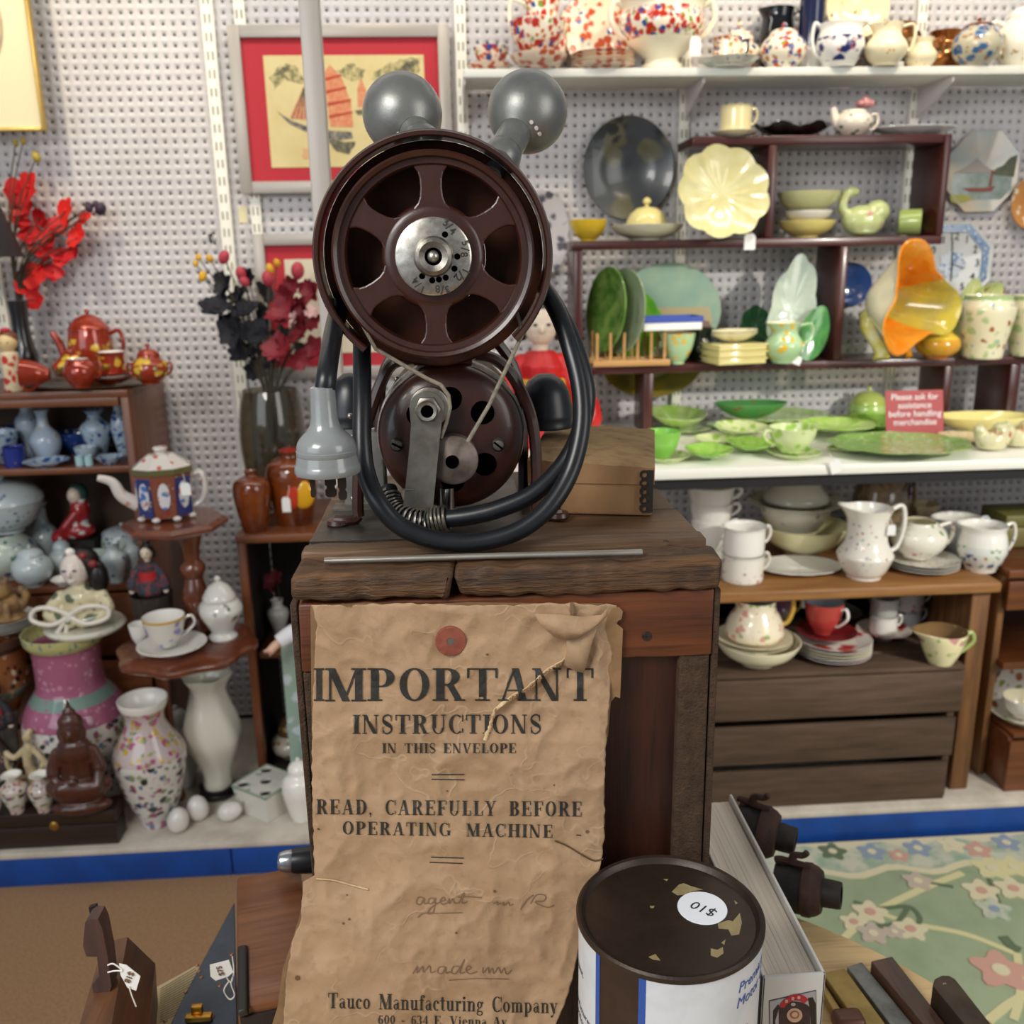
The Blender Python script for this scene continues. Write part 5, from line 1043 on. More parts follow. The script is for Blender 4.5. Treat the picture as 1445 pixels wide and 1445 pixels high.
# seated doll in red robe
rd = thing('seated_doll', 'reclining figurine in red robe with green hood on the lower china shelf', 'figurine', spot_at(112, 765, 2.53, T10+.085)[0])
s = mpp(rd.location)
blob('robe', [('t', catmull([(-.05, 0, .0), (-.01, 0, .02), (.012, 0, .06), (.015, 0, .085)], 5), [.022]*8+[.026]*8), ('b', (.0, -.005, .02), (.05, .03, .025)), ('t', [(.01, -.02, .07), (-.02, -.03, .035)], [.014, .012])], glaze('robe_red', '#a02a2c', [('#d8d4d0', 30, .4, .5)]), rd)
blob('head', [('b', (.006, -.004, .115), (.019, .019, .024)), ('b', (.004, -.021, .113), (.004, .005, .005)), ('t', [(.01, 0, .08), (.008, 0, .1)], [.01, .009])], plain('figurine_face', '#d8c4b4', .35), rd, .0025, 2)
b = MB(); b.ball((.012, .008, .118), (.026, .022, .030), 16, 10); b.build('green_hood', plain('hood_green', '#274a44', .5), rd)
b = MB(); b.box((0, 0, -.043), (.10, .06, .08)); b.build('plinth_block', DK, rd)
# ================================================================== LEFT FRONT: VASES AND FIGURES ON THE PLINTH
T11 = .0935
hp = lambda px, yt, Y, z: (aty(px, yt, Y).z-z)/mpp(Vector((aty(px, yt, Y).x, Y, z)))/1.02
PINKG = glaze('pink_famille', '#a8627e', [('#c58ba0', 50, .3, .5), ('#8a7a86', 60, .2, .3)]); PANEL = glaze('white_panel_figures', '#d8d4cc', [('#7f9468', 34, .36, .5), ('#94506a', 40, .36, .52), ('#5f7a9c', 44, .3, .46), ('#2f3430', 30, .34, .5)]); BAND = glaze('yellow_green_band', '#b9b578', [('#6f8f86', 60, .4, .6)])
BANDG = glaze('teal_band', '#7d958c', [('#a8627e', 60, .26, .4)])
Yv = 2.235
pv = pot('pink_vase', 'large pink famille rose vase with white figure panel and green bands', 'vase', 124, 1120, 138, hp(124, 886, Yv, T11), [(0, 0), (.58, 0), (.6, .03), (.7, .12), (.93, .34), (1, .47), (.94, .58), (.74, .665), (.64, .71), (.62, .78), (.63, .9), (.68, .93), (.75, .96), (.76, 1)], [PANEL, PINKG, BAND, BANDG, PINKG, BAND], Y=Yv, z=T11, bands=(.55, .63, .65, .69, .93))
z0 = aty(124, 890, Yv).z
lb = thing('lady_figure', 'porcelain lady bust with black flowered hair and white ribbon on the pink vase', 'figurine', (aty(122, 890, Yv).x, Yv, z0+.0125))
s = mpp(lb.location)
blob('body', [('b', (0, 0, 20*s), (36*s, 26*s, 24*s)), ('b', (0, 0, 44*s), (28*s, 20*s, 18*s)), ('t', [(0, 0, 50*s), (0, -2*s, 68*s)], [10*s, 9*s]), ('t', catmull([(-28*s, 0, 46*s), (-40*s, -18*s, 26*s), (-8*s, -30*s, 18*s)], 4), [9*s]*9), ('t', catmull([(28*s, 0, 46*s), (40*s, -18*s, 26*s), (8*s, -30*s, 18*s)], 4), [9*s]*9)], glaze('lady_dress', '#d8cda8', [('#5e6a52', 30, .4, .5), ('#a59a80', 50, .3, .4)]), lb, .004)
fh = blob('head', [('b', (-2*s, -4*s, 86*s), (19*s, 19*s, 24*s)), ('b', (-3*s, -23*s, 84*s), (3.5*s, 5*s, 6*s)), ('b', (-3*s, -20*s, 74*s), (6*s, 4*s, 3*s))], plain('porcelain_face', '#e2d6cc', .25), lb, .0025, 2)
b = MB(); b.ball((4*s, 6*s, 92*s), (25*s, 20*s, 24*s), 18, 12); b.ball((24*s, 6*s, 70*s), (14*s, 14*s, 26*s), 12, 8); b.build('hair', plain('hair_black', '#1c1818', .35), lb)
for k, (dx, dz) in enumerate(((12, 106), (-4, 112), (24, 94))):
    b = MB(); b.ball((dx*s, -8*s, dz*s), (7*s, 5*s, 6*s), 8, 6); b.build('hair_flower', plain('hair_red', '#7d2a26', .4) if k != 1 else WG, lb)
for sx in (-1, 1):
    b = MB(); b.ball((-3*s+sx*7*s, -22*s, 89*s), (3*s, 1.5*s, 1.6*s), 8, 5); b.build('eye', BLACK, lb)
    b = MB(); b.tube(catmull([(-6*s, -34*s, 30*s), (sx*24*s-6*s, -36*s, 42*s), (sx*48*s-4*s, -32*s, 38*s), (sx*50*s-6*s, -34*s, 24*s), (sx*24*s-6*s, -38*s, 18*s), (-6*s, -34*s, 28*s)], 5), 3.2*s, 8); b.build('ribbon_loop', plain('ribbon_white', '#e6dfd2', .4), lb)
b = MB(); b.tube([(-6*s, -34*s, 30*s), (-14*s, -36*s, 2*s)], 3*s, 8); b.tube([(-6*s, -34*s, 30*s), (-26*s, -36*s, 4*s)], 3*s, 8); b.build('ribbon_tail', plain('ribbon_white', '', .4), lb)
b = MB(); b.lathe([(0, -2*s), (52*s, -2*s), (54*s, 2*s), (50*s, 6*s), (0, 6*s)], 40); b.build('round_base', glaze('base_white', '#d9d6c6', [('#a9ab6a', 50, .3, .4)]), lb)
# satsuma vase, plates and lion at the left edge
Yw = 2.267
SAT = glaze('satsuma', '#8f5a34', [('#c86a34', 30, .4, .5), ('#d0c4a4', 36, .3, .45), ('#33231c', 30, .3, .45)]); SATW = glaze('satsuma_white', '#c9c3b8', [('#b0703c', 30, .34, .5)])
z1 = aty(20, 893, Yw).z
pot('satsuma_vase', 'large orange and brown patterned vase at the left edge under the plates', 'vase', 22, 1120, 98, hp(20, 893, Yw, T11), [(0, 0), (.36, 0), (.36, .05), (.3, .25), (.34, .45), (.6, .62), (.84, .70), (.86, .74), (.86, .92), (.98, .95), (1, .97), (1, 1)], [SATW, SAT, glaze('sat_band', '#6f7a6a', [('#c0a060', 60, .3, .5)]), SAT, plain('sat_dark', '#4a3426', .4)], Y=Yw, z=T11, bands=(.56, .66, .72, .93))
P, hz = plates('plate', '# white plate of the pile on the satsuma vase', 17, 893, 84, 4, [glaze('rim_gold', '#d8d0c0'), WG, WG, glaze('floral_top', '#dcd8d0', [('#b06a6a', 50, .26, .4), ('#6a86a8', 50, .26, .4)])], Y=Yw, z=z1+.001, dz=.0075, group='white plates piled on the satsuma vase')
ln = thing('lion_figurine', 'carved brown soapstone guardian lion sitting on the pile of plates', 'figurine', (aty(18, 870, Yw-.01).x, Yw-.01, z1+.027))
s = mpp(ln.location)
blob('body', [('b', (0, 0, 7.6*s), (28*s, 22*s, 7*s)), ('b', (2*s, 2*s, 24*s), (22*s, 17*s, 18*s)), ('b', (-4*s, -4*s, 48*s), (19*s, 17*s, 15*s)), ('b', (-10*s, -16*s, 44*s), (10*s, 9*s, 8*s)), ('t', [(-12*s, -12*s, 30*s), (-16*s, -18*s, 8*s)], [6*s, 5*s]), ('t', [(8*s, -12*s, 28*s), (10*s, -18*s, 8*s)], [6*s, 5*s]), ('b', (-16*s, -2*s, 62*s), (5*s, 4*s, 6*s)), ('b', (8*s, -2*s, 62*s), (5*s, 4*s, 6*s)), ('t', catmull([(22*s, 4*s, 20*s), (30*s, 4*s, 36*s), (24*s, 4*s, 46*s)], 4), [6*s]*9)], plain('soapstone', '#6d5238', .45, c2='#a8834c', sc=40, bump=.5, bsc=160), ln, .0028, 2)
# low brown box with clasp
Yb = 2.058
xb1 = aty(166, 1180, Yb).x; zb = aty(90, 1146, Yb).z
bxx = thing('wooden_case', 'flat dark brown case with round brass clasp at the left front of the plinth', 'box', (xb1-.17, Yb, T11))
CASE = wood('case_wood', '#32211a', '#24170f', 0, 9, .45, .1)
b = MB(); b.rbox((0, .032, (zb-T11)*.3), (.34, .064, (zb-T11)*.6), .003); b.build('case_body', CASE, bxx); b = MB(); b.rbox((0, .032, (zb-T11)*.81), (.342, .066, (zb-T11)*.37), .003); b.build('case_lid', CASE, bxx)
BRASS = plain('brass', '#b58a3c', .3, .9)
xc = aty(77, 1168, Yb).x-bxx.location.x; b = MB(); b.lathe([(0, 0), (.011, 0), (.011, .002), (.008, .004), (.003, .004), (0, .006)], 18, facing(xc, .0, (zb-T11)*.62)); b.build('brass_clasp', BRASS, bxx)
ZB = zb+.0012
# vase with kimono doll at the left edge
Yk = 2.182
FV = glaze('dark_famille', '#5a4a48', [('#b8953c', 50, .34, .5), ('#c9c0b0', 40, .3, .45), ('#7a3a4a', 50, .3, .4)])
z2 = aty(0, 1022, Yk).z
pot('famille_vase', 'dark flowered vase with white panels at the left edge under the kimono doll', 'vase', -2, 1130, 60, hp(0, 1022, Yk, T11), 'fvase', [PANEL, FV, glaze('gold_band', '#8a7a44', [('#c8a84a', 80, .36, .6)])], Y=Yk, z=T11, bands=(.55, .93), inner=WG)
def kimono(name, label, loc, s, cloth, sash, robe_h=34):
    d = thing(name, label, 'doll', loc)
    blob('robe', [('l', [(0, 0), (22*s, 0), (24*s, 6*s), (18*s, 26*s), (14*s, 40*s), (15*s, 50*s), (9*s, 58*s), (0, 60*s)], (0, 0, 0)), ('t', catmull([(-12*s, 0, 50*s), (-24*s, -4*s, 34*s), (-28*s, -8*s, 16*s)], 4), [7*s]*3+[8*s]*3+[10*s]*3), ('t', catmull([(12*s, 0, 50*s), (24*s, -4*s, 34*s), (28*s, -8*s, 16*s)], 4), [7*s]*3+[8*s]*3+[10*s]*3)], cloth, d, .003)
    b = MB(); b.lathe([(15.5*s, 26*s), (17.5*s, 27*s), (16.5*s, 41*s), (14.5*s, 42*s)], 24); b.build('sash', sash, d); b = MB(); b.rbox((0, 16*s, 36*s), (22*s, 6*s, 20*s), 2*s); b.build('sash_bow', sash, d)
    blob('head', [('t', [(0, 0, 56*s), (0, 0, 64*s)], [5*s, 5*s]), ('b', (0, -1*s, 74*s), (10.5*s, 10.5*s, 12.5*s)), ('b', (0, -11.5*s, 72*s), (2*s, 2.4*s, 2.6*s))], plain('doll_face', '#e0cdb8', .4), d, .0022, 2)
    b = MB(); b.ball((0, 3*s, 78*s), (12.5*s, 11.5*s, 12*s), 16, 10); b.ball((0, 4*s, 92*s), (7*s, 6*s, 5*s), 10, 6); b.ball((-11*s, 3*s, 72*s), (4*s, 6*s, 8*s), 8, 6); b.ball((11*s, 3*s, 72*s), (4*s, 6*s, 8*s), 8, 6); b.build('hair', plain('hair_black', '#1c1818', .35), d)
    for sx in (-1, 1):
        b = MB(); b.ball((sx*4*s, -10.6*s, 75*s), (1.6*s, .8*s, .9*s), 6, 4); b.build('eye', BLACK, d); b = MB(); b.ball((sx*29*s, -10*s, 8*s), (5*s, 5*s, 6*s), 8, 6); b.build('hand', plain('doll_face', ''), d)
    return d
KB = plain('kimono_black', '#1a1d22', .7, c2='#5a2a30', sc=90, lo=.55, hi=.62); KB2 = plain('kimono_mix', '#23343c', .7, c2='#7a2f34', sc=110, lo=.5, hi=.56); SRED = plain('sash_red', '#b01c22', .5)
kimono('kimono_doll', 'Japanese doll in black kimono with red sash on the vase at the left edge', (aty(1, 1020, Yk).x, Yk-.016, z2+.001), mpp(Vector((aty(0, 1020, Yk).x, Yk, z2)))*.76, KB, SRED)
# buddha
bu = thing('buddha_statue', 'dark carved wooden seated Buddha on the brown case', 'figurine', (aty(117, 1140, 2.09).x, 2.09, ZB), rad(8)); bu.scale = (1, .70, 1)
s = mpp(bu.location)
BUD = wood('buddha_wood', '#55291a', '#3a1b10', 2, 14, .35, .1, coat=.4)
blob('body', [('b', (0, 0, 12.5*s), (40*s, 26*s, 12*s)), ('b', (0, 0, 30*s), (36*s, 24*s, 10*s)), ('t', catmull([(-32*s, -2*s, 44*s), (-14*s, -20*s, 42*s), (22*s, -18*s, 44*s)], 5), [12*s]*11), ('t', catmull([(32*s, -2*s, 44*s), (16*s, -16*s, 44*s), (-18*s, -22*s, 46*s)], 5), [12*s]*11), ('t', catmull([(0, 4*s, 40*s), (0, 4*s, 70*s), (0, 2*s, 96*s)], 4), [22*s]*4+[21*s]*3+[24*s]*2), ('t', catmull([(-22*s, 2*s, 94*s), (-30*s, -4*s, 70*s), (-24*s, -14*s, 54*s), (-4*s, -22*s, 56*s)], 4), [9*s]*6+[7*s]*7), ('t', catmull([(22*s, 2*s, 94*s), (30*s, -4*s, 72*s), (28*s, -14*s, 56*s), (26*s, -24*s, 46*s)], 4), [9*s]*6+[7*s]*7), ('t', [(0, 2*s, 98*s), (0, 0, 112*s)], [9*s, 8*s]), ('b', (0, -2*s, 126*s), (16*s, 16*s, 20*s)), ('b', (0, 2*s, 138*s), (17*s, 17*s, 14*s)), ('b', (0, 2*s, 152*s), (9*s, 9*s, 8*s)), ('t', [(0, 2*s, 156*s), (0, 2*s, 172*s)], [5*s, 1.5*s]), ('b', (0, -18*s, 124*s), (3*s, 4*s, 5*s)), ('b', (-16*s, 0, 122*s), (3*s, 4*s, 10*s)), ('b', (16*s, 0, 122*s), (3*s, 4*s, 10*s))], BUD, bu, .0026, 2)
# ivory dancer
iv = thing('ivory_dancer', 'ivory coloured dancing lady figurine with flying scarf on the brown case', 'figurine', (aty(62, 1105, 2.112).x, 2.112, ZB)); s = mpp(iv.location)
zz = (aty(66, 1012, 2.12).z-ZB)/s
blob('body', [('t', catmull([(0, 0, 17*s), (4*s, 0, zz*.3*s), (-3*s, 0, zz*.55*s), (1*s, 0, zz*.78*s)], 4), [15*s]*3+[11*s]*4+[8*s]*3+[9*s]*3), ('b', (3*s, -2*s, (zz-8)*s), (8*s, 8*s, 9*s)), ('b', (6*s, 2*s, (zz)*s), (6*s, 6*s, 5*s)), ('t', catmull([(-6*s, 0, zz*.76*s), (-22*s, -4*s, zz*.66*s), (-34*s, -2*s, zz*.72*s)], 4), [5*s]*9), ('t', catmull([(8*s, 0, zz*.76*s), (24*s, -4*s, zz*.6*s), (32*s, -2*s, zz*.45*s)], 4), [5*s]*9), ('t', catmull([(-34*s, 0, zz*.72*s), (-38*s, 4*s, zz*.5*s), (-18*s, 2*s, zz*.36*s), (10*s, -8*s, zz*.4*s), (26*s, -6*s, zz*.58*s), (30*s, -6*s, zz*.4*s), (20*s, 0, zz*.2*s)], 4), [4*s]*25), ('b', (0, 0, 5.5*s), (20*s, 9*s, 5*s))], plain('ivory', '#c9b892', .4, c2='#ab9870', sc=60), iv, .0024, 2)
SMV = glaze('mini_famille', '#c9bdb4', [('#a85a6a', 60, .36, .55), ('#b8953c', 60, .3, .5), ('#56604a', 60, .26, .4)])
for px, lb in ((26, 'left of two miniature flowered vases on the brown case'), (65, 'right of two miniature flowered vases on the brown case')):
    pot('miniature_vase', lb, 'vase', px, 1152, 36, hp(px, 1092, 2.068, ZB), 'vase', [SMV, PANEL, SMV, WG], Y=2.068, z=ZB, bands=(.25, .55, .9), group='pair of miniature flowered vases', inner=WG)
pot('teapot_mini', 'tiny orange-spouted white pot at the left edge of the brown case', 'pot', -8, 1150, 26, 32, 'round', glaze('white_orange', '#d6cfc4', [('#c85a2c', 40, .36, .5)]), Y=2.068, z=ZB, lid=('dome', .3, WG, .15))
# medium vase
Ym = 2.15
pot('flower_vase', 'medium famille rose vase with ladies panel standing in front of the tiered stand', 'vase', 224, 1165, 97, hp(208, 985, Ym, T11), [(0, 0), (.46, 0), (.48, .03), (.52, .07), (.8, .26), (1, .5), (.97, .6), (.72, .72), (.56, .8), (.54, .88), (.66, .96), (.68, 1)], [glaze('fr_low', '#cfc8c2', [('#a8607c', 40, .4, .6), ('#5b7a9a', 40, .3, .5)]), PANEL, glaze('fr_neck', '#c9b9b6', [('#b0567e', 40, .42, .62), ('#c9a83c', 46, .36, .55), ('#7d9a5a', 50, .3, .45)]), WG], Y=Ym, z=T11, bands=(.14, .58, .94), inner=WG)
for px, py, ry, rz, lb in ((250, 1180, 8, 0, 'small white porcelain egg with brown mark, left of three'), (277, 1157, -6, 20, 'small white porcelain egg standing behind the left egg'), (323, 1164, 82, 15, 'small white porcelain egg lying on its side, right of three')):
    P, s = spot_at(px, py, None, T11); r = 15*s; q = MB(); n_ = 14; pf = []
    for i in range(n_+1):
        a = -PI/2+PI*i/n_; pf.append((max(r*math.cos(a)*(1-.10*math.sin(a)), 0), r*1.25*math.sin(a)))
    pf[0] = (0, pf[0][1]); pf[-1] = (0, pf[-1][1]); q.lathe(pf, 24); o = q.build('porcelain_egg', glaze('egg', '#dcd8d2', [('#6d4a42', 26, .24, .38)]))
    o.location = P+Vector((0, r*.8, r*(1.25 if abs(ry) < 45 else .98))); o.rotation_euler = (0, rad(ry), rad(rz)); tag(o, lb, 'egg', 'three porcelain eggs')
# blanc de chine vase on black stand
Yc = 2.222
bs = pot('black_stand', 'round black wooden stand under the white twisted vase', 'stand', 296, 1135, 52, 14, [(0, 0), (.9, 0), (1, .2), (.8, .5), (.95, .9), (.9, 1)], plain('ebony', '#171311', .4), Y=Yc, z=T11, closed=True)
zs = T11+14*mpp(bs.location)*1.02
pot('white_vase', 'tall white twisted porcelain vase with frilled rim on a black stand', 'vase', 296, 1120, 78, hp(298, 960, Yc, zs), [(0, 0), (.5, 0), (.52, .03), (.5, .1), (.6, .2), (.92, .38), (1, .48), (.9, .62), (.68, .78), (.62, .88), (.8, .97), (.86, 1)], glaze('blanc', '#d6d3c4'), Y=Yc, z=zs, rfun=lambda a, r, z: r*(1+.05*math.cos(6*a+7*z)*(1-abs(z-.5))+.07*max(0, z-.85)/.15*math.cos(6*a)))
b = MB(); 
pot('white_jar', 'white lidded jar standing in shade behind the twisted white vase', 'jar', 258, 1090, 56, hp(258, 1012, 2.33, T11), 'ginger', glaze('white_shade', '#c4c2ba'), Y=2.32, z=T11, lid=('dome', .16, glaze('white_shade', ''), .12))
# flower brick
fb = thing('flower_brick', 'white square porcelain flower brick with pierced top and green leaves', 'flower holder', (-.519, 2.237, T11), rad(54))
hb = .0915; wt, wbs = .0695, .058
FBG = glaze('flower_brick', '#dcdad0', [('#9db0a0', 26, .24, .36), ('#b87a7a', 60, .16, .2)]); GRN = glaze('brick_green_rim', '#8fa592')
b = MB()
b.add([(-wbs, -wbs, 0), (wbs, -wbs, 0), (wbs, wbs, 0), (-wbs, wbs, 0), (-wt, -wt, hb), (wt, -wt, hb), (wt, wt, hb), (-wt, wt, hb)], [(3, 2, 1, 0), (0, 1, 5, 4), (1, 2, 6, 5), (2, 3, 7, 6), (3, 0, 4, 7)]); b.build('body', FBG, fb, smooth=False)
b = MB()
for k in range(4):
    a = PI/2*k; b.box((wt*math.cos(a), wt*math.sin(a), hb-.002), ((.004 if k % 2 == 0 else 2*wt+.004), (2*wt+.004 if k % 2 == 0 else .004), .006))
b.build('green_rim', GRN, fb, smooth=False)
bm = bmesh.new(); G = 21; hs = [(0, 0)]+[(.58*wt*sx, .58*wt*sy) for sx in (-1, 1) for sy in (-1, 1)]
q = MB(); HR = .25*wt
# top plate with five holes: each of 9 cells is a square with or without hole
cells = [(i, j) for i in (-1, 0, 1) for j in (-1, 0, 1)]
cw = wt*2/3
for i, j in cells:
    cx, cy = i*cw, j*cw; hole = (i == 0 and j == 0) or (i != 0 and j != 0)
    if not hole: q.add([(cx-cw/2, cy-cw/2, hb), (cx+cw/2, cy-cw/2, hb), (cx+cw/2, cy+cw/2, hb), (cx-cw/2, cy+cw/2, hb)], [(0, 1, 2, 3)]); continue
    n_ = 16; vs = []
    for k in range(n_):
        a = 2*PI*(k+.5)/n_-PI/4+PI/4; m = max(abs(math.cos(a)), abs(math.sin(a))); vs.append((cx+cw/2*math.cos(a)/m, cy+cw/2*math.sin(a)/m, hb))
    for k in range(n_): a = 2*PI*(k+.5)/n_; vs.append((cx+HR*math.cos(a), cy+HR*math.sin(a), hb))
    for k in range(n_): a = 2*PI*(k+.5)/n_; vs.append((cx+HR*math.cos(a), cy+HR*math.sin(a), hb-.008))
    q.add(vs, [(k, (k+1) % n_, n_+(k+1) % n_, n_+k) for k in range(n_)]+[(n_+k, n_+(k+1) % n_, 2*n_+(k+1) % n_, 2*n_+k) for k in range(n_)])
    for c_ in ((1, 1), (1, -1), (-1, 1), (-1, -1)):   # corners of the cell
        k = [kk for kk in range(n_) if vs[kk][0]*1 > cx+cw*.2*1 and False]
    for sx, sy in ((1, 1), (-1, 1), (-1, -1), (1, -1)):
        a0 = math.atan2(sy, sx); lo_ = [v for v in vs[:n_] if (v[0]-cx)*sx > cw*.2 and (v[1]-cy)*sy > cw*.2]
        if len(lo_) >= 2: q.add([(cx+sx*cw/2, cy+sy*cw/2, hb)]+lo_[:2], [(0, 1, 2)])
bm.free(); q.build('pierced_top', FBG, fb, smooth=False)
b = MB(); b.box((0, 0, hb-.012), (2*wt-.006, 2*wt-.006, .002)); b.build('dark_inside', plain('brick_inside', '#2a2622', .9), fb)
pot('white_jar', 'small white jar half hidden by the envelope at the left side of the box', 'jar', 428, 1168, 50, hp(428, 1085, 2.13, T11), 'ginger', WG, Y=2.13, z=T11, lid=('dome', .16, WG, .12))
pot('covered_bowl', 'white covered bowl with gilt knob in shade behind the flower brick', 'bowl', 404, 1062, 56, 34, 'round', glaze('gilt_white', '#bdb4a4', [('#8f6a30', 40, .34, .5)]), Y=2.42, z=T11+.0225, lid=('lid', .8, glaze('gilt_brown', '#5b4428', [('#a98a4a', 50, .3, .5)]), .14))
pot('green_vase', 'square green and blue porcelain vase beside the edge of the envelope', 'vase', 428, 1060, 44, hp(428, 905, 2.25, T11), 'cyl', glaze('green_blue', '#93ab9c', [('#c3ccd2', 22, .46, .5), ('#6a7fa6', 30, .3, .35)]), Y=2.25, z=T11, n=4, rz=45)
# ---- on the tiered stand
ZT = .093+.484+.0005
sq = thing('imari_teapot', 'eight-sided blue and red Imari teapot on the octagonal stand top', 'teapot', (aty(238, 742, 2.15).x, 2.15, .093+.7855), rad(14))
s = mpp(sq.location)
def octa(r0, r1, z0, z1, sx=1.0, sy=.8):
    q = MB(); vs = [(sx*r*math.cos(PI/8+PI/4*k), sy*r*math.sin(PI/8+PI/4*k), z) for r, z in ((r0, z0), (r1, z1)) for k in range(8)]
    q.add(vs, [tuple(range(8))[::-1], tuple(range(8, 16))]+[(k, (k+1) % 8, 8+(k+1) % 8, 8+k) for k in range(8)]); return q
IM1 = glaze('imari_panel', '#7d4a3a', [('#c9b9a0', 90, .2, .4), ('#8a3a2a', 60, .36, .5)]); IM2 = glaze('imari_white', '#cfc8c0', [('#b8503a', 40, .26, .4)]); IMB = glaze('imari_blue', '#27336f', [('#c9a04a', 60, .26, .4)])
octa(36*s, 40*s, 0, 62*s).build('body', IM1, sq, smooth=False); octa(43*s, 43*s, 62*s, 70*s).build('gilt_shoulder', glaze('gilt_dark', '#5d5a34'), sq, smooth=False); o = octa(41*s, 18*s, 0, 17*s); l = o.build('lid', [IM2], sq, (0, 0, 70*s), smooth=False)
octa(34*s, 30*s, 5*s, 8*s).build('red_band', glaze('imari_red', '#a8402e'), l, smooth=False)
b = MB(); b.lathe([(0, 15*s), (8*s, 15*s), (7*s, 19*s), (10*s, 24*s), (9*s, 27*s), (0, 28*s)], 8); b.build('knob', IM2, l)
for k in range(8):
    a = PI/4*k; r_ = 38*s*math.cos(PI/8); m = IMB if k % 2 == 1 else None
    if k in (5, 6, 7, 0, 4):
        R_ = Matrix.Translation((r_*1.005*math.cos(a), .8*r_*1.005*math.sin(a), 32*s)) @ Matrix.Rotation(math.atan2(math.sin(a)/.8, math.cos(a)), 4, 'Z') @ Matrix(((0, 0, 1, 0), (1, 0, 0, 0), (0, 1, 0, 0), (0, 0, 0, 1)))
        if m: q = MB(); w_ = 12*s; q.prism([(-w_, -29*s), (w_, -29*s), (w_, 29*s), (-w_, 29*s)], 1.2*s, R_); q.build('blue_panel', IMB, sq, smooth=False)
        q = MB(); q.prism([(8*s*math.cos(t), 19*s*math.sin(t)) for t in [2*PI*i/20 for i in range(20)]], 2.2*s, R_); q.build('painted_oval', glaze('oval_paint', '#d0cdd0', [('#4a6fb0', 40, .4, .5), ('#c8662c', 50, .34, .5), ('#8a9a4a', 60, .26, .4)]), sq, smooth=False)
b = MB(); C = catmull([(-36*s, 0, 18*s), (-56*s, 0, 32*s), (-66*s, 0, 52*s), (-84*s, 0, 60*s)], 5); b.tube(C, [11*s-6.5*s*i/(len(C)-1) for i in range(len(C))], 10); b.build('spout', IM2, sq)
b = MB(); b.tube(catmull([(36*s, 0, 54*s), (50*s, 0, 56*s), (54*s, 0, 36*s), (48*s, 0, 16*s), (36*s, 0, 10*s)], 5), 4*s, 8); b.build('handle', IM2, sq)
for k in (5, 6, 7, 4):
    a = PI/8+PI/4*k; b = MB(); b.ball((36*s*math.cos(a), .8*36*s*math.sin(a), -1.0*s), (6*s, 6*s, 4*s), 8, 6); b.build('foot', IM2, sq)
sq.location.z += 5*s
price_tag('white paper tag hanging from the Imari teapot handle', 262, 690, 2.09, 14, 18, 258, 668)
pot('saucer', 'gilt-edged white saucer under the pansy teacup', 'saucer', 246, 935, 94, 12, 'plate', WG, Y=2.10, z=ZT)
pot('teacup', 'white teacup with violet flowers and gilt rim on the lower tier', 'cup', 237, 925, 58, 42, 'cup', [glaze('violets', '#d8d4ca', [('#8d86b8', 30, .4, .5), ('#6a9a4a', 40, .3, .4)]), glaze('gilt', '')], Y=2.10, z=ZT+.0165, bands=(.94,), handles=((15, .85, .3, .45),), inner=WG)
pot('small_cup', 'small plain white cup left of the pansy teacup', 'cup', 201, 925, 28, 30, 'cup', WG, Y=2.13, z=ZT, inner=WG)
pot('temple_jar', 'white lidded temple jar with dark flowers on the lower tier', 'jar', 316, 908, 60, hp(316, 838, 2.18, ZT), [(0, 0), (.62, 0), (.66, .06), (.5, .16), (.6, .3), (.94, .62), (1, .76), (.85, .92), (.6, 1)], glaze('temple_white', '#d6d4cc', [('#5e3a3a', 24, .3, .42), ('#5f7a5a', 40, .22, .3)]), Y=2.18, z=ZT, lid=('lid', .42, glaze('temple_lid', '#d6d4cc'), .15, 1.25))
Yt = 2.235
tb = pot('wooden_tub', 'small dark round tub holding the seated kimono doll', 'tub', 222, 905, 58, 50, [(0, 0), (.8, 0), (.84, .05), (1, 1)], wood('tub_wood', '#3d342c', '#2a221c', 2, 14, .6), Y=Yt, z=ZT, closed=False)
kimono('kimono_doll', 'Japanese doll with red sash sitting in the small dark tub on the stand', (tb.location.x, Yt, ZT+.090), tb.dimensions.x/58*.80 if tb.dimensions.x > 0 else .0017, KB2, SRED)
# ---- behind the machine
P = spot_at(764, 622, 2.40, .9795)[0]
kimono('red_robed_doll', 'doll in bright red robe half hidden behind the machine', P, mpp(P)*2.2, plain('robe_scarlet', '#c81a1c', .45, c2='#a01216', sc=40), plain('sash_gold', '#c8a03c', .5))
P = aty(343, 303, WALLY); b = MB(); b.box((0, -.001, 0), (.022, .001, .042)); tag(b.build('paper_label', plain('label_cream', '#e0d8ae', .7), None, P), 'small cream paper label stuck on the pegboard below the junk picture', 'label')
P = aty(298, 331, WALLY); b = MB(); b.tube(catmull([(0, .004, 0), (0, -.012, 0), (.001, -.022, -.006), (.002, -.024, -.016), (.002, -.016, -.02)], 4), .0035, 8); tag(b.build('peg_hook', BLACK, None, P), 'small black hook in the pegboard above the dark flowers', 'hook')
# ================================================================== FOREGROUND
def wb(b, name, mats, root, **k):
    """mesh given in room coordinates, parented to root"""
    return b.build(name, mats, root, -Vector(root.location), **k)
TZ = .70
tbl = thing('round_table', 'round pale wooden table carrying the old box, can, book and tools', 'table', (0, .55, 0))
TAB = wood('table_pale', '#dcc08c', '#caa672', 0, 5, .5, .1)
ov = [(.10+(.463 if math.cos(a) > 0 else .480)*math.cos(a), .463*math.sin(a)) for a in [2*PI*i/96 for i in range(96)]]
b = MB(); b.prism(ov, .028, Matrix.Translation((0, 0, TZ-.0285))); b.build('tabletop', TAB, tbl)
b = MB(); b.lathe([(0, 0), (.16, 0), (.16, .03), (.05, .06), (.045, .62), (.12, .671), (0, .671)], 32, Matrix.Translation((.1, 0, 0))); b.build('pedestal', TAB, tbl)
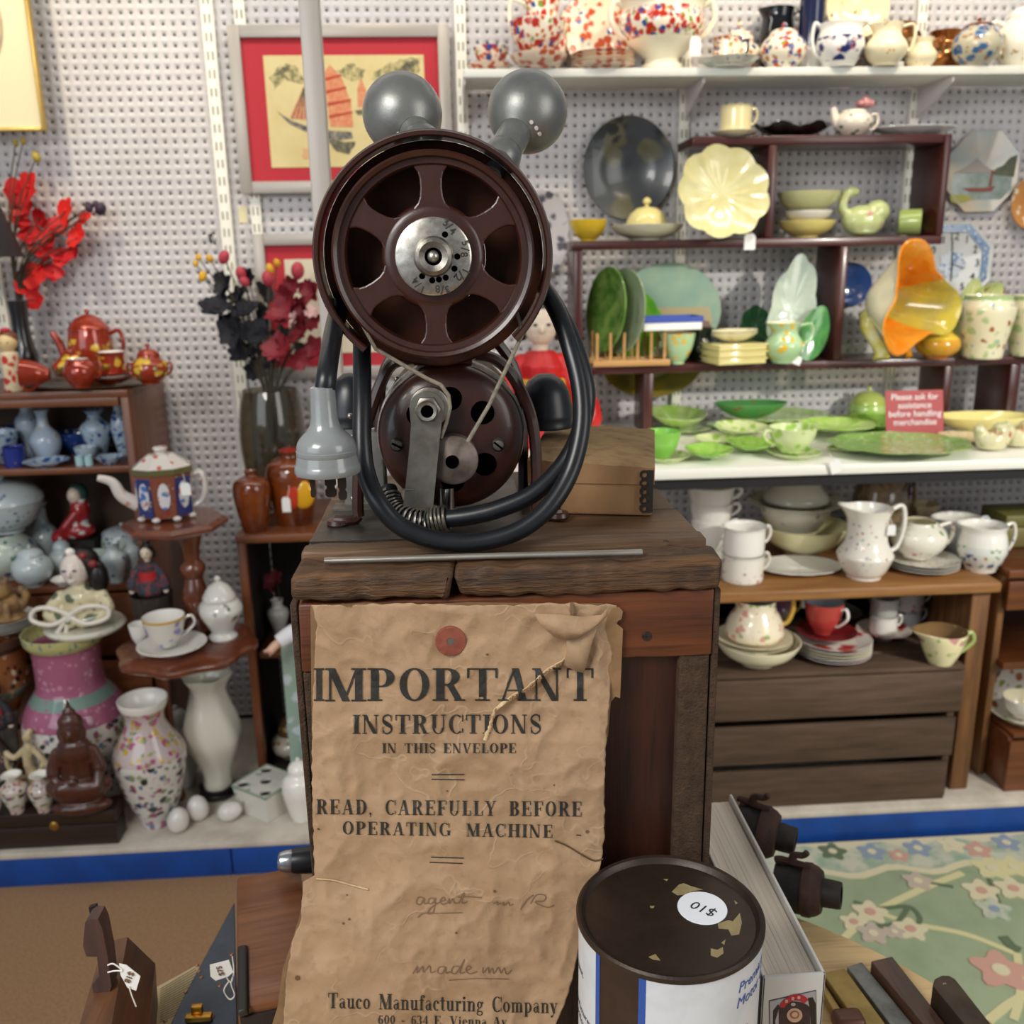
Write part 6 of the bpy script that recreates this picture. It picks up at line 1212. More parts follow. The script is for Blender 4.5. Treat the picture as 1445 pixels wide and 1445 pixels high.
# ------------------------------------------------------------------ the old chest
chest = thing('tool_chest', 'old stained wooden chest with split thick top board holding the machine', 'chest', (.04, .70, TZ))
DW = wood('chest_dark', '#2e1e12', '#664525', 0, 13, .66, 1.0, dark='#0f0805'); DW2 = wood('chest_top', '#4d3826', '#6a4e33', 0, 8, .55, .6, dark='#20140c'); RW_ = wood('chest_rail', '#6a3a1e', '#4a2513', 0, 6, .45, .3, dark='#1f0f08'); PW_ = wood('chest_panel', '#3c1e12', '#2a140b', 2, 7, .4, .2, dark='#160a05'); EW = wood('chest_sawn', '#4a3421', '#33210f', 1, 16, .85, 1.0, dark='#140c06')
def board(x0, x1, y0, y1, z0, z1, m, nm, r=.005, jag=None, seg=14, amp=.0009, seed=1):
    """worn plank: rounded box, subdivided along x and roughened"""
    bm = bmesh.new(); bmesh.ops.create_cube(bm, size=1.0)
    for v in bm.verts: v.co = Vector((v.co.x*(x1-x0), v.co.y*(y1-y0), v.co.z*(z1-z0)))
    bmesh.ops.bevel(bm, geom=bm.edges[:], offset=r, segments=3, profile=.5, affect='EDGES')
    for k in range(1, seg): bmesh.ops.bisect_plane(bm, geom=bm.verts[:]+bm.edges[:]+bm.faces[:], plane_co=((x1-x0)*(k/seg-.5), 0, 0), plane_no=(1, 0, 0))
    c = Vector(((x0+x1)/2, (y0+y1)/2, (z0+z1)/2))
    for v in bm.verts:
        p = v.co+c; n = Vector((noise.noise(p*60+Vector((seed, 0, 0))), noise.noise(p*60+Vector((0, seed, 9))), noise.noise(p*60+Vector((5, 0, seed)))))
        v.co += n*amp*2.2
        if jag and (v.co.x*jag > (x1-x0)/2-.008): v.co.x += jag*(.004*noise.noise(Vector((p.z*300, p.y*60, seed)))-.002*(1 if v.co.z < 0 else -1))
    bm.verts.index_update(); q = MB(); q.add([v.co+c for v in bm.verts], [[v.index for v in f.verts] for f in bm.faces]); bm.free()
    return wb(q, nm, m, chest, angle=50)
board(-.128, -.0045, 0.699, .741, 1.1915, 1.2155, DW, 'top_batten', .005, 1, 40, .0016, 3)
board(-.0015, .2095, 0.699, .741, 1.190, 1.2155, DW, 'top_batten', .006, -1, 60, .0016, 5)
board(-.128, .2065, .742, .766, 1.198, 1.2205, DW2, 'top_strip', .003, None, 20, .0007, 7)
for k, (y0, y1) in enumerate(((.7665, .85), (.851, .93), (.931, 1.03))): board(-.126, .207-.002*k, y0, y1, 1.198, 1.2165, DW2, 'top_plank', .002, None, 8, .0003, 11+k)
board(-.1265, .2035, .7045, .724, 1.132, 1.189, RW_, 'front_rail', .002, None, 16, .0006, 21)
b = MB(); b.box((.032, .719, .916), (.30, .010, .43)); wb(b, 'front_panel', PW_, chest, smooth=False)
board(.1765, .2025, .706, .724, TZ+.001, 1.1315, EW, 'corner_post', .002, None, 4, .0008, 31)
board(-.1265, -.112, .706, .724, TZ+.001, 1.1315, EW, 'corner_post', .002, None, 4, .0008, 33)
board(.2035, .2095, .7065, 1.028, TZ+.001, 1.1885, EW, 'side_board', .0015, None, 3, .0005, 35)
board(-.1335, -.1275, .7065, 1.028, TZ+.001, 1.1885, EW, 'side_board', .0015, None, 3, .0005, 37)
b = MB(); b.box((.038, 1.022, .943), (.33, .012, .486)); wb(b, 'back_panel', PW_, chest, smooth=False)
for px, py, r in ((913, 898, 7), (940, 764, 4)):
    P = aty(px, py, .7038) if py > 800 else atz(px, py, 1.2205); q = MB(); rr = r*mpp(P); q.lathe([(0, 0), (rr, 0), (rr*.9, .0006), (0, .0008)], 14, (facing(P.x, .7041, P.z) if py > 800 else Matrix.Translation(P))); wb(q, 'nail_head', plain('nail_iron', '#2a2522', .6, .6, c2='#4a4038', sc=300), chest)
# ------------------------------------------------------------------ the machine
ROOT = Vector((-.01, .86, 1.2168))
mc = thing('motor_machine', 'antique motor-driven machine with large brown spoked wheel and two gray metal pods on top', 'machine', ROOT)
BRN = plain('brown_enamel', '#38190f', .36, c2='#2a110a', sc=45, coat=.22, bump=.06, bsc=400)
BRND = plain('brown_enamel_dark', '#42200f', .5, c2='#30160c', sc=60, spec=.2)
STEEL = plain('worn_steel', '#8d8880', .38, .85, c2='#5f584e', sc=90, bump=.1, bsc=900)
STEELB = plain('bright_steel', '#bdb8ae', .3, .9, c2='#8a847a', sc=160)
ALU = plain('pod_grey', '#82827e', .34, .5, c2='#6f706c', sc=30, bump=.1, bsc=800)
RUB = plain('black_rubber', '#121418', .34, c2='#1a1c20', sc=60, spec=.5)
HOLE = plain('hole_black', '#030303', 1.0, spec=0)
WYc = .775; Wc = aty(612, 362, WYc); s = mpp(Wc)
FW = lambda dy=0, rot=0: facing(Wc.x, WYc+dy, Wc.z, rot)
R_ = 141*s
wheel_b = MB()
wheel_b.lathe([(122*s, -.004), (122*s, .004), (124*s, .0055), (131*s, .006), (133*s, .010), (138*s, .0115), (141*s, .010), (141*s, .007), (136*s, .003), (135*s, .0), (137*s, -.004), (141*s, -.006), (141*s, -.009), (122*s, -.009), (122*s, -.004)], 96, FW())
wheel_b.lathe([(0, .005), (58*s, .005), (64*s, .0045), (70*s, .003), (73*s, 0), (73*s, -.009), (0, -.009)], 72, FW())
wheel = wb(wheel_b, 'drive_wheel', BRN, mc)
def spoke_pts():
    hw = [(56, 31), (66, 25), (72, 19.5), (80, 16.5), (92, 15.3), (104, 15.8), (112, 18), (119, 23), (124, 33)]
    return [(-w*s, r*s) for r, w in hw]+[(w*s, r*s) for r, w in hw[::-1]]
sp_b = MB(); sp_b.prism(spoke_pts(), .009); sp_me = sp_b.mesh('spoke', BRN, False)
for k in range(6):
    o = bpy.data.objects.new('spoke', sp_me); COL.objects.link(o); o.parent = wheel
    o.matrix_local = FW(.0055, PI/3*k)
    bv = o.modifiers.new('bevel', 'BEVEL'); bv.width = .0016; bv.segments = 2
# hub disc with engraved sizes
b = MB(); b.lathe([(0, .0055), (50*s, .0055), (53*s, .0045), (53.5*s, .001), (53.5*s, -.002), (0, -.002)], 72, FW(-.0055)); hub = wb(b, 'hub_disc', STEELB, mc)
hl = lambda b, nm, m: b.build(nm, m, hub)
yh = -.0055-.0055
b = MB(); b.lathe([(12*s, .001), (12*s, .010), (20*s, .0115), (25*s, .010), (27.5*s, .006), (28*s, 0), (12*s, .001)], 40, FW(yh)); hl(b, 'knurled_ring', STEEL)
b = MB(); b.lathe([(0, .0008), (12.2*s, .0008)], 24, FW(yh)); hl(b, 'ring_hole', HOLE)
b = MB(); b.lathe([(8.5*s, 0), (8.5*s, .008), (7*s, .0105), (3.5*s, .012), (0, .0123)], 24, FW(yh)); hl(b, 'shaft_end', STEELB)
for dx, dz in ((872-708, 760-478), (1027-708, -5), (983-708, -162), (862-708, -277), (770-708, -300), (680-708, -310), (545-708, -252)):
    b = MB(); b.lathe([(0, .0003), (4.3*s, .0003)], 16, facing(Wc.x+dx/9.63*s, WYc+yh, Wc.z+dz/9.63*s)); hl(b, 'index_hole', HOLE)
ENG = plain('engraved', '#2a251e', .6)
for tx, dx, dz, sz in (('3', 890-708, 760-325, 14), ('/', 930-708, 760-378, 15), ('4', 975-708, 760-438, 13), ('5', 1140-708, 760-592, 13), ('/', 1130-708, 760-670, 15), ('8', 1115-708, 760-742, 13), ('1', 1135-708, 760-955, 14), ('/', 1072-708, 760-1005, 16), ('2', 1022-708, 760-1035, 14), ('3', 878-708, 760-1190, 13), ('/', 812-708, 760-1195, 15), ('8', 748-708, 760-1180, 13), ('1', 545-708, 760-1185, 13), ('/', 490-708, 760-1125, 14), ('4', 455-708, 760-1070, 13)):
    a = math.atan2(dz, dx)-PI/2
    if tx == '/': a -= .25
    me = text_mesh(tx, sz*s*1.1, ENG, thick=.0001, bold=.018); me.transform(facing(Wc.x+dx/9.63*s, WYc+yh-.0002, Wc.z+dz/9.63*s, a)); o = bpy.data.objects.new('engraved_number', me); COL.objects.link(o); o.parent = hub
# back plate and guard hoop
b = MB(); b.lathe([(76*s, 0), (158*s, 0), (159.5*s, .004), (158*s, -.004), (76*s, -.004), (76*s, 0)], 80, FW(.032)); b.lathe([(0, .004), (60*s, .004), (64*s, 0), (64*s, -.03), (0, -.03)], 48, FW(.034)); wb(b, 'back_plate', BRND, mc)
g0, g1 = rad(-46), rad(231)
b = MB(); b.lathe([(160*s, -.028), (160*s, .006), (157*s, .010), (159*s, .0125), (164*s, .013), (167*s, .010), (167*s, -.028), (160*s, -.028)], 110, FW(), None, g0, g1)
for a in (g0, g1):
    c, sn = math.cos(a), math.sin(a); pts = [(160, -.028), (160, .006), (157, .010), (159, .0125), (164, .013), (167, .010), (167, -.028)]
    vs = [FW() @ Vector((r*s*c, r*s*sn, z)) for r, z in pts]; b.add(vs, [tuple(range(7))])
wb(b, 'guard_hoop', BRN, mc)
b = MB(); b.box((Wc.x+.004, .845, Wc.z-.062), (.05, .05, .055)); b.box((Wc.x+.004, .85, Wc.z+.0), (.045, .04, .10)); wb(b, 'wheel_bracket', BRND, mc)
# motor
MY = .800; Mc = aty(637, 620, MY); s2 = mpp(Mc); FM = lambda dy=0, rot=0: facing(Mc.x, MY+dy, Mc.z, rot)
b = MB(); b.lathe([(0, .004), (60*s2, .0035), (86*s2, .001), (97*s2, -.004), (103*s2, -.010), (105*s2, -.018), (105*s2, -.028)], 80, FM()); bell = wb(b, 'motor_bell', BRN, mc)
b = MB(); b.lathe([(104*s2, -.028), (107.5*s2, -.0285), (108*s2, -.032), (107*s2, -.036), (108*s2, -.040), (107.5*s2, -.046), (103*s2, -.047)], 80, FM()); wb(b, 'motor_ring', STEELB, mc)
b = MB(); b.lathe([(104*s2, -.046), (105*s2, -.05), (105*s2, -.13), (95*s2, -.14), (0, -.14)], 64, FM()); wb(b, 'motor_body', BRND, mc)
for a in (40, 90, 140, 218, 270, 322):
    b = MB(); x, z = 58*math.cos(rad(a))*s2, 58*math.sin(rad(a))*s2; b.lathe([(0, .0042), (15.5*s2, .0041), (17*s2, .0032)], 24, facing(Mc.x+x, MY, Mc.z+z)); b.build('vent_hole', HOLE, bell)
for px in (560, 703):
    P = aty(px, 628, MY-.004); q = MB(); q.lathe([(10*s2, -.003), (10*s2, .002), (7*s2, .005), (0, .006)], 20, facing(P.x, MY-.001, P.z)); o = q.build('screw', STEEL, bell)
    q = MB(); q.box((P.x, MY-.0072, P.z), (15*s2, .0016, 2.4*s2), Matrix.Rotation(rad(40 if px > 600 else 28), 3, 'Y')); q.build('screw_slot', HOLE, o)
# small pulley, idler, arm
Pc = aty(640, 649, .785); sp = mpp(Pc)
b = MB(); b.lathe([(0, .005), (9*sp, .005), (10*sp, .0045), (31*sp, .0035), (35*sp, .0015), (35*sp, 0), (31*sp, -.003), (31*sp, -.006), (35*sp, -.009), (35*sp, -.011), (0, -.011)], 48, facing(Pc.x, .785, Pc.z)); pul = wb(b, 'motor_pulley', plain('pulley_worn', '#7d7068', .5, .5, c2='#5d5048', sc=80), mc)
b = MB(); b.lathe([(0, .0056), (9.5*sp, .0056), (9.5*sp, .004)], 24, facing(Pc.x-2*sp, .785, Pc.z-1*sp)); b.build('shaft_hole', HOLE, pul)
Ic = aty(603, 577, .775); si = mpp(Ic)
b = MB(); L_ = [(593-603, 577-712), (612-603, 577-712)]
def P2(px, py): q = aty(px, py, .775); return (q.x-Ic.x, q.z-Ic.z)
arc = [(25*si*math.cos(a)-.5*si, 25*si*math.sin(a)) for a in [rad(10+160*i/14) for i in range(15)]]
pts = [P2(569, 716), P2(611, 716), P2(621, 615), P2(624, 590)]+arc+[P2(580, 600), P2(578, 630)]
b.prism(pts, .004, facing(Ic.x, .777, Ic.z)); arm = wb(b, 'idler_arm', plain('arm_grey', '#85817a', .45, .6, c2='#6a655c', sc=60), mc, smooth=False)
for nm, prof, m, dx, dz in (('idler_roller', [(14*si, -.012), (26*si, -.011), (28*si, -.010), (28*si, -.003), (24*si, -.002), (14*si, -.002)], STEEL, 3, 2), ('lock_nut', [(0, .005), (16*si, .005), (19*si, .004), (20*si, .0005), (20*si, .0)], STEEL, 0, 0), ('bolt_ring', [(9*si, .0048), (9*si, .009), (13*si, .0095), (15*si, .008), (15*si, .004)], STEELB, 0, -1)):
    q = MB(); q.lathe(prof, 32 if nm != 'lock_nut' else 6, facing(Ic.x+dx*si, .7735, Ic.z+dz*si)); q.build(nm, m, arm)
q = MB(); q.lathe([(0, .0062), (9.2*si, .0062)], 20, facing(Ic.x, .7735, Ic.z-1*si)); q.build('bolt_hole', HOLE, arm)
q = MB(); P = aty(571, 691, .771); q.tube([(P.x-.003, .7715, P.z), (P.x+.007, .7715, P.z)], .0007, 6); q.build('split_pin', STEELB, arm)
# belt: wheel, idler, pulley, wheel
def Wp(a, r=140): return Vector((Wc.x+r*s*math.cos(rad(a)), .7765, Wc.z+r*s*math.sin(rad(a))))
bp = [Wp(a) for a in range(-42, 236, 6)]
def bq(px, py): q = aty(px, py, .7775); return q
bp = [bq(655, 612)*.3+bq(662, 628)*.7, bq(690, 572), bq(738, 470)]+[Wp(a) for a in range(-34, 226, 5)]+[bq(530, 492), bq(602, 534), bq(622, 543), bq(633, 558), bq(635, 575), bq(630, 596), bq(622, 618)]
b = MB(); b.tube(bp, .0017, 8); wb(b, 'drive_belt', plain('belt_cord', '#8f8675', .8, c2='#6f6656', sc=200, bump=.4, bsc=900), mc)
P = aty(631, 700, .795); q = MB(); q.lathe([(0, 0), (11*s2, 0), (11*s2, 42*s2), (0, 42*s2)], 20, Matrix.Translation((P.x, .795, max(aty(631, 728, .795).z, 1.2205)))); wb(q, 'chrome_post', plain('chrome', '#c8c8c4', .15, 1.0), mc)
# cradle straps and feet
for pxs in (((672, 500), (700, 508), (724, 532), (745, 575), (754, 615), (757, 660), (757, 715), (759, 735)), ((585, 506), (556, 512), (540, 535), (525, 575), (512, 620), (506, 670), (505, 712), (506, 728))):
    C = [Vector((p.x, p.y, max(p.z, 1.2236))) for p in catmull([aty(*q, .825) for q in pxs], 5)]; b = MB(); b.tube(C, .0052, 8, True, 1.0); st_ = wb(b, 'cradle_strap', BRN, mc)
    e = C[-1]; b = MB(); sg_ = 1 if pxs[0][0] > 620 else -1
    b.tube(catmull([e, e+Vector((sg_*.004, -.002, -.003)), Vector((e.x+sg_*.012, e.y-.004, 1.2236)), Vector((e.x+sg_*.020, e.y-.002, 1.2236))], 4), .0050, 8); b.v = [(x, y, max(z, 1.2183)) for x, y, z in b.v]; b.lathe([(.004, 0), (.0095, 0), (.0105, .002), (.0095, .0055), (.004, .006), (.004, 0)], 20, Matrix.Translation((e.x+sg_*.018, e.y-.002, 1.2190))); b.build('foot', BRN, st_)
for sx in (-1, 1):
    b = MB(); b.tube(catmull([Vector((Mc.x+sx*.03, .90, Mc.z+.09)), Vector((Mc.x+sx*.06, .90, Mc.z+.05)), Vector((Mc.x+sx*.068, .90, Mc.z)), Vector((Mc.x+sx*.068, .90, 1.2205))], 5), .005, 8); wb(b, 'rear_strap', BRN, mc)
# base plate
b = MB(); c4 = [atz(435, 767, 1.2195), atz(497, 678, 1.2195)]; x0, y0 = c4[0].x, c4[0].y; y1 = c4[1].y
y0 += .005; b.prism([(x0, y0), (.058, y0-.004), (.062, y1), (c4[1].x, y1)], .0018, Matrix.Translation((0, 0, 1.2178))); wb(b, 'base_plate', plain('plate_steel', '#5f5a54', .4, .7, c2='#37322c', sc=35, bump=.08, bsc=500), mc, smooth=False)
# side bodies: black domes, cylinders, gray boxes
for side, (px, py, w) in enumerate(((497, 588, 68), (770, 588, 78))):
    Y = .955; P = aty(px, py, Y); sc_ = mpp(P); r = w/2*sc_
    b = MB(); b.lathe([(0, 0), (r, 0), (r*1.02, .002), (r, .004), (r, .010), (r*1.015, .012), (r, .014), (r*.97, .022), (r*.85, .036), (r*.62, .047), (r*.3, .053), (0, .054)], 36); o = b.build('black_dome', RUB, mc); o.location = Vector((P.x, Y, P.z-.010))-ROOT
    hz = P.z-.012-1.2205
    if side == 1:
        b = MB(); b.rbox((P.x-.035, Y, P.z+.004), (.11, .02, .008), .002); wb(b, 'dome_bracket', BRND, mc); continue
    b = MB(); b.lathe([(0, 0), (r*.6, 0), (r*.6, hz*.25), (r*.66, hz*.28), (r*.66, hz*.5), (r*.6, hz*.53), (r*.6, hz*.75), (r*.66, hz*.8), (r*.66, hz), (0, hz)], 28); o = b.build('dome_support', plain('support_brown', '#4a4038', .45, .4), mc); o.location = Vector((P.x, Y, 1.2200))-ROOT
P = aty(512, 660, .885); sc_ = mpp(P)
b = MB(); b.rbox((P.x, .90, (1.2205+aty(512, 613, .885).z)/2), (58*sc_, .03, aty(512, 613, .885).z-1.2205), .002); wb(b, 'switch_box', plain('box_grey', '#7d7c78', .45, .4, c2='#64625e', sc=30), mc)
b = MB(); b.box((P.x-.004, .882, 1.2205), (.05, .022, .0022)); wb(b, 'box_flange', STEEL, mc)
for px, py in ((493, 623), (498, 703), (494, 587)):
    q = MB(); pp = aty(px, py, .882); q.ball(pp, .0028, 10, 6); wb(q, 'bolt_head', STEELB, mc)
pp = aty(540, 540, .84); q = MB(); q.ball(aty(560, 535, .85), .003, 10, 6); wb(q, 'bolt_head', STEELB, mc)
# two gray pods on stems
for (nx, ny, nY, cx, cy, cY) in ((610, 222, .815, 569, 163, .872), (694, 246, .805, 743, 160, .868)):
    A = aty(nx, ny, nY); B_ = aty(cx, cy, cY); d = (B_-A); sc_ = mpp(B_); Ld = d.length
    prof = [(0, 0), (13*sc_, 0), (13*sc_, .012), (14*sc_, .013), (22*sc_, .015), (25*sc_, .019), (26*sc_, .026), (24*sc_, .032), (22.5*sc_, .033), (22.5*sc_, Ld-50*sc_), (24*sc_, Ld-49*sc_)]
    if Ld-50*sc_ < .034: prof = [(0, 0), (13*sc_, 0), (22*sc_, .006), (24*sc_, .012), (22*sc_, .018), (22.5*sc_, Ld-50*sc_+.002), (24*sc_, Ld-49*sc_)]
    M = frame_to(d, A); q = MB(); q.lathe(prof, 40, M); wb(q, 'pod_stem', ALU, mc)
    pf = [(23*sc_, Ld-50*sc_)]
    for i in range(1, 26):
        a = -PI/2+.46+(PI-.46)*i/25; pf.append((max(56*sc_*math.cos(a)*(1+.03*math.sin(2*a)), 0), Ld+ (54*sc_*math.sin(a) if a < 0 else 60*sc_*math.sin(a))))
    pf[-1] = (0, pf[-1][1]); q = MB(); q.lathe(pf, 56, M); pod = wb(q, 'metal_pod', ALU, mc)
    q = MB(); 
    for px, py in (((562, 189), (569.5, 180.5), (576.5, 172)) if cx < 600 else ((750, 172.5), (757, 181), (761.5, 189))):
        dd = ray(px, py).normalized(); oc = EYE-B_; r_ = 55.5*sc_; bb_ = oc.dot(dd); disc = bb_*bb_-(oc.dot(oc)-r_*r_)
        if disc > 0:
            hit = EYE+dd*(-bb_-math.sqrt(disc)); n_ = (hit-B_).normalized(); q2 = MB(); q2.lathe([(0, .0009), (2.6*sc_, .0008), (2.7*sc_, -.002)], 12, frame_to(n_, hit)); q2.build('lit_vent_hole', plain('vent_hole_light', '#cfc9bd', .4), pod)  # pale discs paint the light showing through the pod's vent holes
# ------------------------------------------------------------------ power cord
cord = mc
cp = [(548, 690, .800), (556, 716, .784), (575, 731, .770), (604, 736, .763), (632, 732, .760), (670, 727, .757), (710, 716, .756), (755, 695, .758), (795, 655, .768), (818, 610, .778), (828, 560, .786), (818, 510, .797), (797, 455, .812), (765, 405, .83), (700, 330, .846), (612, 290, .852), (540, 330, .848), (514, 410, .838), (511, 470, .818), (511, 520, .795), (511, 570, .775), (511, 620, .760), (516, 665, .750), (532, 705, .738), (560, 739, .7335), (600, 758, .7315), (645, 766, .731), (690, 762, .7315), (735, 747, .7335), (775, 715, .740), (805, 665, .752), (820, 605, .763), (819, 550, .776), (806, 495, .79), (786, 440, .808), (755, 390, .828), (690, 300, .842), (610, 262, .850), (530, 310, .845), (490, 400, .825), (475, 450, .785), (466, 495, .735), (461, 530, .708), (458, 552, .7045)]
C = catmull([aty(*q) for q in cp], 6)
RC = 13.2*mpp(aty(640, 775, .738))
b = MB(); b.tube(C, RC, 14); tag(wb(b, 'power_cord', RUB, cord), 'thick black rubber power cord coiled round the machine')
hx = []; sp_pts = C[2:25]
acc = 0; ang = 0; ups = Vector((0, 0, 1))
for i in range(len(sp_pts)-1):
    a, c = sp_pts[i], sp_pts[i+1]; t = (c-a).normalized(); u = (ups-t*t.dot(ups)).normalized(); w = t.cross(u); n = 14
    for k in range(n):
        f = k/n; dens = (2.1 if i < len(sp_pts)-7 else 3.0); ang += (c-a).length/n/.0044*2*PI*(dens/2.1)
        rr = RC*1.16 if i < len(sp_pts)-7 else RC*1.45
        hx.append(a+(c-a)*f+(u*math.cos(ang)+w*math.sin(ang))*rr)
b = MB(); b.tube(hx, .0011, 6, True); wb(b, 'strain_spring', plain('spring_steel', '#a8a196', .3, .9, c2='#6a6258', sc=200), cord)
for k in (20, 21.2, 22.3, 23.4):
    i = int(k); a = C[i]+(C[i+1]-C[i])*(k-i); t = (C[i+1]-C[i]).normalized(); M = frame_to(t, a); q = MB(); n_ = 24
    q.tube([M @ Vector((RC*1.42*math.cos(2*PI*j/n_), RC*1.42*math.sin(2*PI*j/n_), 0)) for j in range(n_+1)], .0014, 7); wb(q, 'spring_collar', plain('spring_steel', ''), cord)
PT = aty(457, 545, .7045); sp = mpp(PT); yb = aty(455, 667, .7045)
k_ = (PT.z-yb.z)/122.
b = MB(); prof = [(0, 545), (14, 545), (17.5, 547), (18, 560), (19, 588), (21, 598), (26, 607), (34, 614), (40, 621), (42.5, 628), (42.5, 633), (43.5, 634), (43.5, 640), (42.8, 641), (45, 652), (45.5, 654), (47, 656), (47.5, 664), (46, 667), (0, 667)]
b.lathe([(r*sp, (667-y)*k_) for r, y in prof][::-1], 48); plg = b.build('plug', plain('plug_grey', '#868a8a', .22, c2='#7a7d7c', sc=20, coat=.4), cord); plg.location = Vector((PT.x-.0012, .7045, yb.z))-ROOT
PIN = plain('plug_pin', '#3a2f28', .45, .7)
for dx, w, l, rot, dy in ((-22, 7, 33, 35, -.004), (1, 16, 38, 0, .006), (20, 12, 38, -30, -.004)):
    hw_ = w/2*sp; Lp = l*k_; q = MB()
    pts = [(-hw_, 0), (hw_, 0), (hw_, -Lp*.52), (hw_*.72, -Lp*.57), (hw_*.72, -Lp*.66), (hw_, -Lp*.72), (hw_, -Lp*.92), (hw_*.6, -Lp), (-hw_*.6, -Lp), (-hw_, -Lp*.92), (-hw_, -Lp*.72), (-hw_*.72, -Lp*.66), (-hw_*.72, -Lp*.57), (-hw_, -Lp*.52)]
    q.prism(pts, .002, Matrix.Translation((dx*sp, dy, 0)) @ FACE); q.build('plug_pin', PIN, plg, smooth=False)
# ------------------------------------------------------------------ metal strip lying on the batten
A, B_ = atz(459, 791.5, 1.2185), atz(905, 779.5, 1.2185)
b = MB(); b.tube([A, A+(B_-A)*.5+Vector((0, 0, .0002)), B_], .0031, 12, True, .8, (0, 0, 1)); o = b.build('metal_rod', plain('rod_alu', '#aaa59a', .4, .7, c2='#7f776a', sc=120, stretch=(.1, 1, 1))); o.location = (0, -.003, .0012); tag(o, 'thin silver metal rod lying along the front of the chest top', 'rod')
# ------------------------------------------------------------------ cardboard box
cb = thing('cardboard_box', 'small worn brown cardboard box behind the cord on the chest', 'box', (.177, .8235, 1.2174), rad(-11.9))
CARD = plain('cardboard', '#8d6a46', .8, c2='#7a5836', sc=18, bump=.15, bsc=300); CTOP = plain('cardboard_torn', '#94784f', .9, c2='#6d5133', sc=34, lo=.45, hi=.7, bump=.7, bsc=90)
b = MB(); b.rbox((-.056, .0955, .022), (.112, .191, .044), .0025, None, 3); b.build('box_body', CARD, cb)
bm = bmesh.new(); q = MB(); nx, ny = 22, 26
for j in range(ny+1):
    for i in range(nx+1):
        x = -.1135+.115*i/nx; y = -.0015+.194*j/ny; e_ = min(i, nx-i, j, ny-j); z = .0465+.003*math.sin(PI*i/nx)*math.sin(PI*j/ny)+.006*(1-i/nx)+.0016*noise.noise(Vector((x*70, y*70, 3)))-.0012*(e_ == 0)
        q.v.append((x, y, z))
for j in range(ny):
    for i in range(nx): q.f.append((j*(nx+1)+i, j*(nx+1)+i+1, (j+1)*(nx+1)+i+1, (j+1)*(nx+1)+i)); q.m.append(0)
bm.free(); base = len(q.v); rim = [(0, i) for i in range(nx+1)]+[(j, nx) for j in range(1, ny+1)]+[(ny, i) for i in range(nx-1, -1, -1)]+[(j, 0) for j in range(ny-1, 0, -1)]
for (j, i) in rim: x, y, z = q.v[j*(nx+1)+i]; q.v.append((x, y, .030))
nr_ = len(rim)
for k in range(nr_): k2 = (k+1) % nr_; a, c = rim[k], rim[k2]; q.f.append((base+k, base+k2, c[0]*(nx+1)+c[1], a[0]*(nx+1)+a[1])); q.m.append(1)
q.build('box_lid', [CTOP, CARD], cb)
b = MB(); pts = []
zs = .0385; w0 = -.0125
b.prism([(-.0055, .004), (.0004, .004), (.0004, .0435), (-.0055, .0435)], .0010, FACE @ Matrix.Identity(4)); 
for k in range(5):
    z = .008+k*.0078; n_ = 16
    b.tube([Vector((-.0075+.0034*math.cos(2*PI*j/n_), -.0008, z+.0034*math.sin(2*PI*j/n_))) for j in range(n_+1)], .0010, 6)
o = b.build('metal_corner', plain('corner_iron', '#3a3532', .5, .7), cb, (0, -.0018, 0))
# ------------------------------------------------------------------ the old envelope
env = thing('instruction_envelope', 'torn brown paper envelope with printed instructions hanging on the chest front', 'envelope', tuple(aty(645, 858, .6975)))
KRAFT = None
m_, N, L, P_ = nt('kraft_paper')
v_, _t = _coord(N, L); n1 = _noise(N, L, v_, 14, 5); n2 = _noise(N, L, v_, 120, 4)
c_ = _mix(N, L, _ramp(N, L, n1, .35, .7), lin('#ad8e6e'), lin('#9b7c5c')); c_ = _mix(N, L, _math(N, L, 'MULTIPLY', _ramp(N, L, n2, .55, .8), .5), c_, lin('#80634a'))
vo = N.new('ShaderNodeTexVoronoi'); vo.feature = 'DISTANCE_TO_EDGE'; vo.inputs['Scale'].default_value = 15
wn_ = N.new('ShaderNodeTexNoise'); wn_.inputs['Scale'].default_value = 30; L.new(v_, wn_.inputs[0]); ad = N.new('ShaderNodeVectorMath'); ad.operation = 'MULTIPLY_ADD'; L.new(wn_.outputs['Color'], ad.inputs[0]); ad.inputs[1].default_value = (.09,)*3; L.new(v_, ad.inputs[2]); L.new(ad.outputs[0], vo.inputs['Vector'])
crease = _ramp(N, L, vo.outputs['Distance'], .0, .035, True)
crm = _math(N, L, 'MULTIPLY', crease, _ramp(N, L, n1, .45, .6))
c_ = _mix(N, L, _math(N, L, 'MULTIPLY', crm, .35), c_, lin('#c4ab8c')); L.new(c_, P_.inputs['Base Color']); P_.inputs['Roughness'].default_value = .75
hgt = _math(N, L, 'ADD', _math(N, L, 'MULTIPLY', crm, .45), _math(N, L, 'MULTIPLY', _noise(N, L, v_, 45, 8, .65), 1.6)); _bump(N, L, P_, hgt, .55, .0016)
KRAFT = m_
KRAFTL = plain('torn_fibre', '#d3b88f', .85, c2='#bd9c70', sc=120); KRAFTD = plain('kraft_inner', '#8d6d4a', .8, c2='#7a5c3c', sc=40)
TEAR = [(806, 846), (806, 884), (812, 906), (800, 932), (772, 950), (748, 972), (722, 987), (700, 1004), (697, 1018), (690, 1034), (686, 1046)]
def tear_side(px, py):
    """positive = right of the tear (the sunken piece), in the first part of the sheet"""
    if py > 1046: return -9
    for (x0, y0), (x1, y1) in zip(TEAR, TEAR[1:]):
        if y0 <= py <= y1: return px-(x0+(x1-x0)*(py-y0)/max(y1-y0, 1e-6))
    return -9
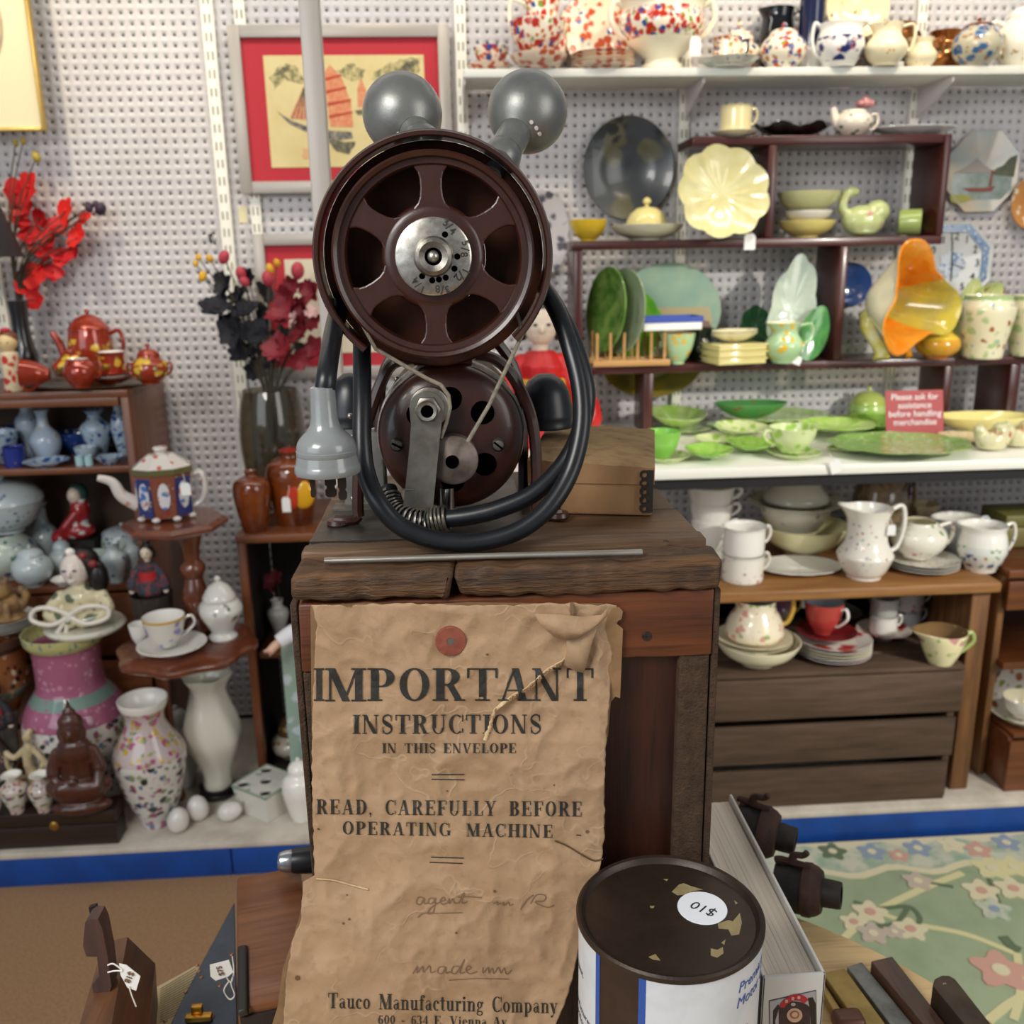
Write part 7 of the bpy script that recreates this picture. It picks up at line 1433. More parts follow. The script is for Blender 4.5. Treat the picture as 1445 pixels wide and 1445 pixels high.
def env_plane(z): f = max(0, 1.185-z)/.4; return .6985-.004*f-.024*f*f
def env_rel(px, py):
    n = noise.noise; p = Vector((px*.010, py*.010, 1.7)); q = Vector((px*.026, py*.026, 4.2))
    r = (1-abs(n(p))*2.4)*.0036+(1-abs(n(q))*2.6)*.0015+(1-abs(n(Vector((px*.05, py*.045, 11)))*2.6))*.0004+n(Vector((px*.09, py*.09, 8)))*.00018
    r += .002*math.exp(-((px-470)/16)**2)*.6
    fold = (py-(1275+.18*(px-440)+8*math.sin(px*.05))); r += .0030*(1/(1+math.exp(-fold/9)))*(1/(1+math.exp((px-600)/60)))
    fold2 = (px-(640-.35*(py-1300))); r += .0016/(1+math.exp(fold2/12))*(1/(1+math.exp(-(py-1230)/40)))
    d = tear_side(px, py)
    if d > -1: r -= .0065*min(1, (d+1)/4)*max(0, min(1, (1050-py)/90))
    elif py < 1046: r += .0034*math.exp(d/18)*max(0, min(1, (1050-py)/60))
    r *= 1.0
    e_ = px-846
    if e_ > 0: r -= .0016*min(e_/12, 1)
    return r
def env_pt(px, py, lift=0):
    z = 1.0
    for _ in range(4):
        Y = env_plane(z)-.0045-env_rel(px, py)-lift; P = aty(px, py, Y); z = P.z
    return P
LE = [(850, 437), (857, 441), (880, 447), (930, 444), (1000, 441), (1080, 440), (1150, 441), (1235, 444), (1244, 428), (1300, 424), (1330, 412), (1380, 404), (1445, 400), (1500, 398)]
RE = [(850, 870), (870, 873), (900, 866), (990, 860), (1040, 856), (1100, 853), (1180, 853), (1205, 850), (1250, 842), (1320, 822), (1400, 803), (1445, 785), (1500, 776)]
def at_edge(E, y):
    for (y0, x0), (y1, x1) in zip(E, E[1:]):
        if y0 <= y <= y1: return x0+(x1-x0)*(y-y0)/(y1-y0)
    return E[-1][1]
NX, NY = 170, 220
q = MB()
for j in range(NY+1):
    py = 853+(1500-853)*j/NY; xl, xr = at_edge(LE, py)+2.2*noise.noise(Vector((0, py*.09, 2))), at_edge(RE, py)+2.0*noise.noise(Vector((7, py*.08, 2)))
    for i in range(NX+1):
        px = xl+(xr-xl)*i/NX; yy = py+(3*noise.noise(Vector((px*.06, 3, 1)))+1.5*math.sin(px*.03) if j == 0 else 0); q.v.append(tuple(env_pt(px, yy)))
for j in range(NY):
    for i in range(NX): k = j*(NX+1)+i; q.f.append((k, k+NX+1, k+NX+2, k+1)); q.m.append(0)
sheet = wb(q, 'front_sheet', KRAFT, env, angle=60); sd = sheet.modifiers.new('thickness', 'SOLIDIFY'); sd.thickness = .0005; sd.offset = -1
# rear sheet seen along top and right
q = MB(); pts = [(438, 853), (520, 852), (600, 854), (660, 849), (760, 850), (800, 852), (850, 853), (874, 858), (879, 864), (877, 874), (868, 880), (879, 888), (877, 940), (875, 985), (868, 982), (862, 990), (858, 1040), (700, 1060), (560, 1060), (440, 1040)]
P3 = [aty(a, c+rng.uniform(-1.5, 1.5), .6995) for a, c in pts]; q.add(P3+[p+Vector((0, .0007, 0)) for p in P3], [tuple(range(len(P3)))[::-1], tuple(range(len(P3), 2*len(P3)))]+[(i, (i+1) % len(P3), len(P3)+(i+1) % len(P3), len(P3)+i) for i in range(len(P3))]); wb(q, 'rear_sheet', KRAFTD, env, smooth=False)
def flap(pts, m, name, lift):
    """pts: rows of (px,py,lift_mm) making a curled strip of paper"""
    q = MB(); n = len(pts[0])
    for row in pts:
        for (a, c, l) in row: q.v.append(tuple(env_pt(a, c, l/1000+lift)))
    for j in range(len(pts)-1):
        for i in range(n-1): q.f.append((j*n+i, (j+1)*n+i, (j+1)*n+i+1, j*n+i+1)); q.m.append(0)
    o = wb(q, name, m, env, angle=70); sd = o.modifiers.new('thickness', 'SOLIDIFY'); sd.thickness = .0005
flap([[(754, 866, 0), (790, 867, 1.2), (820, 870, 1.5), (848, 868, 2), (858, 856, 4)], [(764, 884, 1), (795, 890, 4.5), (822, 890, 5.5), (842, 880, 5), (858, 868, 5)], [(782, 898, 1), (800, 902, 5), (816, 901, 6), (832, 890, 6), (846, 880, 4)]], KRAFT, 'torn_flap', .0045)
flap([[(800, 900, 1), (818, 900, 2), (846, 878, 2)], [(800, 920, 1), (818, 925, 3), (836, 905, 2)], [(795, 938, 1), (812, 947, 3), (824, 950, 2)]], plain('kraft_pale', '#a98c6c', .8, c2='#967a5c', sc=60), 'torn_flap', .0048)
tp = catmull([(a, c, 0) for a, c in TEAR[1:]], 5); rows = []
for i, p in enumerate(tp):
    t = (tp[min(i+1, len(tp)-1)]-tp[max(i-1, 0)]).normalized(); n_ = Vector((-t.y, t.x, 0)); w = 4.4+3.0*noise.noise(Vector((i*.6, 0, 0))); 
    if n_.x > 0: n_ = -n_
    a = p+n_*w; c = p-n_*1.2; rows.append([(a.x, a.y, .35), (p.x, p.y, .5), (c.x, c.y, -.4)])
flap(rows, KRAFTL, 'torn_edge', .0004)
for pts in ([(783, 1186), (800, 1193), (820, 1205), (838, 1214), (851, 1212)], [(446, 1240), (470, 1242), (500, 1250), (520, 1255)]):
    C = catmull([(a, c, 0) for a, c in pts], 5); flap([[(p.x, p.y-1.0, .25), (p.x, p.y, .45), (p.x, p.y+1.0, .25)] for p in C], plain('kraft_crack', '#5a4228', .9) if pts[0][0] > 700 else KRAFTL, 'paper_crack', .0002)
q = MB(); pts = [(446, 1238), (430, 1256), (424, 1292), (412, 1322), (400, 1370), (392, 1420), (376, 1470), (380, 1500), (520, 1500), (520, 1300), (470, 1250)]
P3 = [aty(a+rng.uniform(-2, 2), c, env_plane(aty(a, c, .68).z)-.0005) for a, c in pts]; q.add(P3+[p+Vector((0, .0007, 0)) for p in P3], [tuple(range(len(P3)))[::-1], tuple(range(len(P3), 2*len(P3)))]+[(i, (i+1) % len(P3), len(P3)+(i+1) % len(P3), len(P3)+i) for i in range(len(P3))]); wb(q, 'rear_sheet', KRAFTD, env, smooth=False)
# red washer
P = env_pt(636, 905, .0022); r = 22*mpp(P); b = MB(); b.lathe([(.26*r, 0), (.26*r, .0006), (r*.95, .0008), (r, .0002), (r, -.004), (.26*r, -.004)], 36, facing(P.x, P.y, P.z)); b.v = [(x, y+rng.uniform(-.0001, .0001), z) for x, y, z in b.v]; wb(b, 'fibre_washer', plain('washer_red', '#8a4a38', .75, c2='#74392a', sc=120), env)
b = MB(); b.lathe([(0, .0004), (.28*r, .0002)], 18, facing(P.x, P.y, P.z)); wb(b, 'washer_hole', plain('hole_grey', '#5e564c', .8), env)
# serif lettering, drawn stroke by stroke
def V(x, w=.225, y0=0, y1=1, s0=1, s1=1, sf=.10):
    o = [[(x, y0), (x+w, y0), (x+w, y1), (x, y1)]]
    if s0: o.append([(x-sf, y0), (x+w+sf, y0), (x+w+sf, y0+.05), (x-sf, y0+.05)])
    if s1: o.append([(x-sf, y1-.05), (x+w+sf, y1-.05), (x+w+sf, y1), (x-sf, y1)])
    return o
def Hh(x0, x1, y, t=.065): return [[(x0, y), (x1, y), (x1, y+t), (x0, y+t)]]
def Dg(x0, y0, x1, y1, w): return [[(x0, y0), (x0+w, y0), (x1+w, y1), (x1, y1)]]
def Sf(x0, x1, y): return [[(x0, y), (x1, y), (x1, y+.05), (x0, y+.05)]]
def Ar(cx, cy, rx, ry, a0, a1, wx=.225, wy=.06, n=14):
    o = []
    for k in range(n):
        u, v = rad(a0+(a1-a0)*k/n), rad(a0+(a1-a0)*(k+1)/n)
        o.append([(cx+rx*math.cos(u), cy+ry*math.sin(u)), (cx+rx*math.cos(v), cy+ry*math.sin(v)), (cx+(rx-wx)*math.cos(v), cy+(ry-wy)*math.sin(v)), (cx+(rx-wx)*math.cos(u), cy+(ry-wy)*math.sin(u))])
    return o
def tick(x, y0, y1): return [[(x-.03, y0), (x+.03, y0), (x+.03, y1), (x-.03, y1)]]
def SS(x, y, w, h):
    c = catmull([(.86, .80, 0), (.72, .96, 0), (.45, .985, 0), (.16, .86, 0), (.16, .66, 0), (.45, .52, 0), (.80, .38, 0), (.86, .17, 0), (.55, .015, 0), (.26, .04, 0), (.1, .22, 0)], 4); o = []; n = len(c)
    for i in range(n-1):
        f = lambda k: .035+.085*math.exp(-((k/(n-1)-.5)/.17)**2)
        t = (c[i+1]-c[i]).normalized(); nn = Vector((-t.y, t.x, 0)); a, b2 = c[i]-t*.01, c[i+1]+t*.01
        o.append([(x+w*q_.x, y+h*q_.y) for q_ in (a+nn*f(i), b2+nn*f(i+1), b2-nn*f(i+1), a-nn*f(i))])
    return o+[[(x+.80*w, y+.66*h), (x+.88*w, y+.66*h), (x+.88*w, y+.99*h), (x+.82*w, y+.99*h)], [(x+.07*w, y+.01*h), (x+.13*w, y+.01*h), (x+.15*w, y+.36*h), (x+.07*w, y+.36*h)]]
XH = .66
def bowl_r(x, y0, y1, rx): return Ar(x, (y0+y1)/2, rx, (y1-y0)/2, -90, 90)
G = {
 'I': (.43, V(.12)), 'M': (1.12, V(.12, .06)+V(.82, .2)+Dg(.48, 0, .08, 1, .2)+Dg(.5, 0, .84, 1, .06)), 'P': (.82, V(.12)+Hh(.3, .46, .95, .05)+Hh(.3, .46, .42, .05)+bowl_r(.45, .42, 1, .35)),
 'O': (.92, Ar(.46, .5, .42, .51, 0, 360, .2, .05, 26)), 'R': (.92, V(.12)+Hh(.3, .46, .95, .05)+Hh(.3, .46, .47, .05)+bowl_r(.44, .47, 1, .33)+Dg(.66, 0, .40, .5, .19)+Sf(.62, .92, 0)), 'T': (.84, V(.33, .19, 0, 1, 1, 0)+Hh(.02, .82, .95, .05)+tick(.05, .7, 1)+tick(.79, .7, 1)),
 'A': (.96, Dg(.10, 0, .44, 1, .06)+Dg(.64, 0, .40, 1, .19)+Hh(.24, .7, .30, .045)+Sf(0, .28, 0)+Sf(.56, .96, 0)), 'N': (.98, V(.12, .06)+V(.76, .06, 0, 1, 0, 1)+Dg(.62, 0, .06, 1, .2)), 'S': (.66, SS(.02, 0, .62, 1)), 'U': (.92, V(.12, .19, .3, 1, 0, 1)+V(.70, .06, .3, 1, 0, 1)+Ar(.44, .32, .32, .34, 180, 360, .12, .05)),
 'C': (.84, Ar(.44, .5, .42, .51, 50, 310, .19, .05, 22)+tick(.77, .64, 1)+tick(.77, .05, .28)), 'H': (1.0, V(.12)+V(.69)+Hh(.3, .7, .48)), 'E': (.82, V(.12)+Hh(.3, .74, .95, .05)+Hh(.3, .58, .48, .05)+Hh(.3, .76, 0, .05)+tick(.73, .74, 1)+tick(.75, 0, .28)+tick(.57, .38, .62)), 'F': (.78, V(.12)+Hh(.3, .72, .95, .05)+Hh(.3, .56, .47, .05)+tick(.71, .72, 1)+tick(.55, .37, .61)),
 'V': (.92, Dg(.36, 0, .08, 1, .19)+Dg(.42, 0, .76, 1, .06)+Sf(0, .38, .95)+Sf(.66, .92, .95)), 'L': (.76, V(.12)+Hh(.3, .70, 0, .05)+tick(.70, 0, .34)), 'D': (.92, V(.12)+Hh(.3, .46, .95, .05)+Hh(.3, .46, 0, .05)+bowl_r(.44, 0, 1, .43)), 'Y': (.90, V(.36, .19, 0, .5, 1, 0)+Dg(.36, .46, .08, 1, .19)+Dg(.50, .46, .74, 1, .06)+Sf(0, .36, .95)+Sf(.64, .9, .95)), 'B': (.84, V(.12)+Hh(.3, .46, .95, .05)+Hh(.3, .46, .48, .05)+Hh(.3, .46, 0, .05)+bowl_r(.44, .5, 1, .30)+bowl_r(.44, 0, .53, .35)),
 'G': (.94, Ar(.44, .5, .42, .51, 50, 300, .19, .05, 22)+tick(.77, .64, 1)+V(.66, .18, .05, .42, 0, 1, .07)), 'X': (.9, Dg(.6, 0, .1, 1, .19)+Dg(.1, 0, .7, 1, .06)),
 'a': (.60, V(.34, .15, .05, .48, 0, 0)+Ar(.28, .46, .2, .2, 20, 170, .05, .05)+Ar(.25, .2, .2, .2, 0, 360, .12, .05)+Hh(.44, .58, 0, .06)), 'u': (.70, V(.10, .16, .14, XH, 0, 0)+V(.44, .16, 0, XH, 0, 0)+Ar(.30, .18, .2, .19, 180, 330, .12, .05)+Sf(.0, .2, XH-.05)+Sf(.36, .5, XH-.05)+Sf(.5, .7, 0)), 'c': (.54, Ar(.29, .33, .27, .34, 50, 310, .15, .05)+Ar(.42, .52, .08, .08, 0, 360, .08, .08, 8)), 'o': (.62, Ar(.31, .33, .28, .34, 0, 360, .15, .05, 18)),
 'n': (.72, V(.10, .16, 0, XH, 1, 0, .07)+V(.46, .16, 0, .48, 1, 0, .07)+Ar(.40, .46, .22, .2, 0, 150, .12, .06)+Sf(0, .2, XH-.05)), 'f': (.44, V(.12, .16, 0, .78, 1, 0, .07)+Ar(.32, .8, .2, .2, 30, 180, .12, .06)+Hh(.02, .4, XH-.05)+Ar(.42, .86, .07, .07, 0, 360, .07, .07, 8)), 't': (.44, V(.12, .16, .1, .88, 0, 0)+Hh(.0, .4, XH-.05)+Ar(.30, .16, .18, .17, 180, 320, .12, .05)), 'r': (.52, V(.10, .16, 0, XH, 1, 0, .07)+Ar(.40, .46, .2, .2, 60, 160, .1, .06)+Ar(.42, .56, .08, .08, 0, 360, .08, .08, 8)+Sf(0, .2, XH-.05)), 'i': (.36, V(.10, .16, 0, XH, 1, 0, .07)+Sf(0, .2, XH-.05)+Ar(.18, .86, .1, .1, 0, 360, .1, .1, 10)),
 'g': (.60, Ar(.27, .44, .22, .22, 0, 360, .12, .05)+Ar(.28, -.1, .26, .16, 0, 360, .08, .06)+Ar(.26, .1, .2, .12, 90, 250, .08, .05)+Ar(.5, .58, .08, .07, 0, 360, .08, .07, 8)), 'm': (1.04, V(.10, .16, 0, XH, 1, 0, .06)+V(.44, .16, 0, .48, 1, 0, .06)+V(.78, .16, 0, .48, 1, 0, .06)+Ar(.38, .46, .22, .2, 0, 150, .12, .06)+Ar(.72, .46, .22, .2, 0, 150, .12, .06)+Sf(0, .2, XH-.05)), 'p': (.68, V(.10, .16, -.26, XH, 1, 0, .07)+Ar(.33, .33, .3, .34, -140, 140, .15, .05)+Sf(0, .2, XH-.05)), 'y': (.66, Dg(.26, 0, .04, XH, .17)+Dg(.30, .02, .52, XH, .05)+Sf(-.02, .28, XH-.05)+Sf(.44, .64, XH-.05)+Dg(.16, -.24, .31, .06, .05)+Ar(.14, -.2, .08, .07, 0, 360, .08, .07, 8)),
 'e': (.58, Ar(.30, .33, .28, .34, 0, 310, .15, .05, 18)+Hh(.14, .56, .32, .05)), 'v': (.64, Dg(.26, 0, .04, XH, .17)+Dg(.30, .02, .52, XH, .05)+Sf(-.02, .28, XH-.05)+Sf(.44, .64, XH-.05)),
 '6': (.62, Ar(.31, .3, .28, .31, 0, 360, .15, .05, 18)+Ar(.38, .42, .34, .56, 80, 190, .15, .05)+Ar(.5, .9, .07, .07, 0, 360, .07, .07, 8)), '0': (.62, Ar(.31, .5, .28, .5, 0, 360, .15, .05, 20)), '3': (.58, Ar(.24, .74, .27, .26, -80, 150, .14, .05)+Ar(.24, .26, .3, .28, -160, 90, .15, .05)), '4': (.64, V(.36, .15, 0, 1, 1, 0, .08)+Dg(.02, .26, .40, 1, .06)+Hh(.02, .6, .24, .06)), '-': (.5, Hh(.08, .42, .3, .09)), '.': (.28, Ar(.12, .07, .08, .08, 0, 360, .08, .08, 8)), ',': (.28, Ar(.12, .07, .08, .08, 0, 360, .08, .08, 8)+Dg(.08, -.16, .12, .04, .05)), ' ': (.42, []),
}
PRINT = plain('print_black', '#23221f', .7, c2='#3a352c', sc=220, lo=.52, hi=.75)
def cr(x, y): return (380+x/2.3885, 840+y/2.3885)
def put(glyph, x0, x1, yb, yt, name='printing', skew=0):
    """one letter between x0..x1 (its advance) and base line / cap height, in envelope pixels"""
    w, polys = G[glyph]; q = MB(); sx = (x1-x0)/w; sy = (yb-yt)
    for pl in polys:
        # subdivide long strokes so the ink follows the paper
        k0 = len(q.v)
        if len(pl) == 4:
            h = max(abs(pl[0][1]-pl[2][1])*sy, abs(pl[0][0]-pl[1][0])*sx); n = max(1, int(h/9))
            vert = abs(pl[0][1]-pl[2][1]) > abs(pl[0][0]-pl[1][0])
            for i in range(n+1):
                f = i/n
                if vert: a = [pl[0][d]+(pl[3][d]-pl[0][d])*f for d in (0, 1)]; c = [pl[1][d]+(pl[2][d]-pl[1][d])*f for d in (0, 1)]
                else: a = [pl[0][d]+(pl[1][d]-pl[0][d])*f for d in (0, 1)]; c = [pl[3][d]+(pl[2][d]-pl[3][d])*f for d in (0, 1)]
                for u in (a, c): q.v.append(tuple(env_pt(x0+u[0]*sx, yb-u[1]*sy, .0008)))
            for i in range(n): q.f.append((k0+2*i, k0+2*i+1, k0+2*i+3, k0+2*i+2)); q.m.append(0)
    if q.v: wb(q, name, PRINT, env, smooth=False)
def line(txt, x0, x1, yb0, yb1, cap, gap=.10, word=.42):
    tot = sum((G[c][0] if c != ' ' else word)+gap for c in txt)-gap; k = (x1-x0)/tot; x = x0
    for c in txt:
        w = (G[c][0] if c != ' ' else word); f = (x-x0)/(x1-x0); yb = yb0+(yb1-yb0)*f
        if c != ' ': put(c, x, x+w*k, yb, yb-cap)
        x += (w+gap)*k
for c, a, b2 in (('I', 148, 184), ('M', 186, 326), ('P', 328, 424), ('O', 434, 544), ('R', 548, 660), ('T', 664, 772), ('A', 770, 884), ('N', 884, 990), ('T', 1000, 1094)):
    (xa, _), (xb, _) = cr(a, 0), cr(b2, 0); _, yb = cr(0, 363-8*(1-abs(a-150)/150 if a < 300 else 1)*.9); _, yt = cr(0, 246); put(c, xa, xb, yb, yt)
def L_(txt, x0, x1, yb0, yb1, cap, **k): (a, y0), (b2, y1) = cr(x0, yb0), cr(x1, yb1); line(txt, a, b2, y0, y1, cap/2.3885, **k)
L_('INSTRUCTIONS', 280, 918, 467, 466, 64); L_('IN THIS ENVELOPE', 380, 832, 532, 532, 33, word=.6); L_('READ, CAREFULLY BEFORE', 158, 1054, 738, 746, 50, gap=.14, word=.75); L_('OPERATING MACHINE', 246, 956, 806, 818, 44, gap=.14, word=.95); L_('Tauco Manufacturing Company', 198, 972, 1392, 1410, 52, gap=.06, word=.6); L_('600 - 634 E. Vienna Av', 366, 800, 1445, 1452, 30, gap=.10, word=.5)
def ink_line(pts, w, m=PRINT, name='printed_rule'):
    C = catmull([(a, c, 0) for a, c in pts], 4) if len(pts) > 2 else [Vector((pts[0][0]+(pts[1][0]-pts[0][0])*i/8, pts[0][1]+(pts[1][1]-pts[0][1])*i/8, 0)) for i in range(9)]
    q = MB(); n = len(C)
    for i, p in enumerate(C):
        t = (C[min(i+1, n-1)]-C[max(i-1, 0)]); t = t.normalized() if t.length > 0 else Vector((1, 0, 0)); nn = Vector((-t.y, t.x, 0))*w/2
        for u in (p+nn, p-nn): q.v.append(tuple(env_pt(u.x, u.y, .0007)))
    for i in range(n-1): q.f.append((2*i, 2*i+1, 2*i+3, 2*i+2)); q.m.append(0)
    wb(q, name, m, env, smooth=False)
for x0, y0, x1, y1 in ((547, 605, 658, 604), (546, 620, 658, 622), (545, 883, 656, 886), (540, 900, 652, 904), (1035, 808, 1051, 809), (162, 786, 170, 790)): ink_line([cr(x0, y0), cr(x1, y1)], 1.5)
PENC = plain('pencil', '#7a6048', .8)
def script(pts, w=1.3): ink_line([cr(*p) for p in pts], w, PENC, 'pencil_script')
script([(520, 1020), (502, 1018), (496, 1038), (510, 1042), (522, 1020), (522, 1040), (534, 1036)]); script([(556, 1022), (540, 1022), (536, 1038), (550, 1038), (560, 1020), (552, 1068), (534, 1072), (548, 1050), (575, 1034)])
script([(575, 1034), (592, 1026), (586, 1018), (576, 1030), (584, 1042), (600, 1036)]); script([(600, 1038), (606, 1022), (606, 1040), (618, 1022), (624, 1038), (640, 1036)]); script([(640, 1038), (656, 1000), (650, 1038), (668, 1032)]); script([(636, 1018), (676, 1016), (716, 1020)])
script([(755, 1040), (770, 1032), (768, 1044), (782, 1036)]); script([(786, 1044), (790, 1034), (792, 1046), (806, 1034), (810, 1046), (822, 1040)]); script([(846, 1060), (870, 1026), (890, 1010)]); script([(880, 1040), (900, 1010), (930, 1012), (925, 1030), (895, 1034), (935, 1052), (960, 1044)])
script([(500, 1086), (520, 1072), (560, 1072), (650, 1070)]); script([(484, 1276), (500, 1250), (498, 1274), (518, 1250), (520, 1272), (540, 1248), (544, 1272), (560, 1266)]); script([(590, 1252), (572, 1254), (568, 1272), (584, 1274), (594, 1252), (596, 1274), (610, 1268)]); script([(640, 1250), (620, 1252), (614, 1272), (632, 1272), (658, 1226), (642, 1272), (660, 1270)]); script([(664, 1266), (680, 1256), (670, 1250), (662, 1264), (676, 1276), (700, 1268)])
script([(720, 1254), (720, 1274), (738, 1254), (740, 1274), (752, 1256), (756, 1276), (772, 1254), (780, 1274), (792, 1256), (800, 1278), (818, 1262)]); script([(605, 1298), (700, 1292), (808, 1294)])
STN = plain('paper_stain', '#6a4e30', .85)
for x, y, r in ((1072, 797, 6), (95, 1290, 9), (760, 998, 5), (735, 900-700, 4), (600, 660, 3), (262, 1010, 3), (960, 640, 3), (250, 1106, 4), (270, 1092, 4), (630, 1138, 4)):
    px, py = cr(x, y); q = MB(); n_ = 10; q.v = [tuple(env_pt(px, py, .00055))]+[tuple(env_pt(px+r*.42*(1+.4*noise.noise(Vector((x, k, 1))))*math.cos(2*PI*k/n_), py+r*.42*(1+.4*noise.noise(Vector((y, k, 4))))*math.sin(2*PI*k/n_), .00055)) for k in range(n_)]; q.f = [(0, 1+(k+1) % n_, 1+k) for k in range(n_)]; q.m = [0]*n_; wb(q, 'stain', STN, env, smooth=False)
# ------------------------------------------------------------------ the can
KC = Vector((.1545, .622, TZ+.001)); CRd = .0712; CH = .2535
can = thing('oil_can', 'tall round brown tin with white and blue label and white price sticker on the lid', 'can', KC)
TIN = plain('tin_brown', '#3d2a22', .5, .3, c2='#2c1f19', sc=30, bump=.08, bsc=300); LIDM = plain('lid_brown', '#3b2d24', .42, .35, c2='#2b211b', sc=22, bump=.12, bsc=260)
b = MB(); b.lathe([(0, 0), (CRd-.002, 0), (CRd, .002), (CRd-.001, .004), (CRd-.001, CH-.004), (CRd-.0015, CH-.0045), (0, CH-.0046)], 96); b.build('tin_body', TIN, can)
b = MB(); b.lathe([(0, CH-.0035), (CRd-.006, CH-.0035), (CRd-.0045, CH-.002), (CRd-.003, CH+.0008), (CRd-.0005, CH+.0015), (CRd+.0012, CH), (CRd+.0012, CH-.003), (CRd-.0006, CH-.0042)], 96); lid = b.build('lid', LIDM, can)
LW = plain('label_white', '#d3d7dc', .35, c2='#bfc3c6', sc=25, lo=.5, hi=.8); LB = plain('label_blue', '#1f4fa0', .35); LR = plain('label_red', '#b5453a', .4)
def band(a0, a1, z0, z1, m, name, dr=.0003):
    q = MB(); q.lathe([(CRd-.001, z0), (CRd-.001+dr, z0), (CRd-.001+dr, z1), (CRd-.001, z1)], max(3, int(abs(a1-a0)/3)), None, None, rad(a0-104), rad(a1-104)); return q.build(name, m, can)
zt = CH-.0055
band(-120, -48.5, .006, zt, LW, 'white_label'); band(-48.5, -44.5, .006, zt, LB, 'blue_stripe'); band(-16.5, -12, .006, zt, LB, 'blue_stripe'); band(-12, 95, .006, zt, LW, 'white_label')
def wrap_text(s_, size, a_mid, z, m, align='LEFT', rot=0, shear=0):
    me = text_mesh(s_, size, m, align, shear, .00005); R_ = Matrix.Rotation(rad(rot), 4, 'Z')
    for v in me.vertices:
        p = R_ @ v.co; a = rad(a_mid-104)+p.x/CRd; r = CRd-.0005+v.co.z+.0001; v.co = Vector((r*math.cos(a), r*math.sin(a), z+p.y))
    o = bpy.data.objects.new('label_lettering', me); COL.objects.link(o); o.parent = can
wrap_text('Premium', .0125, 46, CH-.0215, LB, shear=.2); wrap_text('Motor Oil', .0125, 45, CH-.0345, LB, shear=.2)
LK = plain('label_black', '#3a3d44', .5)
wrap_text('Detergent.', .0085, -64, CH-.042, LK, 'RIGHT'); wrap_text('Manufacturers', .0080, -50.5, CH-.0765, LK, 'RIGHT'); wrap_text('specifications', .0080, -50.5, CH-.087, LK, 'RIGHT')
def zone(pts, m, name):
    q = MB(); 
    v = [(rad(a-104), z) for a, z in pts]; q.v = [((CRd-.0004)*math.cos(a), (CRd-.0004)*math.sin(a), z) for a, z in v]; q.f = [tuple(range(len(v)))]; q.m = [0]; q.build(name, m, can, smooth=False)
zone([(40, CH-.085), (50, CH-.085), (58, CH-.060), (50, CH-.062)], LR, 'red_flash'); zone([(30, CH-.085), (40, CH-.085), (48, CH-.066), (38, CH-.068)], LB, 'blue_flash')
zl = KC.z+CH-.0035
def on_lid(px, py): p = atz(px, py, zl+.0003); return (p.x-KC.x, p.y-KC.y)
c0 = on_lid(991, 1281); b = MB(); b.lathe([(0, .0006), (.0192, .0006), (.0194, .0002), (.0194, 0)], 48, Matrix.Translation((c0[0], c0[1], CH-.0035))); stk = b.build('price_sticker', plain('sticker', '#e9edf2', .45), can)
me = text_mesh('$10', .0135, plain('pen_black', '#26262a', .5), thick=.00005, shear=.1); me.transform(Matrix.Translation((c0[0]+.001, c0[1]-.002, CH-.0027)) @ Matrix.Rotation(rad(138), 4, 'Z')); o = bpy.data.objects.new('pen_price', me); COL.objects.link(o); o.parent = stk
CHIP = plain('paint_chip', '#9a8a62', .5, c2='#84744e', sc=100)
for pts in ([(948, 1258), (958, 1248), (965, 1246), (975, 1250), (992, 1255), (978, 1257), (968, 1262), (956, 1263)], [(1013, 1303), (1028, 1298), (1034, 1300), (1044, 1288), (1047, 1302), (1043, 1318), (1032, 1320), (1028, 1311), (1014, 1310)], [(1003, 1338), (1012, 1340), (1020, 1336), (1021, 1345), (1012, 1351), (1003, 1348)], [(1018, 1330), (1024, 1325), (1022, 1333)], [(915, 1350), (925, 1346), (932, 1355), (922, 1354)], [(936, 1240), (943, 1240), (941, 1243)], [(917, 1278), (924, 1278), (922, 1281), (918, 1281)], [(1036, 1270), (1041, 1274), (1038, 1276)]):
    v = [on_lid(*p) for p in pts]; q = MB(); q.prism(v[::-1], .00025, Matrix.Translation((0, 0, CH-.0036))); q.build('paint_chip', CHIP, can, smooth=False)
# ------------------------------------------------------------------ thick white book
BKx0, BKx1, BKy0, BKy1, BKz = .2475, .3030, .664, .945, .850
bk = thing('thick_book', 'thick white hardback book standing with page edges up beside the can', 'book', ((BKx0+BKx1)/2, BKy0, TZ))
COV = plain('book_cover', '#d5d3cf', .35, c2='#c6c3be', sc=10); PG = plain('page_edges', '#dcd2c2', .85, c2='#cdc1ae', sc=1.0, lo=.4, hi=.7, stretch=(700, 2, 2), bump=.1)
xm = (BKx0+BKx1)/2; hz = BKz-TZ
b = MB(); nP = 11
prof = [(BKx0+.0035-xm, .012), (BKx1-.0045-xm, .012)]
for i in range(nP):
    x0_ = BKx0+.0038+(BKx1-BKx0-.0086)*i/nP; x1_ = x0_+(BKx1-BKx0-.0086)/nP-.00005
    b.box(((x0_+x1_)/2-xm, .142, hz/2-.003+.00022*math.sin(i*2.1)), (x1_-x0_, .272, hz-.009))
b.build('page_block', PG, bk, smooth=False)
for nm, c, d in (('cover_board', (BKx1-.0016-xm, .141, hz/2), (.0032, .282, hz)), ('cover_board', (BKx0+.0016-xm, .141, hz/2), (.0032, .282, hz)), ('spine', (0, .0018, hz/2), (BKx1-BKx0, .0036, hz))):
    b = MB(); b.rbox(c, d, .0012); b.build(nm, COV, bk)
def spz(px, py): p = aty(px, py, BKy0-.0004); return (p.x-xm, p.z-TZ)
def panel(pts, m, name, dy): q = MB(); q.prism([spz(*p) for p in pts], .00012, facing(0, -.0001-dy, 0)); return q.build(name, m, bk, smooth=False)
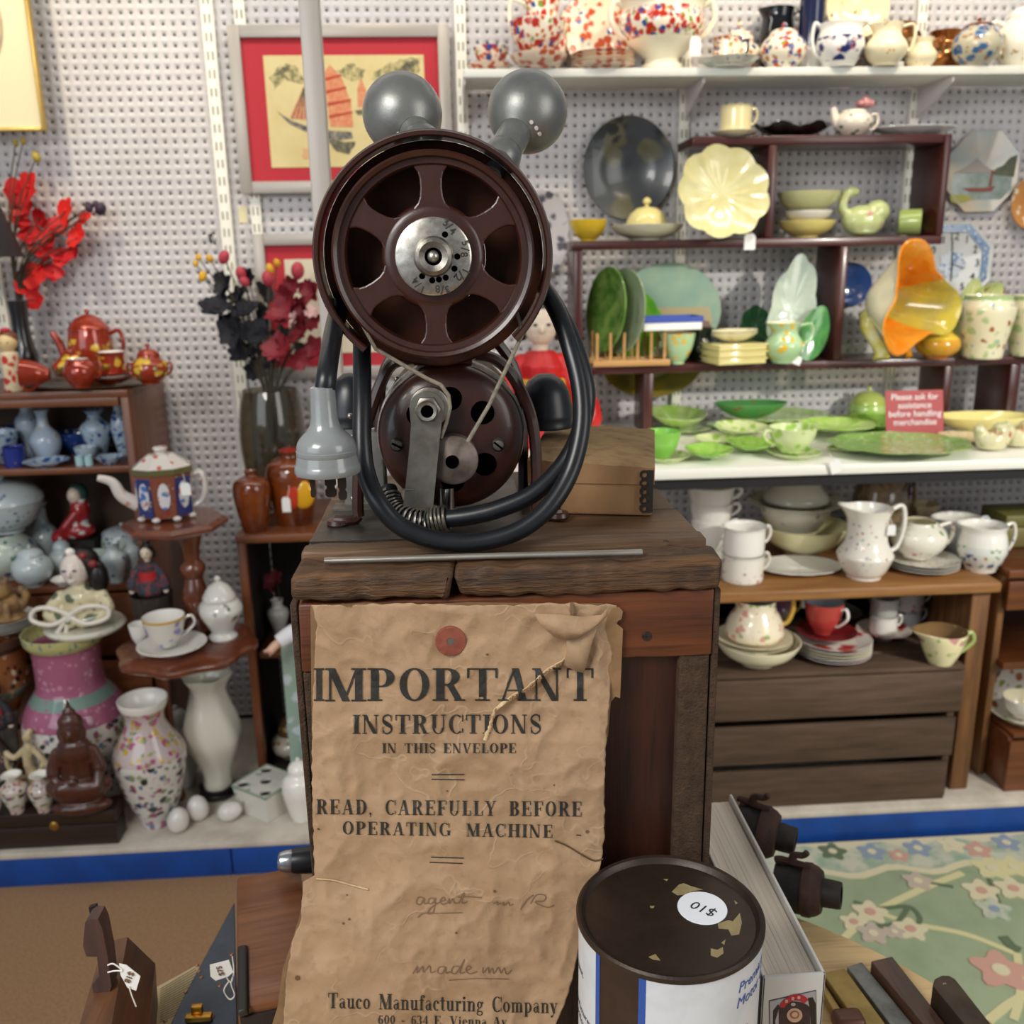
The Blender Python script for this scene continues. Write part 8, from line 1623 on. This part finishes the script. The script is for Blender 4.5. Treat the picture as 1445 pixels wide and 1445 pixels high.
panel([(1085, 1412), (1152, 1397), (1154, 1520), (1087, 1524)], plain('spine_border', '#4a4850', .5), 'picture_border', 0)
panel([(1086.2, 1413.2), (1151, 1398.4), (1153, 1518), (1088, 1522)], plain('spine_grey', '#aaa7ae', .5), 'picture_ground', .0002)
panel([(1091, 1426), (1098, 1417), (1100, 1420), (1094, 1440), (1096, 1500), (1090, 1500)], BLACK, 'picture_black', .0004); panel([(1140, 1408), (1147, 1407), (1151, 1416), (1152, 1480), (1146, 1480), (1143, 1425)], BLACK, 'picture_black', .0004)
panel([(1099, 1424)]+[(1121+23*math.cos(rad(a)), 1426-13*math.sin(rad(a))) for a in range(170, 5, -12)]+[(1143, 1470), (1142, 1520), (1100, 1520)], plain('figure_plum', '#3a2530', .5, c2='#1a1418', sc=160), 'picture_figure', .0005)
arcp = [(1120+22*math.cos(rad(a)), 1423-20*math.sin(rad(a)) + (1120-(1120+22*math.cos(rad(a))))*.22) for a in range(158, 20, -9)]; arci = [(1120+15*math.cos(rad(a)), 1423-11*math.sin(rad(a))+(1120-(1120+15*math.cos(rad(a))))*.22) for a in range(22, 160, 9)]
panel(arcp+arci, plain('spine_red', '#b3222c', .5), 'red_arc', .0007)
WIN = plain('spine_white', '#e5d9d9', .5)
for cx, cy in ((1109.5, 1412), (1118.5, 1408.5), (1127, 1407)):
    for dx, dy, w, h in ((0, -1.6, 3.6, .6), (0, 0, 4.2, .6), (0, 1.5, 3.4, .6), (-.9, 0, .6, 4.2), (1.0, .2, .6, 3.6)): panel([(cx+dx-w/2, cy+dy-h/2), (cx+dx+w/2, cy+dy-h/2), (cx+dx+w/2, cy+dy+h/2), (cx+dx-w/2, cy+dy+h/2)], WIN, 'white_character', .0009)
panel([(1121+11*math.cos(rad(a)), 1432-10*math.sin(rad(a))) for a in range(0, 360, 20)], plain('medal_tan', '#c9a68a', .5), 'tan_medallion', .0008); panel([(1121+7*math.cos(rad(a)), 1431-6*math.sin(rad(a))) for a in range(0, 360, 30)], plain('medal_brown', '#8d6244', .5), 'medallion_ring', .001); panel([(1121+4.4*math.cos(rad(a)), 1430.5-3.6*math.sin(rad(a))) for a in range(0, 360, 30)], plain('medal_tan', ''), 'medallion_centre', .0012)
panel([(1119+3.4*math.cos(rad(a)), 1416.5-2.4*math.sin(rad(a))) for a in range(0, 360, 30)], plain('spine_grey', ''), 'grey_ring', .0009)
# ------------------------------------------------------------------ rusty double fitting behind the book
rf = thing('rusty_fitting', 'rusty dark iron fitting with two tapered pipe nozzles lying behind the book', 'fitting', (.33, .90, TZ+.001))
RUST = plain('rust_brown', '#4a3128', .75, .3, c2='#33231e', sc=60, bump=.4, bsc=300); IRON = plain('iron_black', '#1c1a1a', .6, .4, c2='#2c2522', sc=50, bump=.3, bsc=250)
for (ex, ey, Yn, bx_, by_) in ((1122, 1187, .985, 1040, 1163), (1186, 1264, .905, 1095, 1247)):
    E_ = aty(ex, ey, Yn); A_ = aty(bx_, by_, Yn+.035); d = (A_-E_); u = mpp(E_); Lx = d.length; M = frame_to(d, E_)
    q = MB(); q.lathe([(13*u, -.001), (18*u, -.001), (19*u, .002), (20*u, 26*u), (20*u, 30*u), (13*u, 30*u), (13*u, -.001)], 32, M); wb(q, 'nozzle', plain('nozzle_iron', '#3a3430', .6, .5, c2='#28221f', sc=60, bump=.3, bsc=300), rf)
    q = MB(); q.lathe([(0, .004), (13.2*u, .004)], 24, M); wb(q, 'nozzle_bore', HOLE, rf)
    q = MB(); q.lathe([(19*u, 24*u), (27*u, 26*u), (31*u, 34*u), (35*u, 44*u), (36*u, 70*u), (34*u, Lx), (0, Lx)], 36, M); wb(q, 'barrel', IRON, rf)
    q = MB(); q.lathe([(20*u, 24*u), (29*u, 25*u), (34*u, 32*u), (36*u, 38*u), (37.5*u, 40*u), (37.5*u, 50*u), (36.3*u, 51*u)], 36, M); wb(q, 'clamp_band', RUST, rf)
    q = MB(); up_ = Vector((0, 0, 1)); n_ = (up_-d.normalized()*up_.dot(d.normalized())).normalized()
    q.tube(catmull([E_+d.normalized()*40*u+n_*37*u, E_+d.normalized()*56*u+n_*39*u, E_+d.normalized()*80*u+n_*42*u, E_+d.normalized()*Lx+n_*40*u], 5), 5*u, 8); wb(q, 'clamp_strap', RUST, rf)
    q = MB(); o_ = E_+d.normalized()*66*u+n_*40*u; q.tube(catmull([o_, o_+n_*12*u-d.normalized()*4*u, o_+n_*14*u-d.normalized()*16*u, o_+n_*20*u-d.normalized()*22*u], 5), [6*u]*5+[5*u]*5+[4.5*u]*6, 8); wb(q, 'hook', RUST, rf)
q = MB(); A_ = aty(1040, 1163, 1.0); B_ = aty(1095, 1247, .95); q.tube([A_+Vector((-.01, 0, -.01)), B_+Vector((-.01, 0, -.01))], .016, 12); q.tube([B_+Vector((-.01, 0, -.01)), Vector((B_.x-.01, B_.y-.02, TZ+.017))], .014, 12); wb(q, 'link_bar', IRON, rf)
# ------------------------------------------------------------------ bars at the lower right
def slab(name, label, cat, pxs, z, th, m, r=0):
    v = [atz(a, c, z) for a, c in pxs]; c0 = sum(v, Vector())/len(v); q = MB(); q.prism([(p.x-c0.x, p.y-c0.y) for p in v][::-1], th, Matrix.Translation((0, 0, -th))); o = q.build(name, m, None, (c0.x, c0.y, z), None, False)
    bv = o.modifiers.new('bevel', 'BEVEL'); bv.width = .0012; bv.segments = 2; bv.limit_method = 'ANGLE'; return tag(o, label, cat)
BRS = plain('brass_old', '#a98f55', .45, .55, c2='#84703f', sc=30, bump=.1, bsc=300)
slab('brass_bar', 'flat worn brass-faced bar lying nearest the book', 'bar', [(1161, 1373), (1192, 1366), (1272, 1475), (1232, 1475)], TZ+.018, .0165, BRS)
slab('brass_strip', 'narrow brass strip between the book and the wide brass bar', 'bar', [(1152, 1382), (1157, 1377), (1220, 1475), (1203, 1475)], TZ+.012, .0105, BRS)
slab('steel_bar', 'dull steel bar between the brass bar and the dark wooden bar', 'bar', [(1195, 1364), (1216, 1357), (1313, 1475), (1279, 1475)], TZ+.014, .0125, plain('steel_old', '#858885', .45, .6, c2='#5f5d58', sc=30))
slab('wooden_bar', 'dark stained wooden bar with square end on the table at right', 'bar', [(1229, 1356), (1259, 1349), (1358, 1475), (1328, 1475)], TZ+.024, .0225, wood('bar_dark', '#3a2a22', '#57392a', 1, 8, .4, .2, coat=.2))
sb = slab('stamped_bar', 'dark metal bar with rounded end and small stamped number at right', 'bar', [(1316, 1390), (1319, 1381), (1329, 1376), (1339, 1376), (1348, 1381), (1422, 1475), (1386, 1475)], TZ+.045, .0435, plain('bar_bronze', '#54463a', .4, .6, c2='#3a2f27', sc=20, bump=.1, bsc=200))
P = atz(1333, 1388, TZ+.0453); me = text_mesh('2', .0048, plain('stamp_pale', '#b5aca0', .5), thick=.00008); me.transform(Matrix.Translation(P-sb.location) @ Matrix.Rotation(rad(100), 4, 'Z')); o = bpy.data.objects.new('stamped_number', me); COL.objects.link(o); o.parent = sb
P = atz(1196, 1450, TZ+.020); b = MB(); b.rbox((0, 0, .008), (.030, .022, .016), .006, None, 4); tag(b.build('wooden_peg', wood('peg', '#5f341f', '#472414', 0, 9, .4), None, P), 'small reddish brown wooden peg resting on the brass bar', 'peg')
# ------------------------------------------------------------------ left: planes and plate
q = MB()
Zp = TZ+.105
At, Bt, Ct, Dt = atz(146, 1330, Zp), atz(180, 1322, Zp), atz(152, 1475, Zp), atz(104, 1475, Zp); Eb, Fb = atz(223, 1416, TZ+.0045), atz(216, 1500, TZ+.0045)
pl = thing('moulding_plane', 'old wooden moulding plane with wedge and paper price tag at lower left', 'plane', ((At.x+Bt.x)/2, (Bt.y+Ct.y)/2, TZ+.001))
Mid = (Bt*.45+Eb*.55)+Vector((.012, .0, .012)); Midf = (Ct*.45+Fb*.55)+Vector((.012, 0, .012))
vs = [At, Bt, Ct, Dt, Eb, Fb, Vector((At.x-.004, At.y, TZ+.0045)), Vector((Dt.x-.004, Dt.y, TZ+.0045)), Mid, Midf]
q.add(vs, [(0, 3, 2, 1), (1, 2, 9, 8), (8, 9, 5, 4), (0, 6, 7, 3), (0, 1, 8, 4, 6), (3, 7, 5, 9, 2), (4, 5, 7, 6)]); PLW = wood('plane_beech', '#6b4528', '#4e2f1a', 1, 9, .45, .2, coat=.15); wb(q, 'plane_body', PLW, pl, smooth=False)
Yw_ = atz(150, 1400, Zp).y
def wdg(pts, y, th, m, nm, parent=pl): 
    v = [aty(a, c, y) for a, c in pts]; q = MB(); n = len(v); q.v = [tuple(p) for p in v]+[tuple(p+Vector((0, th, 0))) for p in v]; q.f = [tuple(range(n)), tuple(range(n, 2*n))[::-1]]+[(i, n+i, n+(i+1) % n, (i+1) % n) for i in range(n)]; q.m = [0]*len(q.f); o = wb(q, nm, m, parent, smooth=False); bm_ = bmesh.new(); bm_.from_mesh(o.data); bmesh.ops.recalc_face_normals(bm_, faces=bm_.faces); bm_.to_mesh(o.data); bm_.free(); return o
wdg([(120, 1302), (127, 1297), (138, 1297), (144, 1310), (152, 1350), (157, 1392), (148, 1425), (134, 1424), (130, 1390), (140, 1378), (137, 1350), (122, 1350), (117, 1335)], Yw_, .018, wood('wedge_purple', '#5a3f36', '#43302a', 2, 10, .5), 'wedge')
wdg([(125, 1281), (135, 1278), (141, 1300), (158, 1392), (146, 1400)], Yw_+.019, .004, plain('iron_tip', '#3d3a38', .5, .7), 'plane_iron')
def ptag(label, pxs, y, knot, parent_name='price_tag'):
    v = [aty(a, c, y) for a, c in pxs]; c0 = sum(v, Vector())/len(v); t = thing('price_tag', label, 'tag', c0); n = len(v); q = MB(); q.v = [tuple(p-c0) for p in v]+[tuple(p-c0+Vector((0, .0007, 0))) for p in v]; q.f = [tuple(range(n)), tuple(range(n, 2*n))[::-1]]+[(i, n+i, n+(i+1) % n, (i+1) % n) for i in range(n)]; q.m = [0]*len(q.f); q.build('card', TAGW, t, smooth=False)
    for kk in knot: q = MB(); q.tube(catmull([aty(a, c, y-.001)-c0 for a, c in kk], 5), .0007, 6); q.build('string', STRING, t)
    return t, c0
yT = Yw_-.012
t, c0 = ptag('white price tag with pencil price tied to the moulding plane', [(168, 1360), (178, 1362), (198, 1378), (192, 1398), (180, 1394), (170, 1376)], yT, [((152, 1362), (160, 1360), (172, 1368)), ((152, 1372), (162, 1370), (172, 1370)), ((182, 1392), (186, 1405), (192, 1420))])
text('$18', .008, PENC, Matrix.Translation(aty(182, 1379, yT-.0008)-c0) @ FACE @ Matrix.Rotation(rad(-120), 4, 'Z'), t, 'pencil_price')
pgo = slab('book_page', 'old yellowed printed page lying on the table between the plane and the steel plate', 'paper', [(218, 1394), (278, 1361), (330, 1405), (300, 1475), (200, 1475)], TZ+.0035, .002, plain('page_yellow', '#cdb98f', .8, c2='#bda77a', sc=30))
TXT = plain('page_text', '#8a7a5a', .8)
for k in range(16):
    f = k/15; a = atz(222+f*0+4, 1396+f*46, TZ+.0037); c = atz(276+f*20, 1366+f*44, TZ+.0037); q = MB(); d = (c-a).normalized()*.0; n_ = Vector((-(c-a).y, (c-a).x, 0)).normalized()*.0007
    L0 = pgo.location; q.add([a+n_-L0, c+n_-L0, c-n_-L0, a-n_-L0], [(3, 2, 1, 0)]); q.build('text_line', TXT, pgo, smooth=False)
sp_ = slab('steel_plate', 'triangular blue-gray steel plate with copper rivets beside the wooden block', 'plate', [(331, 1272), (336, 1475), (226, 1475), (262, 1400)], TZ+.0085, .003, plain('blued_steel', '#4d5663', .35, .7, c2='#39404a', sc=14, bump=.1, bsc=260))
COP = plain('copper_rivet', '#b5785a', .35, .8)
for px, py in ((278, 1362), (281, 1371), (284, 1379), (310, 1391), (233, 1441), (300, 1434), (327, 1347), (262, 1400)):
    P = atz(px, py, TZ+.0086); q = MB(); q.ball((0, 0, 0), (.0022, .0022, .0012), 10, 6); q.build('rivet', COP, sp_, P-sp_.location)
P = atz(281, 1440, TZ+.009); q = MB(); q.rbox((0, 0, .004), (.026, .008, .006), .001); q.rbox((-.002, .004, .010), (.011, .006, .010), .001); q.build('brass_catch', BRASS, sp_, P-sp_.location)
wbk = thing('wooden_block_plane', 'large brown beech block with fleck grain and dark iron strip left of the envelope', 'block', (-.183, .825, TZ+.001), rad(12))
BEECH = wood('beech_fleck', '#7d4d2c', '#64381d', 0, 10, .42, .15, dark='#3a1e10', coat=.15)
b = MB(); b.rbox((-.016, .002, .0495), (.068, .196, .099), .003); b.build('block_body', BEECH, wbk); b = MB(); b.rbox((-.016, -.0985, .047), (.064, .004, .090), .001); b.build('shaded_end', plain('end_shade', '#221611', .7), wbk)  # thin sheet added; shade on the block's front end is in its dark colour
q = MB(); q.rbox((-.0445, -.06, .0995), (.010, .088, .008), .003, None, 3); q.build('iron_strip', plain('strip_dark', '#3a3634', .5, .5), wbk)
t, c0 = ptag('white price tag with blue string on the steel plate', [(296, 1362), (323, 1355), (329, 1372), (322, 1378), (304, 1384), (297, 1378)], atz(330, 1400, TZ+.05).y, [((320, 1380), (326, 1386), (330, 1372), (328, 1350)), ((322, 1386), (316, 1398), (324, 1410), (331, 1404), (326, 1388), (330, 1376))])
text('$75', .0075, PENC, Matrix.Translation(aty(311, 1370, atz(330, 1400, TZ+.05).y-.0008)-c0) @ FACE @ Matrix.Rotation(rad(100), 4, 'Z'), t, 'pencil_price')
hd = thing('hand_torch', 'black rubber torch-shaped tool with silver ferrule lying on the wooden block', 'tool', tuple(aty(400, 1216, .905)))
A_ = aty(392, 1216, .905); B_ = aty(470, 1211, .915); u = mpp(A_); M = frame_to(B_-A_, A_)
q = MB(); q.lathe([(0, .006), (8*u, .004), (9*u, 0), (13*u, .002), (16*u, .010), (16*u, .014), (0, .014)], 28, M); wb(q, 'silver_ferrule', plain('ferrule', '#a9adb0', .25, .9), hd)
q = MB(); q.lathe([(0, .012), (15*u, .012), (18*u, .02), (19*u, .035), (18*u, (B_-A_).length), (0, (B_-A_).length)], 28, M); wb(q, 'grip', RUB, hd)
# ------------------------------------------------------------------ slide crowded china apart on its shelves (dx, dy, dz, size)
NUDGE = {
'amber_jar': (0.0044, -0.02, 0, 1),
'amber_jar.001': (0.001, -0.006, 0, 1),
'black_dish': (0.007, 0.02, 0, 1),
'black_jug': (-0.007, 0, 0, 1),
'black_stand': (0.0115, 0.042, 0, 1),
'blue_pot': (-0.0223, -0.042, 0, 1),
'bottle_vase': (-0.0234, 0.02, 0, 0.92),
'bowl.002': (-0.0212, 0.055, 0, 1),
'bowl.003': (-0.0184, -0.012, 0, 0.92),
'bowl.004': (0.0024, -0.006, 0, 0.92),
'brown_pitcher': (-0.026, -0.055, 0, 1),
'buddha_statue': (0.0186, -0.042, 0, 1),
'covered_bowl': (0.0175, -0.012, 0, 1),
'covered_jar': (0.013, 0.03, 0, 0.85),
'cream_jug': (-0.024, 0, 0, 0.92),
'cream_jug.001': (-0.036, -0.03, 0, 1),
'cream_jug.002': (-0.0088, -0.055, 0, 0.92),
'cream_jug.004': (-0.0465, -0.055, 0, 1),
'creamer': (0.0048, 0.02, 0, 1),
'creamer.001': (0.0028, -0.012, 0, 1),
'creamer.002': (0.0137, -0.055, 0, 1),
'cruet': (-0.0036, -0.006, 0, 1),
'dark_jug': (0.0053, 0.02, 0, 1),
'egg_cup': (-0.0095, 0.012, 0, 1),
'flower_brick': (0.0128, -0.055, 0, 0.85),
'flower_vase': (-0.0093, -0.02, 0, 1),
'footed_tureen': (0.0013, 0.006, 0, 0.92),
'gift_box': (0.0305, 0.03, 0, 1),
'ginger_jar': (-0.004, -0.012, 0, 1),
'ginger_jar.001': (-0.0096, -0.012, 0, 1),
'ginger_jar.002': (-0.02, 0.012, 0, 0.85),
'gravy_boat': (-0.0236, -0.042, 0, 1),
'gray_plate': (0.0028, 0.006, 0, 1),
'ivory_dancer': (-0.024, 0, 0, 0.85),
'jar': (-0.0214, 0.03, 0, 1),
'kokeshi_doll': (-0.024, 0, 0, 1),
'leaf_bowl': (0.0282, 0.042, 0.015, 1),
'leaf_dish': (-0.0017, -0.006, 0, 1),
'leaf_dish.002': (-0.015, 0, 0.01, 1),
'leaf_dish.003': (-0.0103, -0.042, 0, 1),
'leaf_dish.005': (-0.0055, -0.02, 0.005, 1),
'leaf_dish.006': (0.0109, 0.055, 0.005, 1),
'leaf_dish.007': (-0.0131, -0.042, 0.01, 1),
'leaf_dish.008': (-0.0129, 0.006, 0.015, 1),
'leaf_dish.009': (0.007, 0, 0, 1),
'leaf_dish.010': (-0.0076, 0.042, 0, 1),
'leaf_dish.011': (-0.0175, -0.042, 0.015, 1),
'leaf_dish.012': (-0.0092, -0.02, 0, 1),
'leaf_dish.013': (-0.0205, -0.042, 0.01, 1),
'leaf_dish.015': (0.0034, 0.006, 0, 1),
'leaf_dish.016': (0.0202, 0.055, 0.005, 1),
'lion_figurine': (-0.0248, 0.02, 0, 1),
'lustre_bowl': (-0.005, 0.042, 0, 0.85),
'lustre_jug': (0.0208, 0.055, 0, 0.85),
'lustre_jug.001': (0.0338, 0.02, 0, 0.85),
'mug': (-0.0084, -0.03, 0, 1),
'mug.003': (0.0059, 0.012, 0, 1),
'orchid_stems': (-0.0181, 0.042, 0, 1),
'plate': (0.0193, 0.03, 0, 0.85),
'plate.001': (0.0083, 0.055, 0, 1),
'plate.002': (-0.0084, -0.03, 0, 1),
'plate.003': (-0.0294, -0.055, 0.015, 1),
'plate.006': (0.0, 0, 0.015, 1),
'plate.007': (-0.0011, -0.006, 0.01, 1),
'plate.020': (0.004, 0.006, 0, 1),
'plate.021': (-0.0248, 0.02, 0, 1),
'plate.022': (-0.0248, 0.02, 0, 1),
'plate.023': (-0.0248, 0.02, 0, 1),
'plate.024': (-0.0248, 0.02, 0, 1),
'porcelain_doll': (0.017, -0.012, 0, 1),
'porcelain_egg.001': (0.0063, -0.02, 0, 1),
'porcelain_egg.002': (0.0, 0, 0, 0.92),
'relief_vase': (-0.0069, -0.012, 0, 1),
'relief_vase.001': (0.0118, -0.02, 0, 1),
'saucer.001': (-0.0039, -0.042, 0, 1),
'saucer.006': (-0.0058, -0.02, 0, 1),
'saucer.008': (-0.0046, -0.02, 0, 1),
'saucer.020': (0.0064, -0.02, 0, 1),
'scalloped_plate': (-0.007, 0, 0, 1),
'serving_bowl': (0.0077, 0.02, 0, 1),
'shop_sign': (-0.0086, 0.03, 0, 0.92),
'small_cup': (-0.0096, -0.012, 0, 1),
'sugar_pot': (-0.0114, 0.012, 0, 1),
'sugar_pot.001': (0.0416, -0.055, 0, 1),
'tall_vase': (-0.0352, -0.055, 0, 0.85),
'teacup': (-0.0039, -0.042, 0, 1),
'teacup.001': (-0.0058, -0.02, 0, 1),
'teacup.002': (-0.0046, -0.02, 0, 1),
'teacup.012': (-0.0101, -0.006, 0, 1),
'teacup.013': (-0.0101, -0.006, 0, 1),
'teacup.014': (-0.0101, -0.006, 0, 1),
'teacup.017': (0.0064, -0.02, 0, 1),
'teacup.018': (0.023, -0.055, 0, 1),
'teapot.001': (-0.0201, 0.055, 0, 1),
'temple_jar': (0.0079, -0.03, 0, 1),
'tumbler': (-0.0056, -0.012, 0, 1),
'tureen': (0.0077, 0.02, 0, 1),
'tureen.001': (-0.0214, 0.03, 0, 1),
'vase': (0.0177, -0.006, 0, 1),
'vase.001': (-0.0144, 0.02, 0, 0.85),
'vase.002': (0.0021, -0.006, 0, 1),
'vase.004': (0.0111, -0.03, 0, 1),
'white_vase': (0.0115, 0.042, 0, 1)}
for k, (dx, dy, dz, f) in NUDGE.items():
    o = bpy.data.objects[k]; o.location = o.location + Vector((dx, dy, dz)); o.scale = o.scale*f
